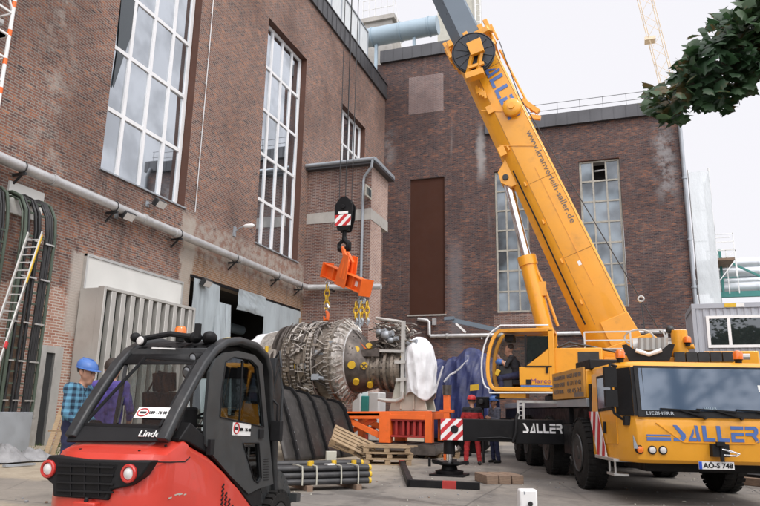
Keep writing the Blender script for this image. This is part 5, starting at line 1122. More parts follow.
person('crane operator in black shirt and jeans sitting in the open cab', (ox, (cy0+cy1)/2-.04, oz-.62*1.02), rad(90), None,
    dict(pel=(0, -.05, .70), wai=(0, -.04, .84), che=(0, .03, 1.02), nek=(0, .09, 1.19), hed=(0, .15, 1.33), lsh=(-.185, .07, 1.13), rsh=(.185, .07, 1.13), lel=(-.24, .20, .92), lha=(-.12, .36, 1.10), rel=(.25, .2, .90), rha=(.15, .38, 1.0),
         lhi=(-.095, -.02, .68), lkn=(-.13, .36, .64), lan=(-.14, .34, .20), rhi=(.095, -.02, .68), rkn=(.13, .36, .64), ran=(.13, .36, .20), nod=.45), dict(top='black_cloth', sleeve='skin', leg='navy_cloth'), None, 1.03)

# ------------------------------------------------------------------ forklift
FO, FA = V((-4.85, 5.46, 0)), rad(1.7)
fork = thing('forklift', 'red and black forklift truck seen from behind with glazed cab', 'forklift', FO, FA)
FS = .78
FB = Matrix.Translation(CAM) @ Matrix.Scale(FS, 4) @ Matrix.Translation(-CAM) @ MW[fork]; q = FB.translation; MW[fork] = Matrix.Translation(V((q.x, q.y, 0))) @ Matrix.Rotation(FA, 4, 'Z'); fork.matrix_world = MW[fork]
FM = FB; fi = FM.inverted(); GZ_ = -1.36*(1-FS)/FS
def fm(mat): m = MB(mat); m.M = FM; return m
frx, fry = FM.to_3x3() @ X, FM.to_3x3() @ Y
def fX(px, py, xx): v = ray(px, py); o = FM @ V((xx, 0, 0)); return fi @ (CAM+v*((o-CAM).dot(frx)/v.dot(frx)))
def fY(px, py, yy): v = ray(px, py); o = FM @ V((0, yy, 0)); return fi @ (CAM+v*((o-CAM).dot(fry)/v.dot(fry)))
XL_, XR_ = -.58, .70
prof = [(.06, GZ_+.12), (.0, .16), (-.03, .45), (.0, .84), (.05, .905), (.45, 1.03), (.58, .975), (.95, .85), (1.3, .67), (1.62, .46), (2.0, .20), (2.1, .1), (1.9, GZ_+.12)]
def fring(x, dr, dz=0.):
    return [FM @ V((x, y+(dr*max(0, 1-y/.6) if y < .6 else 0), z-(dz if z > .5 else 0))) for y, z in prof]
mb = MB('red'); mb.loft([fring(XL_, .34, .035), fring(XL_+.03, .2, .01), fring(XL_+.10, .09), fring(XL_+.24, .015), fring(-.2, .0), fring(.3, 0), fring(XR_-.24, .015), fring(XR_-.10, .09), fring(XR_-.03, .2, .01), fring(XR_, .34, .035)])
cw = mb.build('counterweight', fork, .02, smooth=30)
mb = fm('matt_black')
def gp(cx, cy, yy=-.035): p = fY(30+cx/5.85, 420+cy/5.85, yy); return (p.x, p.z)
gpoly = [gp(120, 205), (.0, gp(420, 235)[1]), gp(715, 240), gp(660, 325), gp(590, 385), gp(480, 408), gp(462, 470), gp(142, 447), gp(140, 378), gp(85, 330), gp(86, 255)]
mb.prism(gpoly, (0, -.055, 0), X, Z, Y, .14); gr = mb.build('grille', cw, .012)
mb = fm('black'); gin = [gp(180, 245), gp(520, 262), gp(470, 400), gp(440, 452), gp(165, 432), gp(165, 360)]; mb.prism(gin, (0, -.058, 0), X, Z, Y, .002); mb.use('matt_black')
for cy in (265, 310, 362, 410): a, b = gp(175, cy), gp(500, cy+12); mb.bar((a[0], -.065, a[1]), (b[0], -.065, b[1]), .018, .016)
for cx in (250, 330, 415): a, b = gp(cx, 252), gp(cx, 445); mb.bar((a[0], -.062, a[1]), (b[0], -.062, b[1]), .01, .012, (1, 0, 0))
mb.build('slats', gr)
for cx, cy in ((120, 285), (590, 312)):
    p = gp(cx, cy); mb = fm('lamp_red'); mb.lathe([(.0, .085), (.02, .085), (.03, .075), (.03, .06), (.0, .055)], (p[0], -.056, p[1]), (0, -1, 0), 28); lo = mb.build('tail_light', cw); mb = fm('lamp_white'); mb.lathe([(.0, .056), (.016, .054), (.03, .03), (.034, .002)], (p[0], -.056, p[1]), (0, -1, 0), 24); mb.build('lens', lo)
p, q = gp(285, 470), gp(410, 500); mb = fm('red'); mb.box(p[0], q[0], -.12, .02, q[1]-.05, p[1]); mb.use('matt_black'); mb.cyl(((p[0]+q[0])/2, -.08, q[1]-.08), ((p[0]+q[0])/2, -.08, p[1]+.04), .02, n=10); mb.build('tow_pin', cw, .01)
mb = fm('matt_black')
for (x, y) in ((-.25, .12), (.42, .14), (.60, .30), (.30, .45), (-.4, .4)): z = .905+(y-.05)*.31; mb.cyl((x, y, z-.01), (x, y, z+.006), .013, n=10)
mb.bar((-.55, .44, 1.035), (.66, .44, 1.035), .03)
for c in range(4):
    for r in range(7-abs(c-1)):
        y, z = 1.27+c*.075, .50-r*.045-c*.075+(.02 if c == 0 else 0); mb.frame((XR_+.004, y, z), X, V((0, .8, .6)), V((0, -.6, .8)), .012, .05, .018)
mb.build('vent_slots', cw)
mb = fm('cream')
for (y, z, l) in ((.42, .52, .10), (.47, .515, .06), (.30, .50, .05), (.55, .505, .04)): mb.frame((XR_+.001, y, z), X, V((0, 1, .06)).normalized(), V((0, -.06, 1)).normalized(), .003, l, .012)
mb.build('scuff_mark', cw)
mb = fm('matt_black'); mb.tube([(.60, -.008, .84), (.655, .10, .84), (XR_-.005, .25, .83), (XR_+.003, .5, .82), (XR_+.003, .58, .86)], .006, 6); mb.build('panel_seam', cw)
# cab frame: two side arches, roof, rear window
ax_r = .60; ax_l = -.50
arch_r = [fX(*q, ax_r) for q in ((163, 441), (176, 413), (190, 387), (203, 364), (213, 351), (224, 343), (238, 341), (254, 346), (264, 356), (268, 372), (269, 400), (271, 440), (273, 490))]
arch_l = [V((ax_l, p.y, p.z)) for p in arch_r]
mb = fm('charcoal')
for arch, s in ((arch_r, 1), (arch_l, -1)):
    rings = []
    for i, p in enumerate(arch):
        t = (arch[min(i+1, len(arch)-1)]-arch[max(i-1, 0)]).normalized(); nrm = X.cross(t).normalized(); w = .046
        rings.append([FM @ (p+nrm*w-X*.06), FM @ (p+nrm*w+X*.045), FM @ (p+nrm*w*.4+X*.065), FM @ (p-nrm*w*.4+X*.065), FM @ (p-nrm*w+X*.045), FM @ (p-nrm*w-X*.06)])
    mb.M = Matrix.Identity(4); mb.loft(rings); mb.M = FM
rt = [p for p in arch_r if p.z > 1.93]
y0r, y1r = rt[0].y, rt[-1].y; zr_ = max(p.z for p in arch_r)
mb.box(ax_l+.05, ax_r-.05, y0r-.05, y0r+.10, rt[0].z-.09, rt[0].z+.03)
fr = mb.build('cab_frame', fork, .008, smooth=40)
mb = fm('matt_black'); pr = [p for p in arch_r[3:10]]
mb.M = Matrix.Identity(4); mb.loft([[FM @ V((ax_l+.05, p.y, p.z+.0)), FM @ V((ax_r-.05, p.y, p.z+.0))] for p in pr], False, False); mb.M = FM
for k in range(6): x = ax_l+.14+k*.165; mb.bar((x, y0r+.05, rt[0].z+.03), (x, y1r-.02, rt[-1].z+.07), .03, .05)
for (x, y, r) in ((.30, y0r+.1, .06), (.42, y0r+.2, .075), (.52, y0r+.05, .055), (.18, y0r+.15, .05), (-.44, y0r+.0, .05)): mb.ball((x, y, zr_+.0), r, r*1.3, r)
mb.tube([(-.4, y0r+.02, zr_-.02), (.0, y0r+.04, zr_+.04), (.3, y0r+.06, zr_+.0)], .025, 8); mb.box(.36, .41, y0r-.02, y0r+.02, zr_-.02, zr_+.14); mb.cyl((.2, y0r+.25, zr_), (.2, y0r+.25, zr_+.08), .02, n=8)
mb.build('roof', fr, flip=False, solid=.012)
for (px, py, r, yy_) in ((190, 372, .075, .85), (196, 358, .065, .95)):
    c = fY(px, py, yy_); mb = fm('matt_black'); mb.lathe([(-.10, .03), (-.08, r), (.03, r*1.05), (.05, r*.9)], c, V((-.25, -1, -.15)), 18); mb.bar(c, c+V((.10, .06, .05)), .03); lo = mb.build('work_lamp', fr); mb = fm('zinc'); mb.lathe([(.045, r*.88), (.052, r*.6), (.054, .002)], c, V((-.25, -1, -.15)), 18); mb.build('lens', lo)
c = fY(142, 341, y0r-.03); mb = fm('matt_black'); mb.ball(c, .06, .05, .06); lo = mb.build('work_lamp', fr); mb = fm('lamp_white'); mb.lathe([(.035, .05), (.05, .04), (.055, .002)], c, V((0, -1, 0)), 16); mb.build('lens', lo)
a, b = arch_r[5], arch_r[6]; mb = fm('yellow_bright'); m_ = a.lerp(b, .3); d_ = (b-a).normalized(); mb.frame(V((ax_r-.02, m_.y-.005, m_.z+.004))+X.cross(d_)*.048, X, d_, X.cross(d_), .05, .11, .004); mb.build('sticker', fr)
q = fY(180.5, 333, y0r+.25); mb = fm('matt_black'); mb.cyl((q.x, q.y, zr_-.03), (q.x, q.y, q.z-.03), .05, n=14); bo = mb.build('beacon', fork); mb = fm('amber'); mb.lathe([(-.035, .07), (.05, .068), (.075, .05), (.085, .005)], q, Z, 20); mb.build('lens', bo)
def onrear(px, py, off=0.):
    """point on the sloping rear window plane"""
    a, b = arch_r[0], arch_r[3]; d = (b-a); n_ = FM.to_3x3() @ V((0, -d.z, d.y)).normalized(); o = FM @ a; v = ray(px, py); return CAM+v*((o-CAM).dot(n_)/v.dot(n_)) + n_*off
mb = MB('glass_tint'); gl = [onrear(*q, -.0) for q in ((84, 424), (160, 427), (196, 362), (146, 357))]; mb.add(gl, [(0, 1, 2, 3)]); rw = mb.build('rear_window', fr, flip=False)
mb = MB('matt_black'); ql = [onrear(*q, .0) for q in ((66, 441), (165, 441), (172, 424), (76, 424))]; mb.prism([(0, 0)]*0 or [(0, 0), (1, 0), (1, 1), (0, 1)], ql[0], ql[1]-ql[0], ql[3]-ql[0], (ql[1]-ql[0]).cross(ql[3]-ql[0]).normalized()*-1, .02)
gpts = gl; 
for i in range(4): mb.bar(gl[i], gl[(i+1) % 4], .022)
mb.bar(onrear(118, 424, .01), onrear(124, 398, .01), .012); mb.bar(onrear(113, 425, -.03), onrear(127, 353, -.03), .03, .03); mb.bar(onrear(172, 426, -.05), onrear(197, 364, -.05), .045, .04); lowp = mb.build('rear_panel', fr)
uR = (onrear(160, 427)-onrear(100, 425)).normalized(); wR = (onrear(100, 400)-onrear(100, 425)); wR = (wR-uR*wR.dot(uR)).normalized()
letters('Linde', onrear(139, 437.5, .012), uR, wR, .06, 'paper', lowp, width=.185)
o = onrear(134, 418.5, .012); sw = (onrear(172, 419)-onrear(134, 418.5)).length
mb = MB('paper'); mb.prism([(0, 0), (sw, 0), (sw, .105), (0, .105)], o, uR, wR, uR.cross(wR), .003); sg = mb.build('phone_sticker', rw)
letters('089 - 76 00 23', o+uR*.125+wR*.038, uR, wR, .028, 'matt_black', sg, width=sw-.145)
mb = MB('red_stripe'); mb.tube([o+uR*(.065+.05*math.cos(k*PI/10))+wR*(.052+.036*math.sin(k*PI/10))+uR.cross(wR)*.004 for k in range(21)], .006, 5); mb.use('charcoal'); mb.prism([(.035, .04), (.095, .04), (.095, .062), (.035, .062)], o, uR, wR, uR.cross(wR), .004); mb.build('emblem', sg)
mb = MB('paper'); mb.bar(onrear(154, 351, .05), onrear(177, 352, .05), .012); mb.build('sticker', fr)
# door on the right flank
dx_ = .655
def dX(px, py): p = fX(px, py, dx_); return (p.y, p.z)
outer = [dX(*q) for q in ((207, 372), (213, 360), (222, 353), (236, 351), (252, 355), (260, 364), (263, 400), (267, 440), (271, 484), (255, 489), (246, 494), (228, 476), (210, 455), (203, 445), (203, 420))]
mb = fm('dark_grey'); win_o = [dX(*q) for q in ((223, 362), (231, 357), (248, 360), (255, 367), (258, 395), (261, 427), (217, 417), (219, 390))]
import mathutils.geometry as mg
def holed(mb, outp, hol, x, N, t):
    tris = mg.tessellate_polygon([[V((a, b, 0)) for a, b in outp]]+[[V((a, b, 0)) for a, b in h] for h in hol]); allp = list(outp)+[p for h in hol for p in h]
    vs = [V((x, a, b)) for a, b in allp]; mb.add(vs, [tuple(t_) for t_ in tris]); mb.add([p+N*t for p in vs], [tuple(reversed(t_)) for t_ in tris])
    o = 0
    for lp_ in [outp]+hol:
        n = len(lp_); q = [V((x, a, b)) for a, b in lp_]; mb.add(q+[p+N*t for p in q], [(i, (i+1) % n, n+(i+1) % n, n+i) for i in range(n)])
low_w = [dX(*q) for q in ((240, 443), (256, 443), (258.5, 478), (255, 483), (251, 480))]
holed(mb, outer, [win_o, low_w], dx_, X, .035); dr = mb.build('door', fork, .008)
mb = fm('glass_tint'); mb.prism(win_o, (dx_+.012, 0, 0), Y, Z, X, .004); mb.prism(low_w, (dx_+.012, 0, 0), Y, Z, X, .004); mb.build('window', dr)
mb = fm('matt_black'); n = len(win_o)
for lp_ in (win_o, low_w):
    for i in range(len(lp_)): a, b = lp_[i], lp_[(i+1) % len(lp_)]; mb.bar((dx_+.037, *a), (dx_+.037, *b), .022, .012)
a, b = dX(241, 361), dX(238, 421); mb.bar((dx_+.02, *a), (dx_+.02, *b), .016)
path = [dX(*q) for q in ((203, 440), (222, 462), (240, 482), (262, 480), (266, 470), (260, 440), (255, 433), (217, 425))]
for k in range(9): a, b = dX(261, 459+k*2.6), dX(266, 458.6+k*2.6); mb.bar((dx_+.038, *a), (dx_+.038, *b), .012, .01)
a = dX(258, 434); mb.box(dx_+.03, dx_+.06, a[0]-.06, a[0]+.05, a[1]-.05, a[1]+.06); a = dX(206, 447); mb.box(dx_+.02, dx_+.075, a[0]-.03, a[0]+.05, a[1]-.08, a[1]+.08); mb.build('door_trim', dr, .004)
a, b, c = dX(229, 435), dX(252, 438), dX(229, 424.5); ud_ = FM.to_3x3() @ V((0, b[0]-a[0], b[1]-a[1]+.02)).normalized(); o = FM @ V((dx_+.0365, *a)); wd_ = (Z-ud_*ud_.z).normalized(); lw_ = math.hypot(b[0]-a[0], b[1]-a[1])
mb = MB('paper'); mb.prism([(0, 0), (lw_*FS, 0), (lw_*FS, .11), (0, .11)], o, ud_, wd_, ud_.cross(wd_), .003); sg = mb.build('phone_sticker', dr); letters('089 - 76 00', o+ud_*.15+wd_*.04, ud_, wd_, .028, 'matt_black', sg, width=lw_*FS-.215)
mb = MB('red_stripe'); mb.tube([o+ud_*(.085+.06*math.cos(k*PI/10))+wd_*(.06+.045*math.sin(k*PI/10))+ud_.cross(wd_)*.004 for k in range(21)], .007, 5); mb.use('charcoal'); mb.prism([(.045, .045), (.125, .045), (.125, .075), (.045, .075)], o, ud_, wd_, ud_.cross(wd_), .004); mb.build('emblem', sg)
mb = fm('matt_black'); mb.prism([(.42, 1.03), (.60, 1.0), (.98, .87), (1.33, .69), (1.66, .47), (2.04, .2), (2.3, .2), (2.2, .45), (1.7, .72), (1.3, .9), (.9, 1.05), (.6, 1.2)], (.55, 0, 0), Y, Z, X, .12); mb.prism([(.42, 1.03), (.60, 1.0), (.98, .87), (1.33, .69), (1.66, .47), (2.04, .2), (2.3, .2), (2.2, .45), (1.7, .72), (1.3, .9), (.9, 1.05), (.6, 1.2)], (-.58, 0, 0), Y, Z, X, .12); mb.box(-.5, .58, .6, 2.4, GZ_+.12, .55); mb.build('chassis', fork, .01)
# inside
mb = fm('matt_black'); mb.box(-.2, .28, 1.05, 1.5, .75, .92); mb.frame((.04, 1.0, 1.2), X, V((0, 1, .15)).normalized(), V((0, -.15, 1)).normalized(), .46, .1, .62); mb.box(.30, .42, 1.1, 1.55, .98, 1.06); mb.frame((.04, .98, 1.62), X, V((0, 1, .15)).normalized(), V((0, -.15, 1)).normalized(), .26, .09, .2); mb.bar((-.02, .98, 1.5), (-.02, .98, 1.6), .02); mb.bar((.10, .98, 1.5), (.10, .98, 1.6), .02); mb.build('seat', fork, .03)
mb = fm('matt_black'); c = V((.04, 1.95, 1.22)); sn = V((0, -.5, .87)); su = X; sv = sn.cross(su); mb.tube([c+su*.18*math.cos(k*PI/12)+sv*.18*math.sin(k*PI/12) for k in range(25)], .016, 8); mb.bar(c-su*.18, c+su*.18, .03); mb.cyl(c, c-sn*.4, .03, n=10); mb.box(-.45, .55, 2.25, 2.4, .55, 1.05); mb.build('steering_wheel', fork)
mb = fm('glass_clear'); mb.box(ax_l+.03, ax_r-.03, 2.36, 2.365, 1.08, 1.9); mb.prism([(a, b) for a, b in win_o], (ax_l-.02, 0, 0), Y, Z, X, .004); mb.build('windscreen', fr)
mb = fm('charcoal'); mb.tube([(.42, 1.6, .9), (.44, 1.62, 1.25), (.40, 1.58, 1.32)], .016, 6); mb.build('lever', fr); mb = fm('matt_black'); mb.box(-.48, .58, 2.2, 2.32, 1.72, 1.92); mb.build('overhead_console', fr, .02); mb = fm('matt_black'); mb.box(.30, .5, .7, 1.0, 1.05, 1.35); mb.build('side_console', fr, .02); mb = fm('alu'); mb.tube([(-.36, 2.2, .9), (-.1, 2.3, 1.5), (.1, 2.32, 1.2)], .014, 6); mb.build('hose', fr); mb = fm('charcoal'); mb.tube([(-.3, 1.4, 1.0), (-.34, 1.2, 1.5), (-.2, 1.2, 1.75), (-.05, 1.25, 1.7)], .014, 6); mb.box(-.28, -.16, 1.3, 1.34, 1.45, 1.62); mb.build('cabin_fitting', fr)
mb = fm('charcoal')
for x in (-.34, .46): mb.box(x-.05, x+.05, 2.78, 2.98, GZ_+.08, 2.02)
for z in (.15, 1.2, 1.97): mb.box(-.34, .46, 2.82, 2.9, z-.05, z+.05)
mb.cyl((.06, 2.86, .1), (.06, 2.86, 1.5), .05, n=12); mb.tube([(.5, 2.7, 1.5), (.58, 2.75, 1.9), (.62, 2.8, 1.6), (.64, 2.75, 1.2), (.56, 2.7, .8)], .02, 8); mb.tube([(.42, 2.9, 2.0), (.5, 2.9, 2.12), (.56, 2.85, 1.9)], .018, 8); ms = mb.build('mast', fork, .006)
for x in (-.25, .37): mb = fm('charcoal'); mb.box(x-.06, x+.06, 3.04, 4.1, GZ_+.05, GZ_+.09); mb.box(x-.06, x+.06, 2.99, 3.04, GZ_+.05, GZ_+.6); mb.build('fork', ms)
mb = fm('matt_black'); mb.box(.66, .80, 2.42, 2.50, .95, 1.2); mb.tube([(.62, 2.45, 1.5), (.72, 2.47, 1.4), (.73, 2.46, 1.2)], .015, 6); mb.build('mirror', fork, .02)
def fwheel(x0, y, R, w, nm='wheel'):
    mb = fm('rubber'); zw = GZ_+R; mb.lathe([(.02, R*.55), (.0, R*.62), (.0, R*.88), (.04, R-.02), (w-.04, R-.02), (w, R*.88), (w, R*.62), (w-.02, R*.55)], (x0, y, zw), (1, 0, 0), 32)
    for k in range(22):
        for c in (.25, .75):
            a = 2*PI*(k+(c > .5)*.5)/22; r = V((0, math.cos(a), math.sin(a))); tn = V((0, -math.sin(a), math.cos(a))); mb.frame(V((x0+w*c, y, zw))+r*(R-.018), V((1, 0, 0)), tn, r, w*.46, .055, .04)
    wo = mb.build(nm, fork); mb = fm('rim'); mb.lathe([(0, R*.56), (.03, R*.5), (.06, R*.25), (.02, R*.2), (.01, .02)], (x0+w if x0 > 0 else x0, y, zw), (-1 if x0 > 0 else 1, 0, 0), 22); mb.build('rim', wo)
q = fX(279, 500, .68); RW = .36; fwheel(.46, q.y, RW, .24); fwheel(-.60, q.y, RW, .24); fwheel(.40, .62, .26, .2); fwheel(-.5, .62, .26, .2)
for x in (.42, -.64):
    mb = fm('dark_grey'); pts = [(q.y+.44*math.cos(a), GZ_+RW+.44*math.sin(a)) for a in [PI*.06+PI*.90*k/12 for k in range(13)]]
    for i in range(12): mb.bar((x+.15, *pts[i]), (x+.15, *pts[i+1]), .32, .04, (1, 0, 0))
    if x > 0: mb.box(.60, .72, q.y+.45, q.y+.58, .13, .24)
    mb.build('mudguard', fork)
# ------------------------------------------------------------------ gas turbine hanging over its stand
TY = 20.6
def TX(px, py=361): return onY(px, py, TY).x
TC = onY(335, 361, TY); TZ = TC.z; K = onY(335, 341, TY).z-TZ; K = K/20.   # metres per photo pixel at the axis
tb = thing('gas_turbine', 'stripped gas turbine with silver casing rings and yellow port covers', 'turbine', (TX(335), TY, 1.2))
def drop(x_): return -.26*max(0., min(1., (x_-X5)/(X6-X5)))
def ax(x, r, a, dz=0.): return V((x, TY-r*math.cos(a), TZ+drop(x)+dz+r*math.sin(a)))       # a=0 faces the camera side
def lat(mat, prof, n=56):
    m = MB(mat); m.loft([[ax(t, r, 2*PI*j/n) for j in range(n)] for t, r in prof]); return m
x = TX
sh = -.30
X0, X1, X2, X3, X4, X5, X6, X7 = [TX(p)+.25 for p in (272, 286, 300, 318, 334, 348, 366, 398)]
m = lat('turbine_light', [(X0-.35, .75), (X0-.3, .95), (X0, 1.0), (X0+.05, 1.02), (X1-.15, 1.05)]); m.build('inlet_ring', tb)
m = lat('turbine_dark', [(X1-.22, .9), (X1-.22, 1.16), (X1-.12, 1.18), (X1-.10, 1.06), (X1-.02, 1.06), (X1, 1.20), (X1+.08, 1.20), (X1+.09, 1.0)]); m.build('flange', tb)
m = lat('turbine', [(X1+.08, 1.08), (X1+.25, 1.10), (X1+.27, 1.16), (X1+.32, 1.16), (X1+.34, 1.12), (X2, 1.14), (X2+.04, 1.22), (X2+.10, 1.22), (X2+.12, 1.16), (X3-.1, 1.18), (X3-.06, 1.27), (X3, 1.27), (X3+.02, 1.19), (X4-.1, 1.2), (X4-.05, 1.3), (X4+.05, 1.3), (X4+.1, 1.25)]); cas = m.build('casing', tb)
m = lat('turbine_light', [(X4+.1, 1.24), (X4+.2, 1.30), (X4+.34, 1.26), (X5-.05, 1.12), (X5+.02, 1.02)]); com = m.build('combustor_ring', tb)
m = lat('white_tarp', [(X5-.04, 1.0), (X5-.04, 1.055), (X5+.01, 1.045), (X5+.02, .98)], 64); m.build('seal_ring', tb)
def cone_r(t): return 1.0-.38*t**1.5
cone = [(X5+.02+(X6-X5)*t, cone_r(t)) for t in (0, .1, .25, .5, .75, .9, 1.)]
m = lat('turbine_dark', [(cone[0][0], .9)]+cone); 
for t in (.18, .30):
    for k in range(26):
        a = 2*PI*k/26; xx = X5+.02+(X6-X5)*t; r = cone_r(t)
        if k % 3: m.cyl(ax(xx, r-.02, a), ax(xx+.01, r+.015, a), .025, n=8)
cn = m.build('exhaust_cone', tb)
m = lat('turbine', [(X6-.02, .55), (X6, .64), (X6+.08, .64), (X6+.1, .58), (X6+.32, .58), (X6+.33, .68), (X6+.41, .68), (X6+.42, .6), (X6+.56, .6), (X6+.57, .74), (X6+.66, .74), (X6+.67, .62), (X7-.3, .62), (X7-.28, .72), (X7-.2, .72), (X7-.18, .66), (X7, .66), (X7+.02, .2)]); shf = m.build('shaft_casing', tb)
# bolts round every flange
R1 = random.Random(3)
m = MB('turbine_light')
for (bx, br, nb) in ((X1+.29, 1.2, 60), (X2+.07, 1.25, 64), (X3-.03, 1.3, 64), (X4, 1.33, 60)):
    for k in range(nb):
        a = 2*PI*k/nb; m.cyl(ax(bx-.06, br-.015, a), ax(bx+.06, br-.015, a), .022, n=6)
m.build('bolts', cas)['kind'] = 'stuff'
m = MB('turbine_dark')
for (bx, br, nb) in ((X6+.37, .70, 30), (X6+.62, .755, 32), (X7-.24, .735, 30)):
    for k in range(nb):
        a = 2*PI*k/nb; m.cyl(ax(bx-.07, br-.06, a), ax(bx+.07, br-.06, a), .02, n=6)
for bx, n_ in ((X6+.2, 18), (X6+.49, 20), (X7-.08, 18)):
    for k in range(n_): a = 2*PI*k/n_; r = .6 if bx < X6+.4 else .62; m.cyl(ax(bx, r-.02, a), ax(bx, r+.012, a), .035, n=8)
m.build('bolts', shf)['kind'] = 'stuff'
# burner cans, struts and pipework on the ring
m = MB('turbine_light')
for k in range(34):
    a = 2*PI*k/34; j = R1.uniform(-.05, .05)
    m.cyl(ax(X4+.12+j, 1.22, a), ax(X4+.30+j, 1.34+R1.uniform(-.04, .03), a), .055, .045, n=8); m.cyl(ax(X4+.30+j, 1.31, a), ax(X4+.46+j, 1.14, a+.05), .028, n=6); m.bar(ax(X4+.36, 1.24, a+.03), ax(X5-.02, 1.06, a+.06), .045, .07)
    if k % 2: m.tube([ax(X4+.05, 1.3, a), ax(X4+.2, 1.38, a+.04), ax(X4+.42, 1.26, a+.1), ax(X5-.05, 1.1, a+.09)], .018, 6)
m.build('burner_cans', com)
for (r0_, n0, mat, lo, hi, nm) in ((1.18, 60, 'turbine_light', X1+.3, X4, 'casing_pipe'), (1.17, 60, 'turbine_dark', X1+.2, X4, 'casing_hose'), (1.16, 40, 'turbine', X1+.2, X4, 'casing_pipe')):
    m = MB(mat)
    for k in range(n0):
        a = R1.uniform(-.9, 2.6); xx = R1.uniform(lo, hi-.3); l = R1.uniform(.15, .6); r = r0_+R1.uniform(.05, .13); da = R1.uniform(-.5, .5)
        q = R1.random()
        if q < .45: m.tube([ax(xx, r0_, a), ax(xx+.03, r, a+da*.1), ax(min(xx+l, X4), r, a+da*.8), ax(min(xx+l, X4)+.02, r0_, a+da)], R1.uniform(.014, .03), 6)
        elif q < .8: m.tube([ax(xx, r, a+u*.12*(1 if da > 0 else -1)) for u in range(7)], R1.uniform(.014, .026), 6)
        else: p = ax(xx, r0_+.05, a); m.frame(p, X, V((0, -math.sin(a), -math.cos(a))), V((0, -math.cos(a), math.sin(a))), R1.uniform(.08, .22), R1.uniform(.08, .2), .12)
    m.build(nm, cas)
for (px, py, s) in ((318, 353, .16), (316, 377, .18), (304, 366, .16), (332, 343, .13)): m = MB('zinc'); p = onY(px, py, TY-1.12); m.frame(p, X, Y, Z, s*1.4, s, s); m.cyl(p, p+V((s*1.6, -.05, -.05)), s*.3, n=10); m.build('junction_box', cas)
for a_ in (1.25, 1.0, .55): 
    m = MB('turbine_dark'); m.tube([ax(X3+.12+.04*math.sin(u), 1.25, a_+u*.0+(u-4)*.28) for u in range(9)], .03, 8); m.build('casing_hose', cas)
def cover(px, py, rr, yoff, cross=False):
    p = onY(px, py, TY-yoff); n_ = V((.30, -1, (p.z-TZ)*.9)).normalized(); m = MB('yellow_bright'); m.cyl(p-n_*.12, p+n_*.03, rr, n=20)
    if cross: m.use('turbine_dark'); a_ = n_.orthogonal().normalized(); b_ = n_.cross(a_); m.bar(p+n_*.032-a_*rr, p+n_*.032+a_*rr, .035, .008, n_); m.bar(p+n_*.034-b_*rr, p+n_*.034+b_*rr, .035, .008, n_)
    m.build('port_cover', tb)
cover(351.5, 365, .12, .95); cover(364, 366, .11, .74, True); cover(356.5, 349.5, .10, .72); cover(356, 382, .10, .74); cover(370, 385, .1, .45); cover(369, 346, .1, .3); cover(294, 366, .075, 1.12); cover(402, 357, .05, .62)
m = MB('orange'); a_, b_, c_, d_ = [onY(*q, TY-.5) for q in ((354, 339), (359, 341), (366, 349), (357, 346))]; m.add([a_, b_, c_, d_]+[p+Y*.2 for p in (a_, b_, c_, d_)], [(0, 1, 2, 3), (7, 6, 5, 4), (0, 4, 5, 1), (1, 5, 6, 2), (2, 6, 7, 3), (3, 7, 4, 0)]); m.build('lifting_lug', tb)
m = MB('turbine_dark'); m.tube([onY(px, py, TY-.35) for px, py in ((338, 325), (347, 326.5), (355, 331), (361, 338), (365, 347))], .022, 6); m.tube([onY(px, py, TY-1.1) for px, py in ((300, 341), (306, 349), (311, 357), (303, 350), (297, 355))], .02, 6); m.build('loose_cable', tb)
m = MB('orange'); q = onY(297, 337, TY-.3)
for k in range(4): m.tube([q+V((-.2+k*.12, -.1, .0)), q+V((-.1+k*.1, -.2, .12)), q+V((.05+k*.1, -.15, -.05)), q+V((.12+k*.08, -.1, .08))], .035, 6)
m.build('strap', tb)
m = MB('turbine_light'); q = onY(276, 356, TY-.9); m.cyl(q, q+V((.0, -.25, 0)), .2, n=14); m.build('pump', tb); m = MB('yellow_bright'); m.cyl(q+V((-.3, -.1, .3)), q+V((-.3, -.1, .02)), .06, n=10); m.build('pipe_plug', tb)
# gear and pipe cluster over the shaft end
m = MB('turbine'); gx0, gx1 = TX(374, 340), TX(409, 340); gz0, gz1 = onY(380, 350, TY).z, onY(380, 319, TY).z
for k in range(150):
    a_ = V((R1.uniform(gx0, gx1), TY+R1.uniform(-.6, .5), R1.uniform(gz0, gz1-.15))); d_ = V((R1.uniform(.1, .42), R1.uniform(-.25, .25), R1.uniform(-.25, .14))); m.use(R1.choice(('turbine', 'turbine_light', 'turbine_dark')))
    m.tube([a_, a_+d_*.5+Z*.03, a_+d_], R1.choice((.01, .012, .016, .022, .032)), 6)
m.build('pipe_cluster', tb)
m = MB('turbine_dark')
for k in range(16): a_ = V((R1.uniform(gx0, gx1-.3), TY+R1.uniform(-.4, .4), R1.uniform(gz0-.15, gz1-.4))); m.frame(a_, V((.9, .3, .1)).normalized(), V((-.3, .9, 0)).normalized(), V((0, -.1, 1)).normalized(), R1.uniform(.15, .4), .25, R1.uniform(.1, .3))
m.build('gearbox', tb)
m = MB('zinc'); 
for (px, py, r) in ((386, 335, .17), (379, 332, .12), (391, 340, .11), (410, 343, .13)): m = MB('zinc'); p = onY(px, py, TY-.55); m.ball(p, r, r, r*.85); m.cyl(p, p+V((.25, -.05, .05)), r*.55, n=10); m.build('pump', tb)
m = MB('steel'); m.tube([onY(px, py, TY-.5) for px, py in ((376, 318), (384, 319.5), (396, 321), (404, 322.5))], .05, 8)
for px in (403.5,): m.bar(onY(px, 321, TY-.62), onY(px-1, 396, TY-.62), .11)
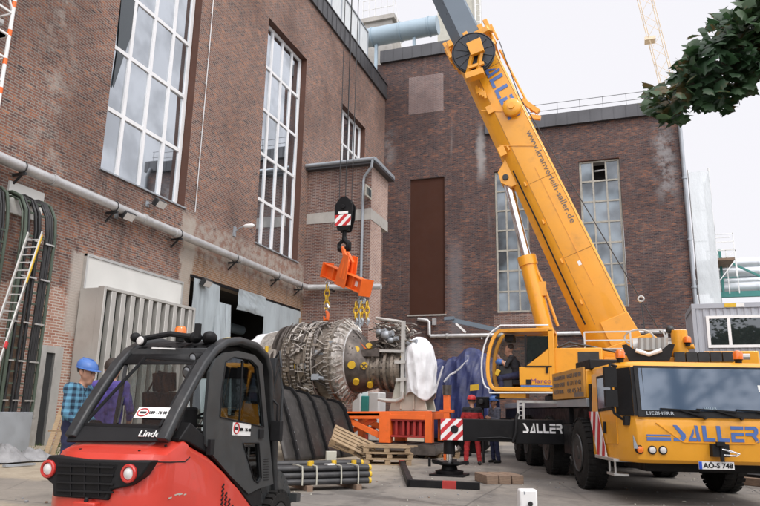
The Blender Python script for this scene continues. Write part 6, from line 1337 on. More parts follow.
m.bar(onY(380, 351, TY-.66), onY(404, 351.5, TY-.66), .1, .08); m.bar(onY(395, 362, TY-.66), onY(406, 362, TY-.66), .12, .1); m.bar(onY(396, 380, TY-.66), onY(407, 379, TY-.66), .08, .1); m.build('lifting_frame', tb)
m = MB('turbine_dark'); m.bar(onY(362, 352, TY-.6), onY(399, 350, TY-.6), .12, .1); m.bar(onY(362, 354, TY-.6), onY(380, 354, TY-.6), .14, .16); m.build('bracket', tb)
# white sheets
def sheet(name, outline_fn, label, mat, nu=26, nv=30, origin=None, solid=.012):
    m = MB(mat); m.grid(outline_fn, nu, nv); o = m.build(name, flip=False, solid=solid); return tag(o, label, name.replace('_', ' '))
cl = [onY(px, py, TY-.7) for px, py in ((407, 357), (412, 344), (420, 337.5), (428, 340), (432, 352), (433, 372), (433, 396))]
def cover_fn(u, v):
    """white cover hanging over the shaft end"""
    a = u*2*PI; zt_, zb__ = onY(420, 338, TY).z, onY(420, 397, TY).z
    w = math.sin(min(1, v*2.6+.03)*PI/2)**.5; cx = TX(420.5, 365)+.0; z = zt_+(zb__-zt_)*v
    fold = abs(math.sin(a*3.5+v*1.3+1.5*noise.noise(V((math.cos(a), math.sin(a), v*1.5)))))*.5+abs(math.sin(a*6.1-v*2.1))*.3
    rx = (.40+.06*math.sin(v*2.6))*w*(1.06-.16*fold*min(1, v*2.2)); ry = .72*w*(1.06-.16*fold*min(1, v*2.2))
    if v > .8: z += .12*math.sin(a*3+1)*(v-.8)*5; rx *= 1-.25*(v-.8)*5*max(0, math.cos(a-2.6))
    n = noise.noise(V((math.cos(a)*2, math.sin(a)*2, v*5)))*.03+(.5-abs(noise.noise(V((math.cos(a)*3+v*2, math.sin(a)*3, v*4.5)))))*.05
    return V((cx+(rx+n)*math.cos(a)+.05*v, TY-.1+(ry+n)*math.sin(a), z))
sheet('dust_cover', cover_fn, 'white cloth cover draped over the right end of the turbine', 'white_tarp', 110, 60)
def rag_fn(u, v):
    a = (u-.5)*2.9+.35; xx = TX(247+54*v, 350); r = .70+.50*v**.6; n = noise.noise(V((u*5, v*5, 2)))*.10
    return V((xx+.15, TY-(r+n)*math.sin(a)*.9+.2, TZ+.1+(r+n)*math.cos(a)*.92+.03*math.sin(u*21)))
sheet('dust_cover', rag_fn, 'white sheet thrown over the left end of the turbine', 'white_tarp', 34, 20)
# pedestal and orange stand
p0 = onY(403, 412, TY)
ped = thing('pedestal', 'cream welded pedestal under the right end of the turbine', 'pedestal', (TX(403, 412), TY, p0.z))
def zz(px, py, dy=.55): q = onY(px, py, TY-dy); return (q.x, q.z)
m = MB('cream')
m.prism([zz(389, 411), zz(427, 411), zz(424, 398), zz(415, 393), zz(411, 386), zz(408, 380), zz(402, 378), zz(396, 381)], (0, TY-.55, 0), X, Z, Y, .10); m.prism([zz(389, 411), zz(427, 411), zz(424, 398), zz(415, 393), zz(411, 386), zz(402, 378), zz(396, 381)], (0, TY+.45, 0), X, Z, Y, .10)
a, b = zz(389, 411), zz(427, 411); m.box(a[0], b[0], TY-.449, TY+.449, a[1], a[1]+.06); 
for px in (401, 414): q = zz(px, 405); m.box(q[0]-.03, q[0]+.03, TY-.60, TY-.553, a[1]+.06, q[1]+.4)
m.build('frame', ped, .01); m = MB('steel'); m.tube([onY(px, py, TY-.7) for px, py in ((378, 399), (386, 400.5), (396, 401), (402, 398), (403, 392))], .06, 8); m.build('drain_pipe', ped)
st = thing('support_stand', 'orange steel support stand with diagonal braces under the turbine', 'stand', (TX(392, 430), TY, .0))
m = MB('orange'); ys = TY-.75
def so(px, py): q = onY(px, py, ys); return V((q.x, ys, q.z))
def beam2(pa, pb, w, h): 
    a, b = so(*pa), so(*pb); m.bar(a, b, .24, h, (0, 0, 1)); m.bar(a+Y*1.5, b+Y*1.5, .24, h, (0, 0, 1))
beam2((341, 416), (381, 416), .2, .18); beam2((340, 414), (431, 413.5), .2, .14)
def leg2(px0, px1, py0, py1):
    a, b = so(px0, py0), so(px1, py1)
    for dy in (0, 1.5): m.box(a.x, b.x, ys-.13+dy, ys+.13+dy, b.z, a.z)
leg2(380.5, 391.5, 412.6, 443); leg2(426, 433, 412.6, 443); leg2(342, 347, 414, 440); leg2(391.6, 425.9, 414.5, 420)
for dy in (0, 1.5):
    a, b = so(346, 419)+Y*dy, so(381, 436)+Y*dy; m.bar(a, b, .15, .17); c_, d_ = so(374, 419)+Y*(dy+.18), so(346, 433)+Y*(dy+.18); m.bar(c_, d_, .08, .14)
a, b = so(380.5, 413), so(433, 413)
for q in (so(386, 416), so(429.5, 416), so(344.5, 416)): m.bar(q, q+Y*1.5, .2, .2)
m.build('frame', st, .01)
m = MB('red_dark'); a, b = so(392, 421), so(426, 436); m.box(a.x, b.x, ys+.1, ys+.2, b.z, a.z)
for px in (397, 404, 409, 415, 421): q = so(px, 428); m.box(q.x-.035, q.x+.035, ys-.08, ys+.098, b.z, a.z)
m.box(a.x, b.x, ys-.1, ys+.099, b.z-.06, b.z-.002); m.box(a.x, b.x, ys-.1, ys+.099, a.z+.002, a.z+.06); m.build('jack_beam', st, .006)
zf = so(386, 443).z
tr = thing('transport_skid', 'dark steel transport skid lying under the orange stand', 'skid', (TX(385, 440), TY, 0))
m = MB('turbine_dark'); a, b = so(338, 444), so(436, 444)
for dy in (-.1, 1.4): m.box(a.x, b.x, ys+dy, ys+dy+.3, max(.05, zf-.3), zf-.003)
for k in range(7): xx = a.x+.1+k*(b.x-a.x-.3)/6; m.box(xx, xx+.2, ys+.203, ys+1.398, max(.06, zf-.28), zf-.01)
m.build('deck', tr); m = MB('rubber')
for k in range(3): xx = a.x+.8+k*.9; m.cyl((xx, ys+.1, .15), (xx, ys+.35, .15), .15, n=18)
m.build('roller', tr)
# tank glimpsed through the stand
p = onZ(366, 438, 0); p = V((onY(366, 400, 23.5).x, 23.5, 0)); t = thing('chemical_tank', 'white and teal tank glimpsed behind the orange stand', 'tank', p)
m = MB('white'); m.box(p.x-.55, p.x-.2, 23.5, 24.3, 0, 2.05); m.box(p.x+.1, p.x+.5, 23.5, 24.3, 0, 2.0); m.build('shell', t, .05); m = MB('teal'); m.box(p.x-.196, p.x+.096, 23.52, 24.28, .5, 1.85); m.build('panel', t, .03); m = MB('red'); m.box(p.x-.19, p.x+.09, 23.53, 24.27, 0.02, .498); m.build('base', t)
# dark exhaust hood standing on the yard
H0 = onZ(291, 459, 0); hd = thing('exhaust_hood', 'dark grey curved casing hood with bolted ribs standing in the yard', 'casing hood', H0)
hx = V((.22, .975, 0)).normalized(); hy_ = V((hx.y, -hx.x, 0))
pr_ = [(-1.15, 1.80), (-.48, 1.90), (-.16, 1.84), (.06, 1.62), (.26, 1.2), (.50, .6), (.72, .03)]
def hpt(s, k, off=0., f=1.):
    i = min(len(pr_)-2, int(k*(len(pr_)-1))); t_ = k*(len(pr_)-1)-i; a, b = pr_[i], pr_[i+1]; u, w = a[0]+(b[0]-a[0])*t_, a[1]+(b[1]-a[1])*t_
    n_ = V((b[1]-a[1], 0, -(b[0]-a[0]))); dn = V((-(b[1]-a[1]), b[0]-a[0])).normalized()
    u += dn.x*off*1.0; w += dn.y*off*1.0
    sc = 1-.10*max(0, s)/1.5
    return H0+hx*(s*.86)+hy_*(u*sc)+Z*(max(.0, w)*sc)
m = MB('hood'); m.grid(lambda u, v: hpt(-1.3+4.1*u, v), 24, 40); m.build('shell', hd, flip=False, solid=.05)
for s in (-.75, .05, .88, 1.72):
    m = MB('charcoal'); n_ = 36; rr_ = []
    for k in range(13): v = .18+k*.062; p = hpt(s+.11, v, .035); m.use('zinc'); m.ball(p, .036, n=8)
    m.use('matt_black')
    for k in range(n_+1): v = k/n_; rr_.append([hpt(s-.045, v, 0.), hpt(s-.045, v, .11), hpt(s+.045, v, .11), hpt(s+.045, v, 0.)])
    m.loft(rr_); m.build('rib', hd)
m = MB('matt_black'); rr_ = [[hpt(2.66, k/30, .0), hpt(2.66, k/30, .13), hpt(2.80, k/30, .13), hpt(2.80, k/30, 0)] for k in range(31)]; m.loft(rr_); m.build('end_flange', hd)
m = MB('matt_black'); rr_ = [[hpt(s, .02, .02), hpt(s, .02, .10), hpt(s, .10, .10), hpt(s, .10, .02)] for s in [-1.3+k*.2 for k in range(21)]]; m.loft(rr_); m.build('top_flange', hd)
q = hpt(-1.0, .42, .05); m = MB('red_stripe'); nn_ = (hy_+Z*.3).normalized(); m.cyl(q, q+nn_*.02, .11, n=20); m.use('paper'); m.bar(q+nn_*.022-Z*.06, q+nn_*.022+Z*.06, .09, .004, nn_); m.build('sticker', hd)
# blue tarpaulin over a second load
def tarp_fn(u, v):
    px = 424+70*u; base_ = onY(px, 412, 23.9)
    tops = [(0, 362), (.10, 361), (.28, 361), (.45, 358), (.55, 351), (.68, 350), (.85, 354), (1., 362)]
    py = 362
    for i in range(len(tops)-1):
        if tops[i][0] <= u <= tops[i+1][0]: t_ = (u-tops[i][0])/(tops[i+1][0]-tops[i][0]); py = tops[i][1]+(tops[i+1][1]-tops[i][1])*t_
    zt_ = onY(px, py, 24.3).z; w = v*2-1; prof_ = (1-abs(w)**2.6)
    f = (.35-abs(noise.noise(V((u*5+v*2.5, v*3-u*2, 2)))))*.26+(.3-abs(noise.noise(V((u*11-v*5, v*6, 8)))))*.09+noise.noise(V((u*9+v*2, v*3, 0)))*.05+.012*math.sin(u*34+v*5)*abs(w)+noise.noise(V((u*9+v*4, v*7, 5)))*.03
    return V((base_.x, 24.3+w*(1.0+f*.8), max(.25, .45+(zt_-.45)*prof_**.75+f*.7*prof_)))
bt = sheet('tarpaulin', tarp_fn, 'dark blue tarpaulin roped over a long load by the rear wall', 'blue_tarp', 170, 90, solid=.01)
def tarp_s(px, py, dy=0.): return onY(px, py, 23.22+dy)
m = MB('yellow_bright'); a, b, c_, d_ = [tarp_s(*q, -.02) for q in ((470, 385), (479, 384), (479, 390), (470, 391))]; m.add([a, b, c_, d_]+[p+Y*.015 for p in (a, b, c_, d_)], [(0, 1, 2, 3), (7, 6, 5, 4), (0, 4, 5, 1), (1, 5, 6, 2), (2, 6, 7, 3), (3, 7, 4, 0)]); m.build('label', bt)
m = MB('white_tarp'); 
for pts in (((443, 366), (440, 376), (437, 386), (435, 395)), ((456, 372), (450, 375), (444, 382))): m.tube([tarp_s(*q, .1) for q in pts], .035, 6)
m.grid(lambda u, v: onY(455+13*u-3*v, 371-12*u*(1-v*.6)+2*v, 23.75-.02-.3*(1-u)), 6, 6); m.build('rope', bt, flip=False)
m = MB('charcoal'); q0, q1 = onY(430, 420, 24.3), onY(492, 420, 24.3); m.box(q0.x, q1.x, 23.5, 25.1, .25, .6); m.use('rubber')
for k in range(3): xx = q0.x+.5+k*(q1.x-q0.x-1)/2; m.cyl((xx, 23.45, .3), (xx, 25.15, .3), .3, n=16)
tag(m.build('trailer', bev=.02), 'dark low trailer carrying the blue tarpaulin load', 'trailer')
p = onY(447, 395, 19.6); t = thing('orange_post', 'short orange post with dark cap beside the blue tarpaulin', 'post', (p.x, 19.6, 0))
m = MB('orange'); m.box(p.x-.09, p.x+.09, 19.51, 19.69, 0, p.z+.0); m.box(p.x-.2, p.x+.2, 19.5, 19.7, p.z-.5, p.z-.42); m.build('post', t, .01); m = MB('turbine_dark'); m.cyl((p.x, 19.6, p.z), (p.x, 19.6, p.z+.28), .13, n=14); m.build('cap', t)

# ------------------------------------------------------------------ louvred air intake against the left wall
y0 = 16.3; C1 = onY(105, 285.5, y0); xf = C1.x
yfar = onX(196, 308, xf).y; ztop_ = C1.z
lv = thing('air_intake', 'tall stainless louvred intake box against the left brick wall', 'louvre box', ((xf+WX)/2, (y0+yfar)/2, 0))
m = MB('steel'); m.box(WX+.10, xf-.25, y0, yfar, .0, ztop_-.05); m.build('housing', lv)
m = MB('steel'); m.box(xf-.249, xf, y0, y0+.10, 0, ztop_); m.box(xf-.249, xf, yfar-.1, yfar, 0, ztop_); m.box(xf-.249, xf-.01, y0+.1, yfar-.1, ztop_-.10, ztop_-.001); fr_ = m.build('frame', lv, .008)
m = MB('steel_dark'); m.add([(xf-.24, y0+.1, 0), (xf-.24, yfar-.1, 0), (xf-.24, yfar-.1, ztop_-.1), (xf-.24, y0+.1, ztop_-.1)], [(0, 1, 2, 3)]); m.build('backing', lv)
nf = 10
for k in range(nf):
    yy = y0+.16+(yfar-y0-.3)*(k+.45)/nf; m = MB('steel'); w = (yfar-y0)/nf; m.box(xf-.20, xf-.015, yy-w*.02, yy+w*.42, .02, ztop_-.11); m.build('fin', lv, .012)
# milky plastic curtains in the gate
def curtain(name, ya, yb2, za, zb2, label, lean=0., parent=None):
    m = MB('plastic'); R2 = random.Random(int(ya*10)); ph = R2.uniform(0, 9)
    def fn(u, v):
        yv = ya+(yb2-ya)*u; fold = .07*math.sin(u*(yb2-ya)*3.2+ph+v*2)*(.15+.85*(1-v))+.14*noise.noise(V((u*3+ph, v*2, 0)))*(1-v*.75)+.035*noise.noise(V((u*8+v*4, v*5, ph)))
        return V((WX+.16+fold*.8+lean*(1-v), yv+(.15*noise.noise(V((v*1.5, ph, 1)))*u)*(1-v), za+(zb2-za)*v))
    m.grid(fn, 60, 36); return tag(m.build(name, flip=False), label, 'plastic sheet', 'plastic sheets hung in the gate')
yg = lambda px, py: onX(px, py, WX).y
curtain('plastic_curtain', 22.0, yg(216, 292)+.05, .1, 6.27, 'milky plastic curtain on the left of the open gate')
curtain('plastic_curtain', yg(212, 300), yg(228, 300), .1, 5.6, 'loose plastic flap bunched at the left edge of the opening', .35)
curtain('plastic_curtain', yg(262, 302), 31.5, .1, 6.27, 'milky plastic curtain on the right of the open gate by the tower')
curtain('plastic_curtain', yg(235, 300), yg(262, 306), 5.5, 6.42, 'small pale plastic sheet hanging above the open gate')
m = MB('wood'); m.box(WX+.18, WX+.26, 31.3, 31.4, 3.2, 5.9); tag(m.build('batten'), 'thin wooden batten at the right edge of the plastic curtain', 'batten')

# ------------------------------------------------------------------ cable trays, ladder and scaffold at the left edge
xt = WX+.95
ct_ = thing('cable_tray', 'green cable tray arching out of the wall with black cables', 'cable tray', (xt, 14.2, 0))
ya1, ya0 = onX(50, 262, xt).y, onX(19, 262, xt).y; ztp = onX(48, 210, xt-.2).z
def tray_path(yy, dz=0., dx=0.): return [V((WX+.0, yy, ztp+.25+dz)), V((WX+.35, yy, ztp+.24+dz)), V((WX+.68+dx*.5, yy, ztp+.08+dz*.7)), V((WX+.88+dx, yy, ztp-.28+dz*.3)), V((xt+dx, yy, ztp-.75)), V((xt+dx, yy, 2.5)), V((xt+dx, yy, .95))]
m = MB('green_rail')
for yy in (ya0, ya1): m.tube(tray_path(yy, .06, .06), .045, 8); m.tube(tray_path(yy, -.06, -.06), .03, 6)
pp = tray_path(0)
for k in range(22):
    z = .95+k*.30
    if z < ztp-.75: m.bar((xt, ya0, z), (xt, ya1, z), .045)
for q in pp[1:4]: m.bar((q.x, ya0, q.z), (q.x, ya1, q.z), .045)
m.build('frame', ct_)
R2 = random.Random(9)
def bundle(ya, yb2, n, name='cable'):
    m = MB('cable')
    for k in range(n):
        yy = ya+(yb2-ya)*(k+.5)/n; d = R2.uniform(-.05, .09); r = R2.uniform(.03, .05); m.tube([p+V((0, R2.uniform(-.02, .02), 0)) for p in tray_path(yy, d, d)], r, 7)
    for z in (1.4, 2.4, 3.4, 4.6, 5.6):
        if z < ztp-.8: m.use('alu'); m.box(xt+.10, xt+.13, ya-.04, yb2+.04, z, z+.04)
    m.build('cable_bundle', ct_)
bundle(ya0+(ya1-ya0)*.70, ya1-.08, 6); bundle(ya0+(ya1-ya0)*.34, ya0+(ya1-ya0)*.48, 3); bundle(ya0+.05, ya0+(ya1-ya0)*.12, 2)
m = MB('wood_old'); yy = ya0+(ya1-ya0)*.4; m.box(xt-.35, xt-.25, yy-.2, yy+.2, .95, 3.4); m.build('sleeve', ct_)
ct2 = thing('cable_tray', 'second narrow cable tray left of the big one', 'cable tray', (xt, ya0-.8, 0)); yb0, yb1 = ya0-1.15, ya0-.35
m = MB('green_rail')
for yy in (yb0, yb1): m.tube(tray_path(yy, .06, -.2), .045, 8)
for k in range(20):
    z = .95+k*.32
    if z < ztp-.75: m.bar((xt-.2, yb0, z), (xt-.2, yb1, z), .045)
m.build('frame', ct2); m = MB('cable')
for k in range(5): m.tube(tray_path(yb0+.12+k*.14, R2.uniform(-.05, .08), -.2+R2.uniform(-.05, .08)), .045, 7)
m.build('cable_bundle', ct2)
m = MB('zinc'); yw0, yw1 = 9.5, onX(31, 430, xt+.2).y; zc0 = onX(20, 412, xt+.2).z; m.box(xt-.3, xt+.2, yw0, yw1, .02, zc0); tag(m.build('steel_skirting', bev=.01), 'plain grey metal box around the foot of the cable trays', 'metal box')
lt, lb = onX(42.5, 232, xt+.28), onX(-22, 428, xt+1.3); lt2, lb2 = onX(28.5, 233, xt+.28), onX(-36, 424, xt+1.3)
ld = thing('ladder', 'aluminium ladder leaning against the cable tray', 'ladder', (lb+lb2)/2)
m = MB('alu'); 
for a, b in ((lt, lb), (lt2, lb2)): m.bar(a, b, .035, .08)
m.build('rail', ld); m = MB('alu')
for k in range(1, 22): t_ = k/22; m.bar(lt.lerp(lb, t_), lt2.lerp(lb2, t_), .03)
m.build('rung', ld); m = MB('yellow_bright'); m.bar(lt.lerp(lb, .02)+X*.025, lt.lerp(lb, .3)+X*.025, .03, .05); m.build('marking', ld); m = MB('red_stripe'); m.bar(lt.lerp(lb, .61)+X*.025, lt.lerp(lb, .64)+X*.025, .05, .09); m.build('marking', ld)
xs = WX+2.6; sa = onX(14.5, 2, xs); sy_ = sa.y
sf = thing('scaffold', 'white and red banded scaffold tower at the left edge', 'scaffold', (xs-.4, sy_-1, 0))
m = MB('white')
for yy in (sy_, sy_-1.6):
    for xx in (xs, xs-.9): m.cyl((xx, yy, 0), (xx, yy, 19), .045, n=10)
for k in range(32): m.bar((xs, sy_, .5+k*.58), (xs, sy_-1.6, .5+k*.58+(.0)), .045); m.bar((xs, sy_, .5+k*.58), (xs-.9, sy_, .5+k*.58), .04)
for k in range(6): m.bar((xs, sy_, 2+k*2.8), (xs, sy_-1.6, 4.8+k*2.8), .04)
m.build('frame', sf)
for k in range(24): m = MB('orange'); m.cyl((xs, sy_, .9+k*.74), (xs, sy_, 1.05+k*.74), .05, n=10); m.build('red_band', sf); zpl = onX(4, 32, xs).z; m = MB('charcoal'); m.box(xs-.9, xs-.05, sy_-1.55, sy_-.05, zpl-.06, zpl); m.use('white'); m.tube([(xs-.3, sy_-1.5, zpl+.3), (xs-.2, sy_-.1, zpl+.3)], .1, 10); m.build('platform', sf)

# ------------------------------------------------------------------ yard clutter
def pallet(loc, ez, label, tilt=None, group='wooden pallets in the yard'):
    t = thing('pallet', label, 'pallet', loc, ez, group); W = Matrix.Translation(V(loc)) @ Matrix.Rotation(ez, 4, 'Z')
    if tilt: W = W @ tilt; t.matrix_world = W; MW[t] = W
    def mk(): q = MB('wood'); q.M = W; return q
    for k in range(5): m = mk(); yy = -.35+k*.175; m.box(-.6, .6, yy-.06, yy+.06, .122, .144); m.build('deck_board', t, .004)
    for xx in (-.55, 0, .55): m = mk(); m.box(xx-.06, xx+.06, -.4, .4, .1, .1215); m.build('stringer', t)
    for yy in (-.35, 0, .35):
        for xx in (-.53, 0, .53): m = mk(); m.box(xx-.07, xx+.07, yy-.05, yy+.05, .022, .0995); m.build('block', t, .004)
        m = mk(); m.box(-.6, .6, yy-.05, yy+.05, 0, .0215); m.build('skid_board', t)
    return t
pp0 = onZ(383, 465, 0); ea = rad(20)
for k, d in enumerate(((0, 0, 0), (.03, .02, .02), (-.02, .0, -.03))):
    pallet((pp0.x+d[0], pp0.y+.35+d[1], .002+.1455*k), ea+d[2], ('bottom pallet of the stack beside the black hood', 'middle pallet of the stack beside the black hood', 'third pallet of the stack under loose boards')[k])
m = MB('wood'); R3 = random.Random(2)
for k in range(5):
    c_ = V((pp0.x-.1+R3.uniform(-.1, .25), pp0.y+.1+k*.13, .448+.022*(k % 2))); m.frame(c_, V((math.cos(ea+k*.05), math.sin(ea+k*.05), 0)), V((-math.sin(ea+k*.05), math.cos(ea+k*.05), 0)), Z, 1.25, .11, .02)
tag(m.build('loose_boards'), 'loose boards thrown on top of the pallet stack', 'boards', kind='stuff')
q = onY(352, 446, pp0.y+.25); pallet((q.x, q.y, .42), rad(28), 'pale pallet tilted up against the pallet stack', Matrix.Rotation(rad(24), 4, 'Y') @ Matrix.Rotation(rad(28), 4, 'X'))
q = onY(349, 452, pp0.y+.7); pallet((q.x, q.y+.1, .27), rad(20), 'lower tilted pallet leaning behind the black pipes', Matrix.Rotation(rad(17), 4, 'Y') @ Matrix.Rotation(rad(8), 4, 'X'))
q = onZ(440, 457, 0); pallet((q.x, q.y, .002), rad(12), 'pallet with grey scrap parts beyond the jack foot')
m = MB('zinc'); 
for k in range(9): c_ = V((q.x+R3.uniform(-.4, .4), q.y+R3.uniform(-.25, .25), .15)); d_ = V((R3.uniform(-.3, .3), R3.uniform(-.15, .15), R3.uniform(.06, .22))); m.use(R3.choice(('zinc', 'turbine_dark', 'white'))); m.cyl(c_, c_+d_, R3.uniform(.05, .11), n=10)
tag(m.build('scrap_parts'), 'small heap of grey machine parts on the far pallet', 'machine parts', kind='stuff')
# bundle of black pipes on timbers
pa, pb2 = onZ(280, 492, .0), onZ(368, 489, .0); dv_ = (pb2-pa); dv_.z = 0; ln = dv_.length; dv_.normalize(); nv_ = V((-dv_.y, dv_.x, 0))
m = MB('wood_old')
for k, f in enumerate((.30, .86)):
    c_ = pa+dv_*ln*f+nv_*.35; tag_ = MB('wood_old'); tag_.frame(c_+Z*.045, dv_, nv_, Z, .1, .95, .09); tag(tag_.build('timber_bearer'), ('short timber bearer under the left end of the black pipes', 'short timber bearer under the right end of the black pipes')[k], 'timber', 'timber bearers under the pipes')
lay = [(0, .145, .052, 0, .0), (.14, .145, .052, .1, .02), (.28, .145, .052, -.05, .04), (.42, .145, .052, 0, -.02), (.03, .247, .052, .08, .02), (.17, .247, .052, -.05, .06), (.32, .247, .052, .05, .0), (.12, .348, .052, .1, .05), (.27, .348, .052, .0, .10), (.50, .40, .06, .05, .06)]
words = ('front pipe of the bottom layer', 'second pipe of the bottom layer', 'third pipe of the bottom layer', 'rear pipe of the bottom layer', 'front pipe of the middle layer', 'second pipe of the middle layer', 'rear pipe of the middle layer', 'front pipe of the top layer', 'rear pipe of the top layer', 'thick one resting behind the stack')
for k, (n_, z, r, e0_, e1_) in enumerate(lay):
    a, b = pa+nv_*n_+Z*z-dv_*(.02+e0_), pb2+nv_*n_+Z*z+dv_*(e1_)
    t = thing('steel_pipe', 'black steel pipe with yellow end cap, '+words[k], 'pipe', (a+b)/2, 0, 'bundle of black steel pipes')
    m = MB('pipe_black'); m.cyl(a, b, r, n=16); m.build('tube', t)
    for e, s in ((a, -1), (b, 1)): m = MB('yellow_bright'); m.cyl(e+dv_*s*.002, e+dv_*s*.045, r*.98, n=14); m.build('end_cap', t)
for k, (f, n_) in enumerate(((.35, .05), (.42, .3), (.70, .35), (.93, .3))):
    c_ = pa+dv_*ln*f+nv_*(n_+.1); t = MB('yellow_bright'); t.cyl(c_+Z*.38, c_+Z*.46, .048, n=14); t.cyl(c_+Z*.36, c_+Z*.385, .062, n=14); tag(t.build('plastic_plug'), ('yellow plastic cap on the pipe bundle, nearest the hood', 'yellow plastic cap sitting on the left of the pipe bundle', 'yellow cap in the middle of the pipe bundle', 'yellow cap at the right end of the pipe bundle')[k], 'cap', 'yellow caps on the pipe bundle')
for f in (.22, .38, .66, .86):
    c_ = pa+dv_*ln*f; m = MB('cream'); m.tube([c_+nv_*(-.08)+Z*.10, c_+nv_*(-.085)+Z*.24, c_+nv_*(-.06)+Z*.40, c_+nv_*.3+Z*.405, c_+nv_*.7+Z*.385], .014, 5); tag(m.build('tie_strap'), 'pale tie strap round the bundle of black pipes', 'strap', 'tie straps round the pipe bundle')
m = MB('cream'); c_ = pa+dv_*ln*.70+nv_*.6; m.frame(c_+Z*.48, dv_, nv_, Z, .2, .06, .26); tag(m.build('packing_box', bev=.01), 'small pale yellow box standing behind the pipe bundle', 'box')
m = MB('paper'); c_ = pa+dv_*ln*.63+nv_*.3; m.frame(c_+Z*.40, dv_, nv_, Z, .2, .2, .012); tag(m.build('paper_sheet'), 'white paper sheet lying on the black pipes', 'paper')
m = MB('stone_grey'); R5 = random.Random(77)
for k in range(900):
    x_, y_ = R5.uniform(-9, 3), R5.uniform(7.5, 20)
    if noise.noise(V((x_*.6, y_*.6, 3))) < .02: continue
    s_ = R5.uniform(.006, .022)*(1.6 if x_ < -6 else 1); m.use(R5.choice(('stone_grey', 'stone_grey', 'wood_old', 'cream'))); m.ball((x_, y_, s_*.4), s_, s_*R5.uniform(.6, 1.2), s_*.6, n=6)
tag(m.build('grit'), 'scattered small stones and grit lying on the yard concrete', 'grit', kind='stuff')
# steel kerb beam bent round the jack foot
a, b, c_ = onZ(401, 463, 0), onZ(410, 487, 0), onZ(480, 490, 0)
t = thing('steel_angle_beam', 'low black and red steel beam bent round the jack foot', 'beam', b)
m = MB('black'); m.bar(a+Z*.066, b+Z*.066, .12, .13); m.bar(b+Z*.066, c_+Z*.066, .12, .13); m.build('beam', t, .008)
dd = (c_-b).normalized(); m = MB('red_dark'); m.bar(b+dd*.60+Z*.066, b+dd*.85+Z*.066, .125, .134); d2 = (b-a).normalized(); m.bar(a+d2*.1+Z*.066, a+d2*.5+Z*.066, .125, .134); m.bar(a+d2*.9+Z*.066, a+d2*1.1+Z*.066, .125, .134); m.build('red_mark', t)
q0, q1 = onZ(477, 484, 0), onZ(515, 484, 0); 
for k in range(3):
    w = (q1-q0).length/3; u_ = (q1-q0).normalized(); c_ = q0+u_*(w*(k+.5))+V((0, .3, 0)); m = MB('wood_old'); m.frame(c_+Z*.085, u_, Z.cross(u_), Z, w-.02, .75, .17); tag(m.build('timber_block', bev=.012), ('squared old timber block, left of the three by the jack foot', 'squared old timber block, middle of the three by the jack foot', 'squared old timber block, right of the three by the jack foot')[k], 'timber', 'timber blocks on the yard')
p = onZ(528, 522, 0); t = thing('bollard', 'white plastic bollard cut off by the bottom edge', 'bollard', p)
zt_ = onY(528, 489, p.y).z; hw_ = (onY(537.5, 500, p.y).x-onY(519.5, 500, p.y).x)/2
m = MB('white'); m.frame(p+Z*(zt_/2), RT, Z.cross(RT), Z, hw_*2, hw_*1.6, zt_); m.build('post', t, .025); m = MB('charcoal'); q = onY(530.5, 504, p.y-hw_*.83); m.cyl(q-V((0, .02, 0)), q+V((0, .03, 0)), .03, n=12); q2 = onY(524, 493, p.y-hw_*.83); m.use('zinc'); m.cyl(q2-V((0, .012, 0)), q2+V((0, .03, 0)), .02, n=10); m.build('bolt', t)
q0, q1 = onZ(737, 484, 0), onZ(775, 488, 0)
for k in range(3):
    c_ = q0.lerp(q1, .5)+V((.1*k, .28*k, 0)); m = MB('wood_old'); m.frame(c_+Z*(.08+.0*k), (q1-q0).normalized(), Z.cross((q1-q0).normalized()), Z, 1.4, .26, .16); tag(m.build('timber_block', bev=.012), ('front timber beam right of the crane front wheel', 'middle timber beam right of the crane front wheel', 'rear timber beam right of the crane front wheel')[k], 'timber', 'timber blocks on the yard')
m = MB('black'); m.frame(q0.lerp(q1, .5)+V((.1, .25, .19)), (q1-q0).normalized(), Z.cross((q1-q0).normalized()), Z, 1.5, .5, .05); tag(m.build('steel_plate'), 'dark steel plate lying on the timber beams at the right', 'plate')
# boards and rubble by the left wall
for k, (px0, py0, px1, py1) in enumerate(((45, 457, 62, 408), (52, 456, 66, 414))):
    a = onZ(px0, py0, .03); b = onY(px1, py1, a.y+.8); m = MB('wood'); m.bar(a, b, .12, .03); tag(m.build('board'), ('pale board leaning up behind the forklift, the left one', 'pale board leaning up behind the forklift, nearest the worker')[k], 'board', 'boards leaning by the worker')
a, b = onY(50, 431, 11.5), onY(66, 431, 11.4); m = MB('wood'); m.bar(a, b, .09, .03); tag(m.build('board'), 'short crosswise board nailed between the leaning boards', 'board', 'boards leaning by the worker')
def rubble(px, py, w, d, h, label, seed):
    c_ = onZ(px, py, 0.05); m = MB('stone_grey')
    m.grid(lambda u, v: c_+RT*((u-.5)*w)+V((0, (v-.5)*d, 0))+Z*(max(-.03, (1-(2*u-1)**2)*(1-(2*v-1)**2)*h*(1.1+.9*noise.noise(V((u*5+seed, v*5, 0))))-.02)), 24, 12); tag(m.build('rubble_heap', flip=False), label, 'rubble', 'rubble heaps by the left wall')
rubble(30, 459, 1.0, .7, .20, 'grey crumpled sheet heap in the grass by the wall', 1); rubble(2, 461, .9, .8, .32, 'pale rubble heap at the very left edge', 5)
a, b = onZ(4, 466, .04), onZ(34, 464, .04); m = MB('zinc'); m.bar(a, b, .12, .04); tag(m.build('metal_strip'), 'flat grey metal strip lying on the sand by the grass', 'metal strip')

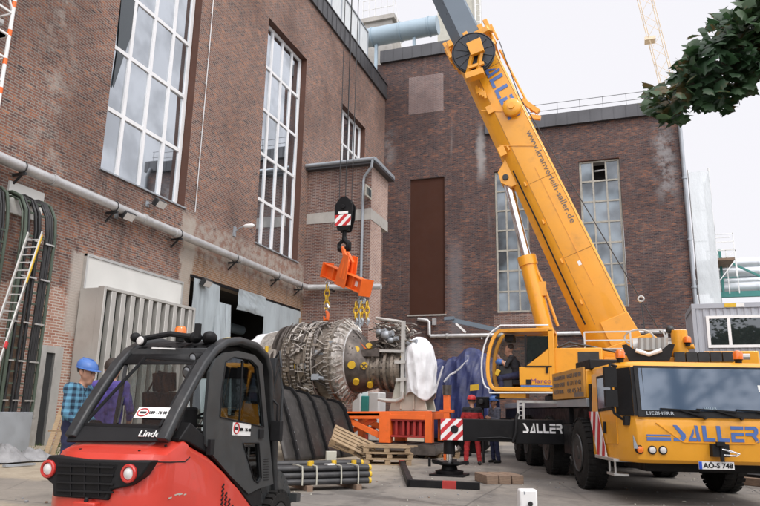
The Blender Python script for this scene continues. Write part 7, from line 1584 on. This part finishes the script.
# ------------------------------------------------------------------ maple on the right, its branch hanging into view
def leaf(mb, c_, n_, d_, s):
    n_ = n_.normalized(); d_ = (d_-n_*d_.dot(n_)).normalized(); e = n_.cross(d_)
    o = [(0, -.10), (.20, -.14), (.44, -.10), (.42, .10), (.62, .30), (.42, .42), (.30, .62), (.16, .62), (0, .88), (-.16, .62), (-.30, .62), (-.42, .42), (-.62, .30), (-.42, .10), (-.44, -.10), (-.20, -.14)]
    vs = [c_+(e*x_+d_*y_-n_*(abs(x_)*.28+max(0, y_)*.22))*s for x_, y_ in o]+[c_+d_*.15*s]; k = len(o)
    mb.add(vs, [(i, (i+1) % k, k) for i in range(k)])
RL = random.Random(21)
tp = at(1120, 470, 5.8); tp.z = 0; tree = thing('maple_tree', 'maple tree beyond the right edge whose leafy branch hangs in', 'tree', tp)
m = MB('bark'); top = tp+V((.1, .2, 7.5)); m.tube([tp, tp+V((.02, .03, 1.2)), tp+V((-.05, .1, 3.)), top-Z*2, top], [.26, .2, .17, .12, .03], 12)
bend = [tp+V((-.04, .1, 2.7)), at(960, 60, 5.2), at(900, 35, 4.9), at(830, 25, 4.6), at(760, 45, 4.5), at(705, 75, 4.4), at(668, 92, 4.35)]
m.tube(bend, [.10, .09, .075, .055, .035, .02, .008], 8)
tw_ = [(830, 25, 800, -30), (790, 35, 765, 70), (760, 45, 722, 28), (735, 58, 700, 90), (705, 75, 692, 45), (790, 35, 745, -10), (705, 75, 672, 108), (760, 45, 735, 85)]
for (a0_, a1_, b0_, b1_) in tw_: m.tube([at(a0_, a1_, 4.5), at((a0_+b0_)/2, (a1_+b1_)/2-6, 4.45), at(b0_, b1_, 4.4)], [.018, .012, .005], 6)
for k in range(9): 
    a = 2*PI*k/9; s_ = tp+V((0, .1, 3.2+.35*k)); m.tube([s_, s_+V((math.cos(a)*1.2, math.sin(a)*1.2, .7)), s_+V((math.cos(a)*2.4, math.sin(a)*2.4, .9))], [.07, .04, .01], 6)
m.build('trunk', tree)
m = MB('leaf'); cnt = 0
def inside(px, py):
    """outline of the hanging foliage in the photo, used to grow leaves along the twigs"""
    up = [(645, 88), (655, 78), (668, 74), (676, 66), (684, 50), (694, 26), (712, 22), (722, 8), (735, -2), (760, -20), (840, -60)]
    dn = [(645, 100), (652, 112), (660, 124), (672, 127), (684, 118), (690, 100), (700, 113), (712, 104), (726, 108), (738, 98), (750, 90), (762, 78), (800, 70), (840, 60)]
    def f(t):
        for i in range(len(t)-1):
            if t[i][0] <= px <= t[i+1][0]: return t[i][1]+(t[i+1][1]-t[i][1])*(px-t[i][0])/(t[i+1][0]-t[i][0])
        return None
    a, b = f(up), f(dn)
    if a is None or b is None: return False
    wv = 7*noise.noise(V((px*.07, py*.07, 0))); e = min(py-a, b-py)+wv
    return e > 2 and not (noise.noise(V((px*.09, py*.09, 9))) < -.42)
holes_ = [(728, 80, 4), (700, 36, 7), (672, 84, 5), (691, 98, 4), (712, 30, 5), (683, 72, 2.5)]
while cnt < 2300:
    px, py = 645+195*RL.random()**.75, RL.uniform(-60, 128)
    if not inside(px, py) or any((px-h[0])**2+(py-h[1])**2 < h[2]**2 for h in holes_): continue
    d = RL.uniform(4.0, 4.9); c_ = at(px, py, d); n_ = V((RL.uniform(-.6, .6), RL.uniform(-.9, .2), RL.uniform(.2, 1))); d_ = V((RL.uniform(-1, 1), RL.uniform(-.4, .4), RL.uniform(-1.2, .2)))
    leaf(m, c_, n_, d_, RL.uniform(.062, .105)); cnt += 1
for k in range(900):
    a = RL.uniform(-PI*.6, PI*.4); r = 2.7*math.sqrt(RL.random()); z = 3.6+4.6*RL.random(); c_ = tp+V((math.cos(a)*r, math.sin(a)*r+.2, z))
    q = c_-CAM; dd_ = q.dot(FW)
    if dd_ > 0:
        ppx = 380+F*q.dot(RT)/dd_; ppy = 253-F*q.dot(UP)/dd_
        if -40 < ppx < 790 and -60 < ppy < 560: continue
    leaf(m, c_, V((RL.uniform(-.6, .6), RL.uniform(-.6, .6), RL.uniform(.3, 1))), V((RL.uniform(-1, 1), RL.uniform(-1, 1), RL.uniform(-1, .2))), RL.uniform(.12, .2))
m.build('crown', tree, flip=False)
# trees round the yard behind the photographer: seen only as reflections
def far_tree(x_, y_, h_, r_, label, seed):
    R4 = random.Random(seed); t = thing('broadleaf_tree', label, 'tree', (x_, y_, 0), 0, 'trees behind the photographer'); m = MB('bark'); m.tube([(x_, y_, 0), (x_, y_, h_*.5), (x_+.2, y_, h_*.9)], [.3, .2, .04], 8); m.build('trunk', t); m = MB('leaf_far')
    for k in range(1500):
        v = V((R4.gauss(0, 1), R4.gauss(0, 1), R4.gauss(0, 1))).normalized()*R4.uniform(.55, 1.05); c_ = V((x_+v.x*r_, y_+v.y*r_, h_*.6+v.z*h_*.42)); a = V((R4.uniform(-1, 1), R4.uniform(-1, 1), R4.uniform(-1, 1))).normalized()*.42; b = a.orthogonal().normalized()*.34; m.add([c_-a, c_+b, c_+a, c_-b], [(0, 1, 2, 3)])
    m.build('crown', t, flip=False)
for k, (x_, y_, h_, r_) in enumerate(((14, -6, 7, 3.), (20, -2, 8, 3.4), (9, -12, 8, 3.2), (26, 5, 9, 3.8), (3, -16, 7.5, 3.2), (-6, -18, 8, 3.4), (31, 12, 8, 3.5))): far_tree(x_, y_, h_, r_, 'leafy tree bordering the yard behind the photographer', 40+k)

# ------------------------------------------------------------------ daylight
SUN_EL, SUN_AZ = rad(52), rad(128)       # azimuth clockwise from +Y: bright cloud cover behind the photographer's right
w = bpy.data.worlds.new('World'); S.world = w; w.use_nodes = True; nt = w.node_tree
sky = nt.nodes.new('ShaderNodeTexSky'); sky.sky_type = 'NISHITA'; sky.sun_disc = False; sky.sun_elevation = SUN_EL; sky.sun_rotation = SUN_AZ; sky.dust_density = 5; sky.air_density = 1.2
mx = nt.nodes.new('ShaderNodeMixRGB'); mx.inputs[0].default_value = .90
tc = nt.nodes.new('ShaderNodeTexCoord'); dot = nt.nodes.new('ShaderNodeVectorMath'); dot.operation = 'DOT_PRODUCT'; nt.links.new(tc.outputs['Generated'], dot.inputs[0])
dot.inputs[1].default_value = (math.sin(rad(150))*math.cos(rad(48)), math.cos(rad(150))*math.cos(rad(48)), math.sin(rad(48)))
mr = nt.nodes.new('ShaderNodeMapRange'); mr.interpolation_type = 'SMOOTHSTEP'; mr.inputs[1].default_value = .12; mr.inputs[2].default_value = 1.; mr.inputs[3].default_value = 10.2; mr.inputs[4].default_value = 25.; nt.links.new(dot.outputs['Value'], mr.inputs[0])
cl_ = nt.nodes.new('ShaderNodeMixRGB'); cl_.blend_type = 'MULTIPLY'; cl_.inputs[0].default_value = 1; cl_.inputs[1].default_value = (1., .985, 1.03, 1); nt.links.new(mr.outputs[0], cl_.inputs[2]); nt.links.new(cl_.outputs[0], mx.inputs[2])
nt.links.new(sky.outputs[0], mx.inputs[1]); bg = nt.nodes['Background']; nt.links.new(mx.outputs[0], bg.inputs[0]); bg.inputs[1].default_value = .10
sl = bpy.data.lights.new('sun', 'SUN'); sl.energy = 1.4; sl.angle = rad(11); sl.color = (1, .96, .9); so_ = bpy.data.objects.new('sun', sl); COL.objects.link(so_)
dirv = V((math.sin(SUN_AZ)*math.cos(SUN_EL), math.cos(SUN_AZ)*math.cos(SUN_EL), math.sin(SUN_EL))); so_.rotation_euler = (-dirv).to_track_quat('-Z', 'Y').to_euler(); so_.location = dirv*60
S.render.engine = 'CYCLES'; S.cycles.max_bounces = 6; S.cycles.transparent_max_bounces = 12
S.view_settings.view_transform = 'Standard'; S.view_settings.look = 'None'; S.view_settings.exposure = 0; S.view_settings.gamma = 1; S.view_settings.use_curve_mapping = False
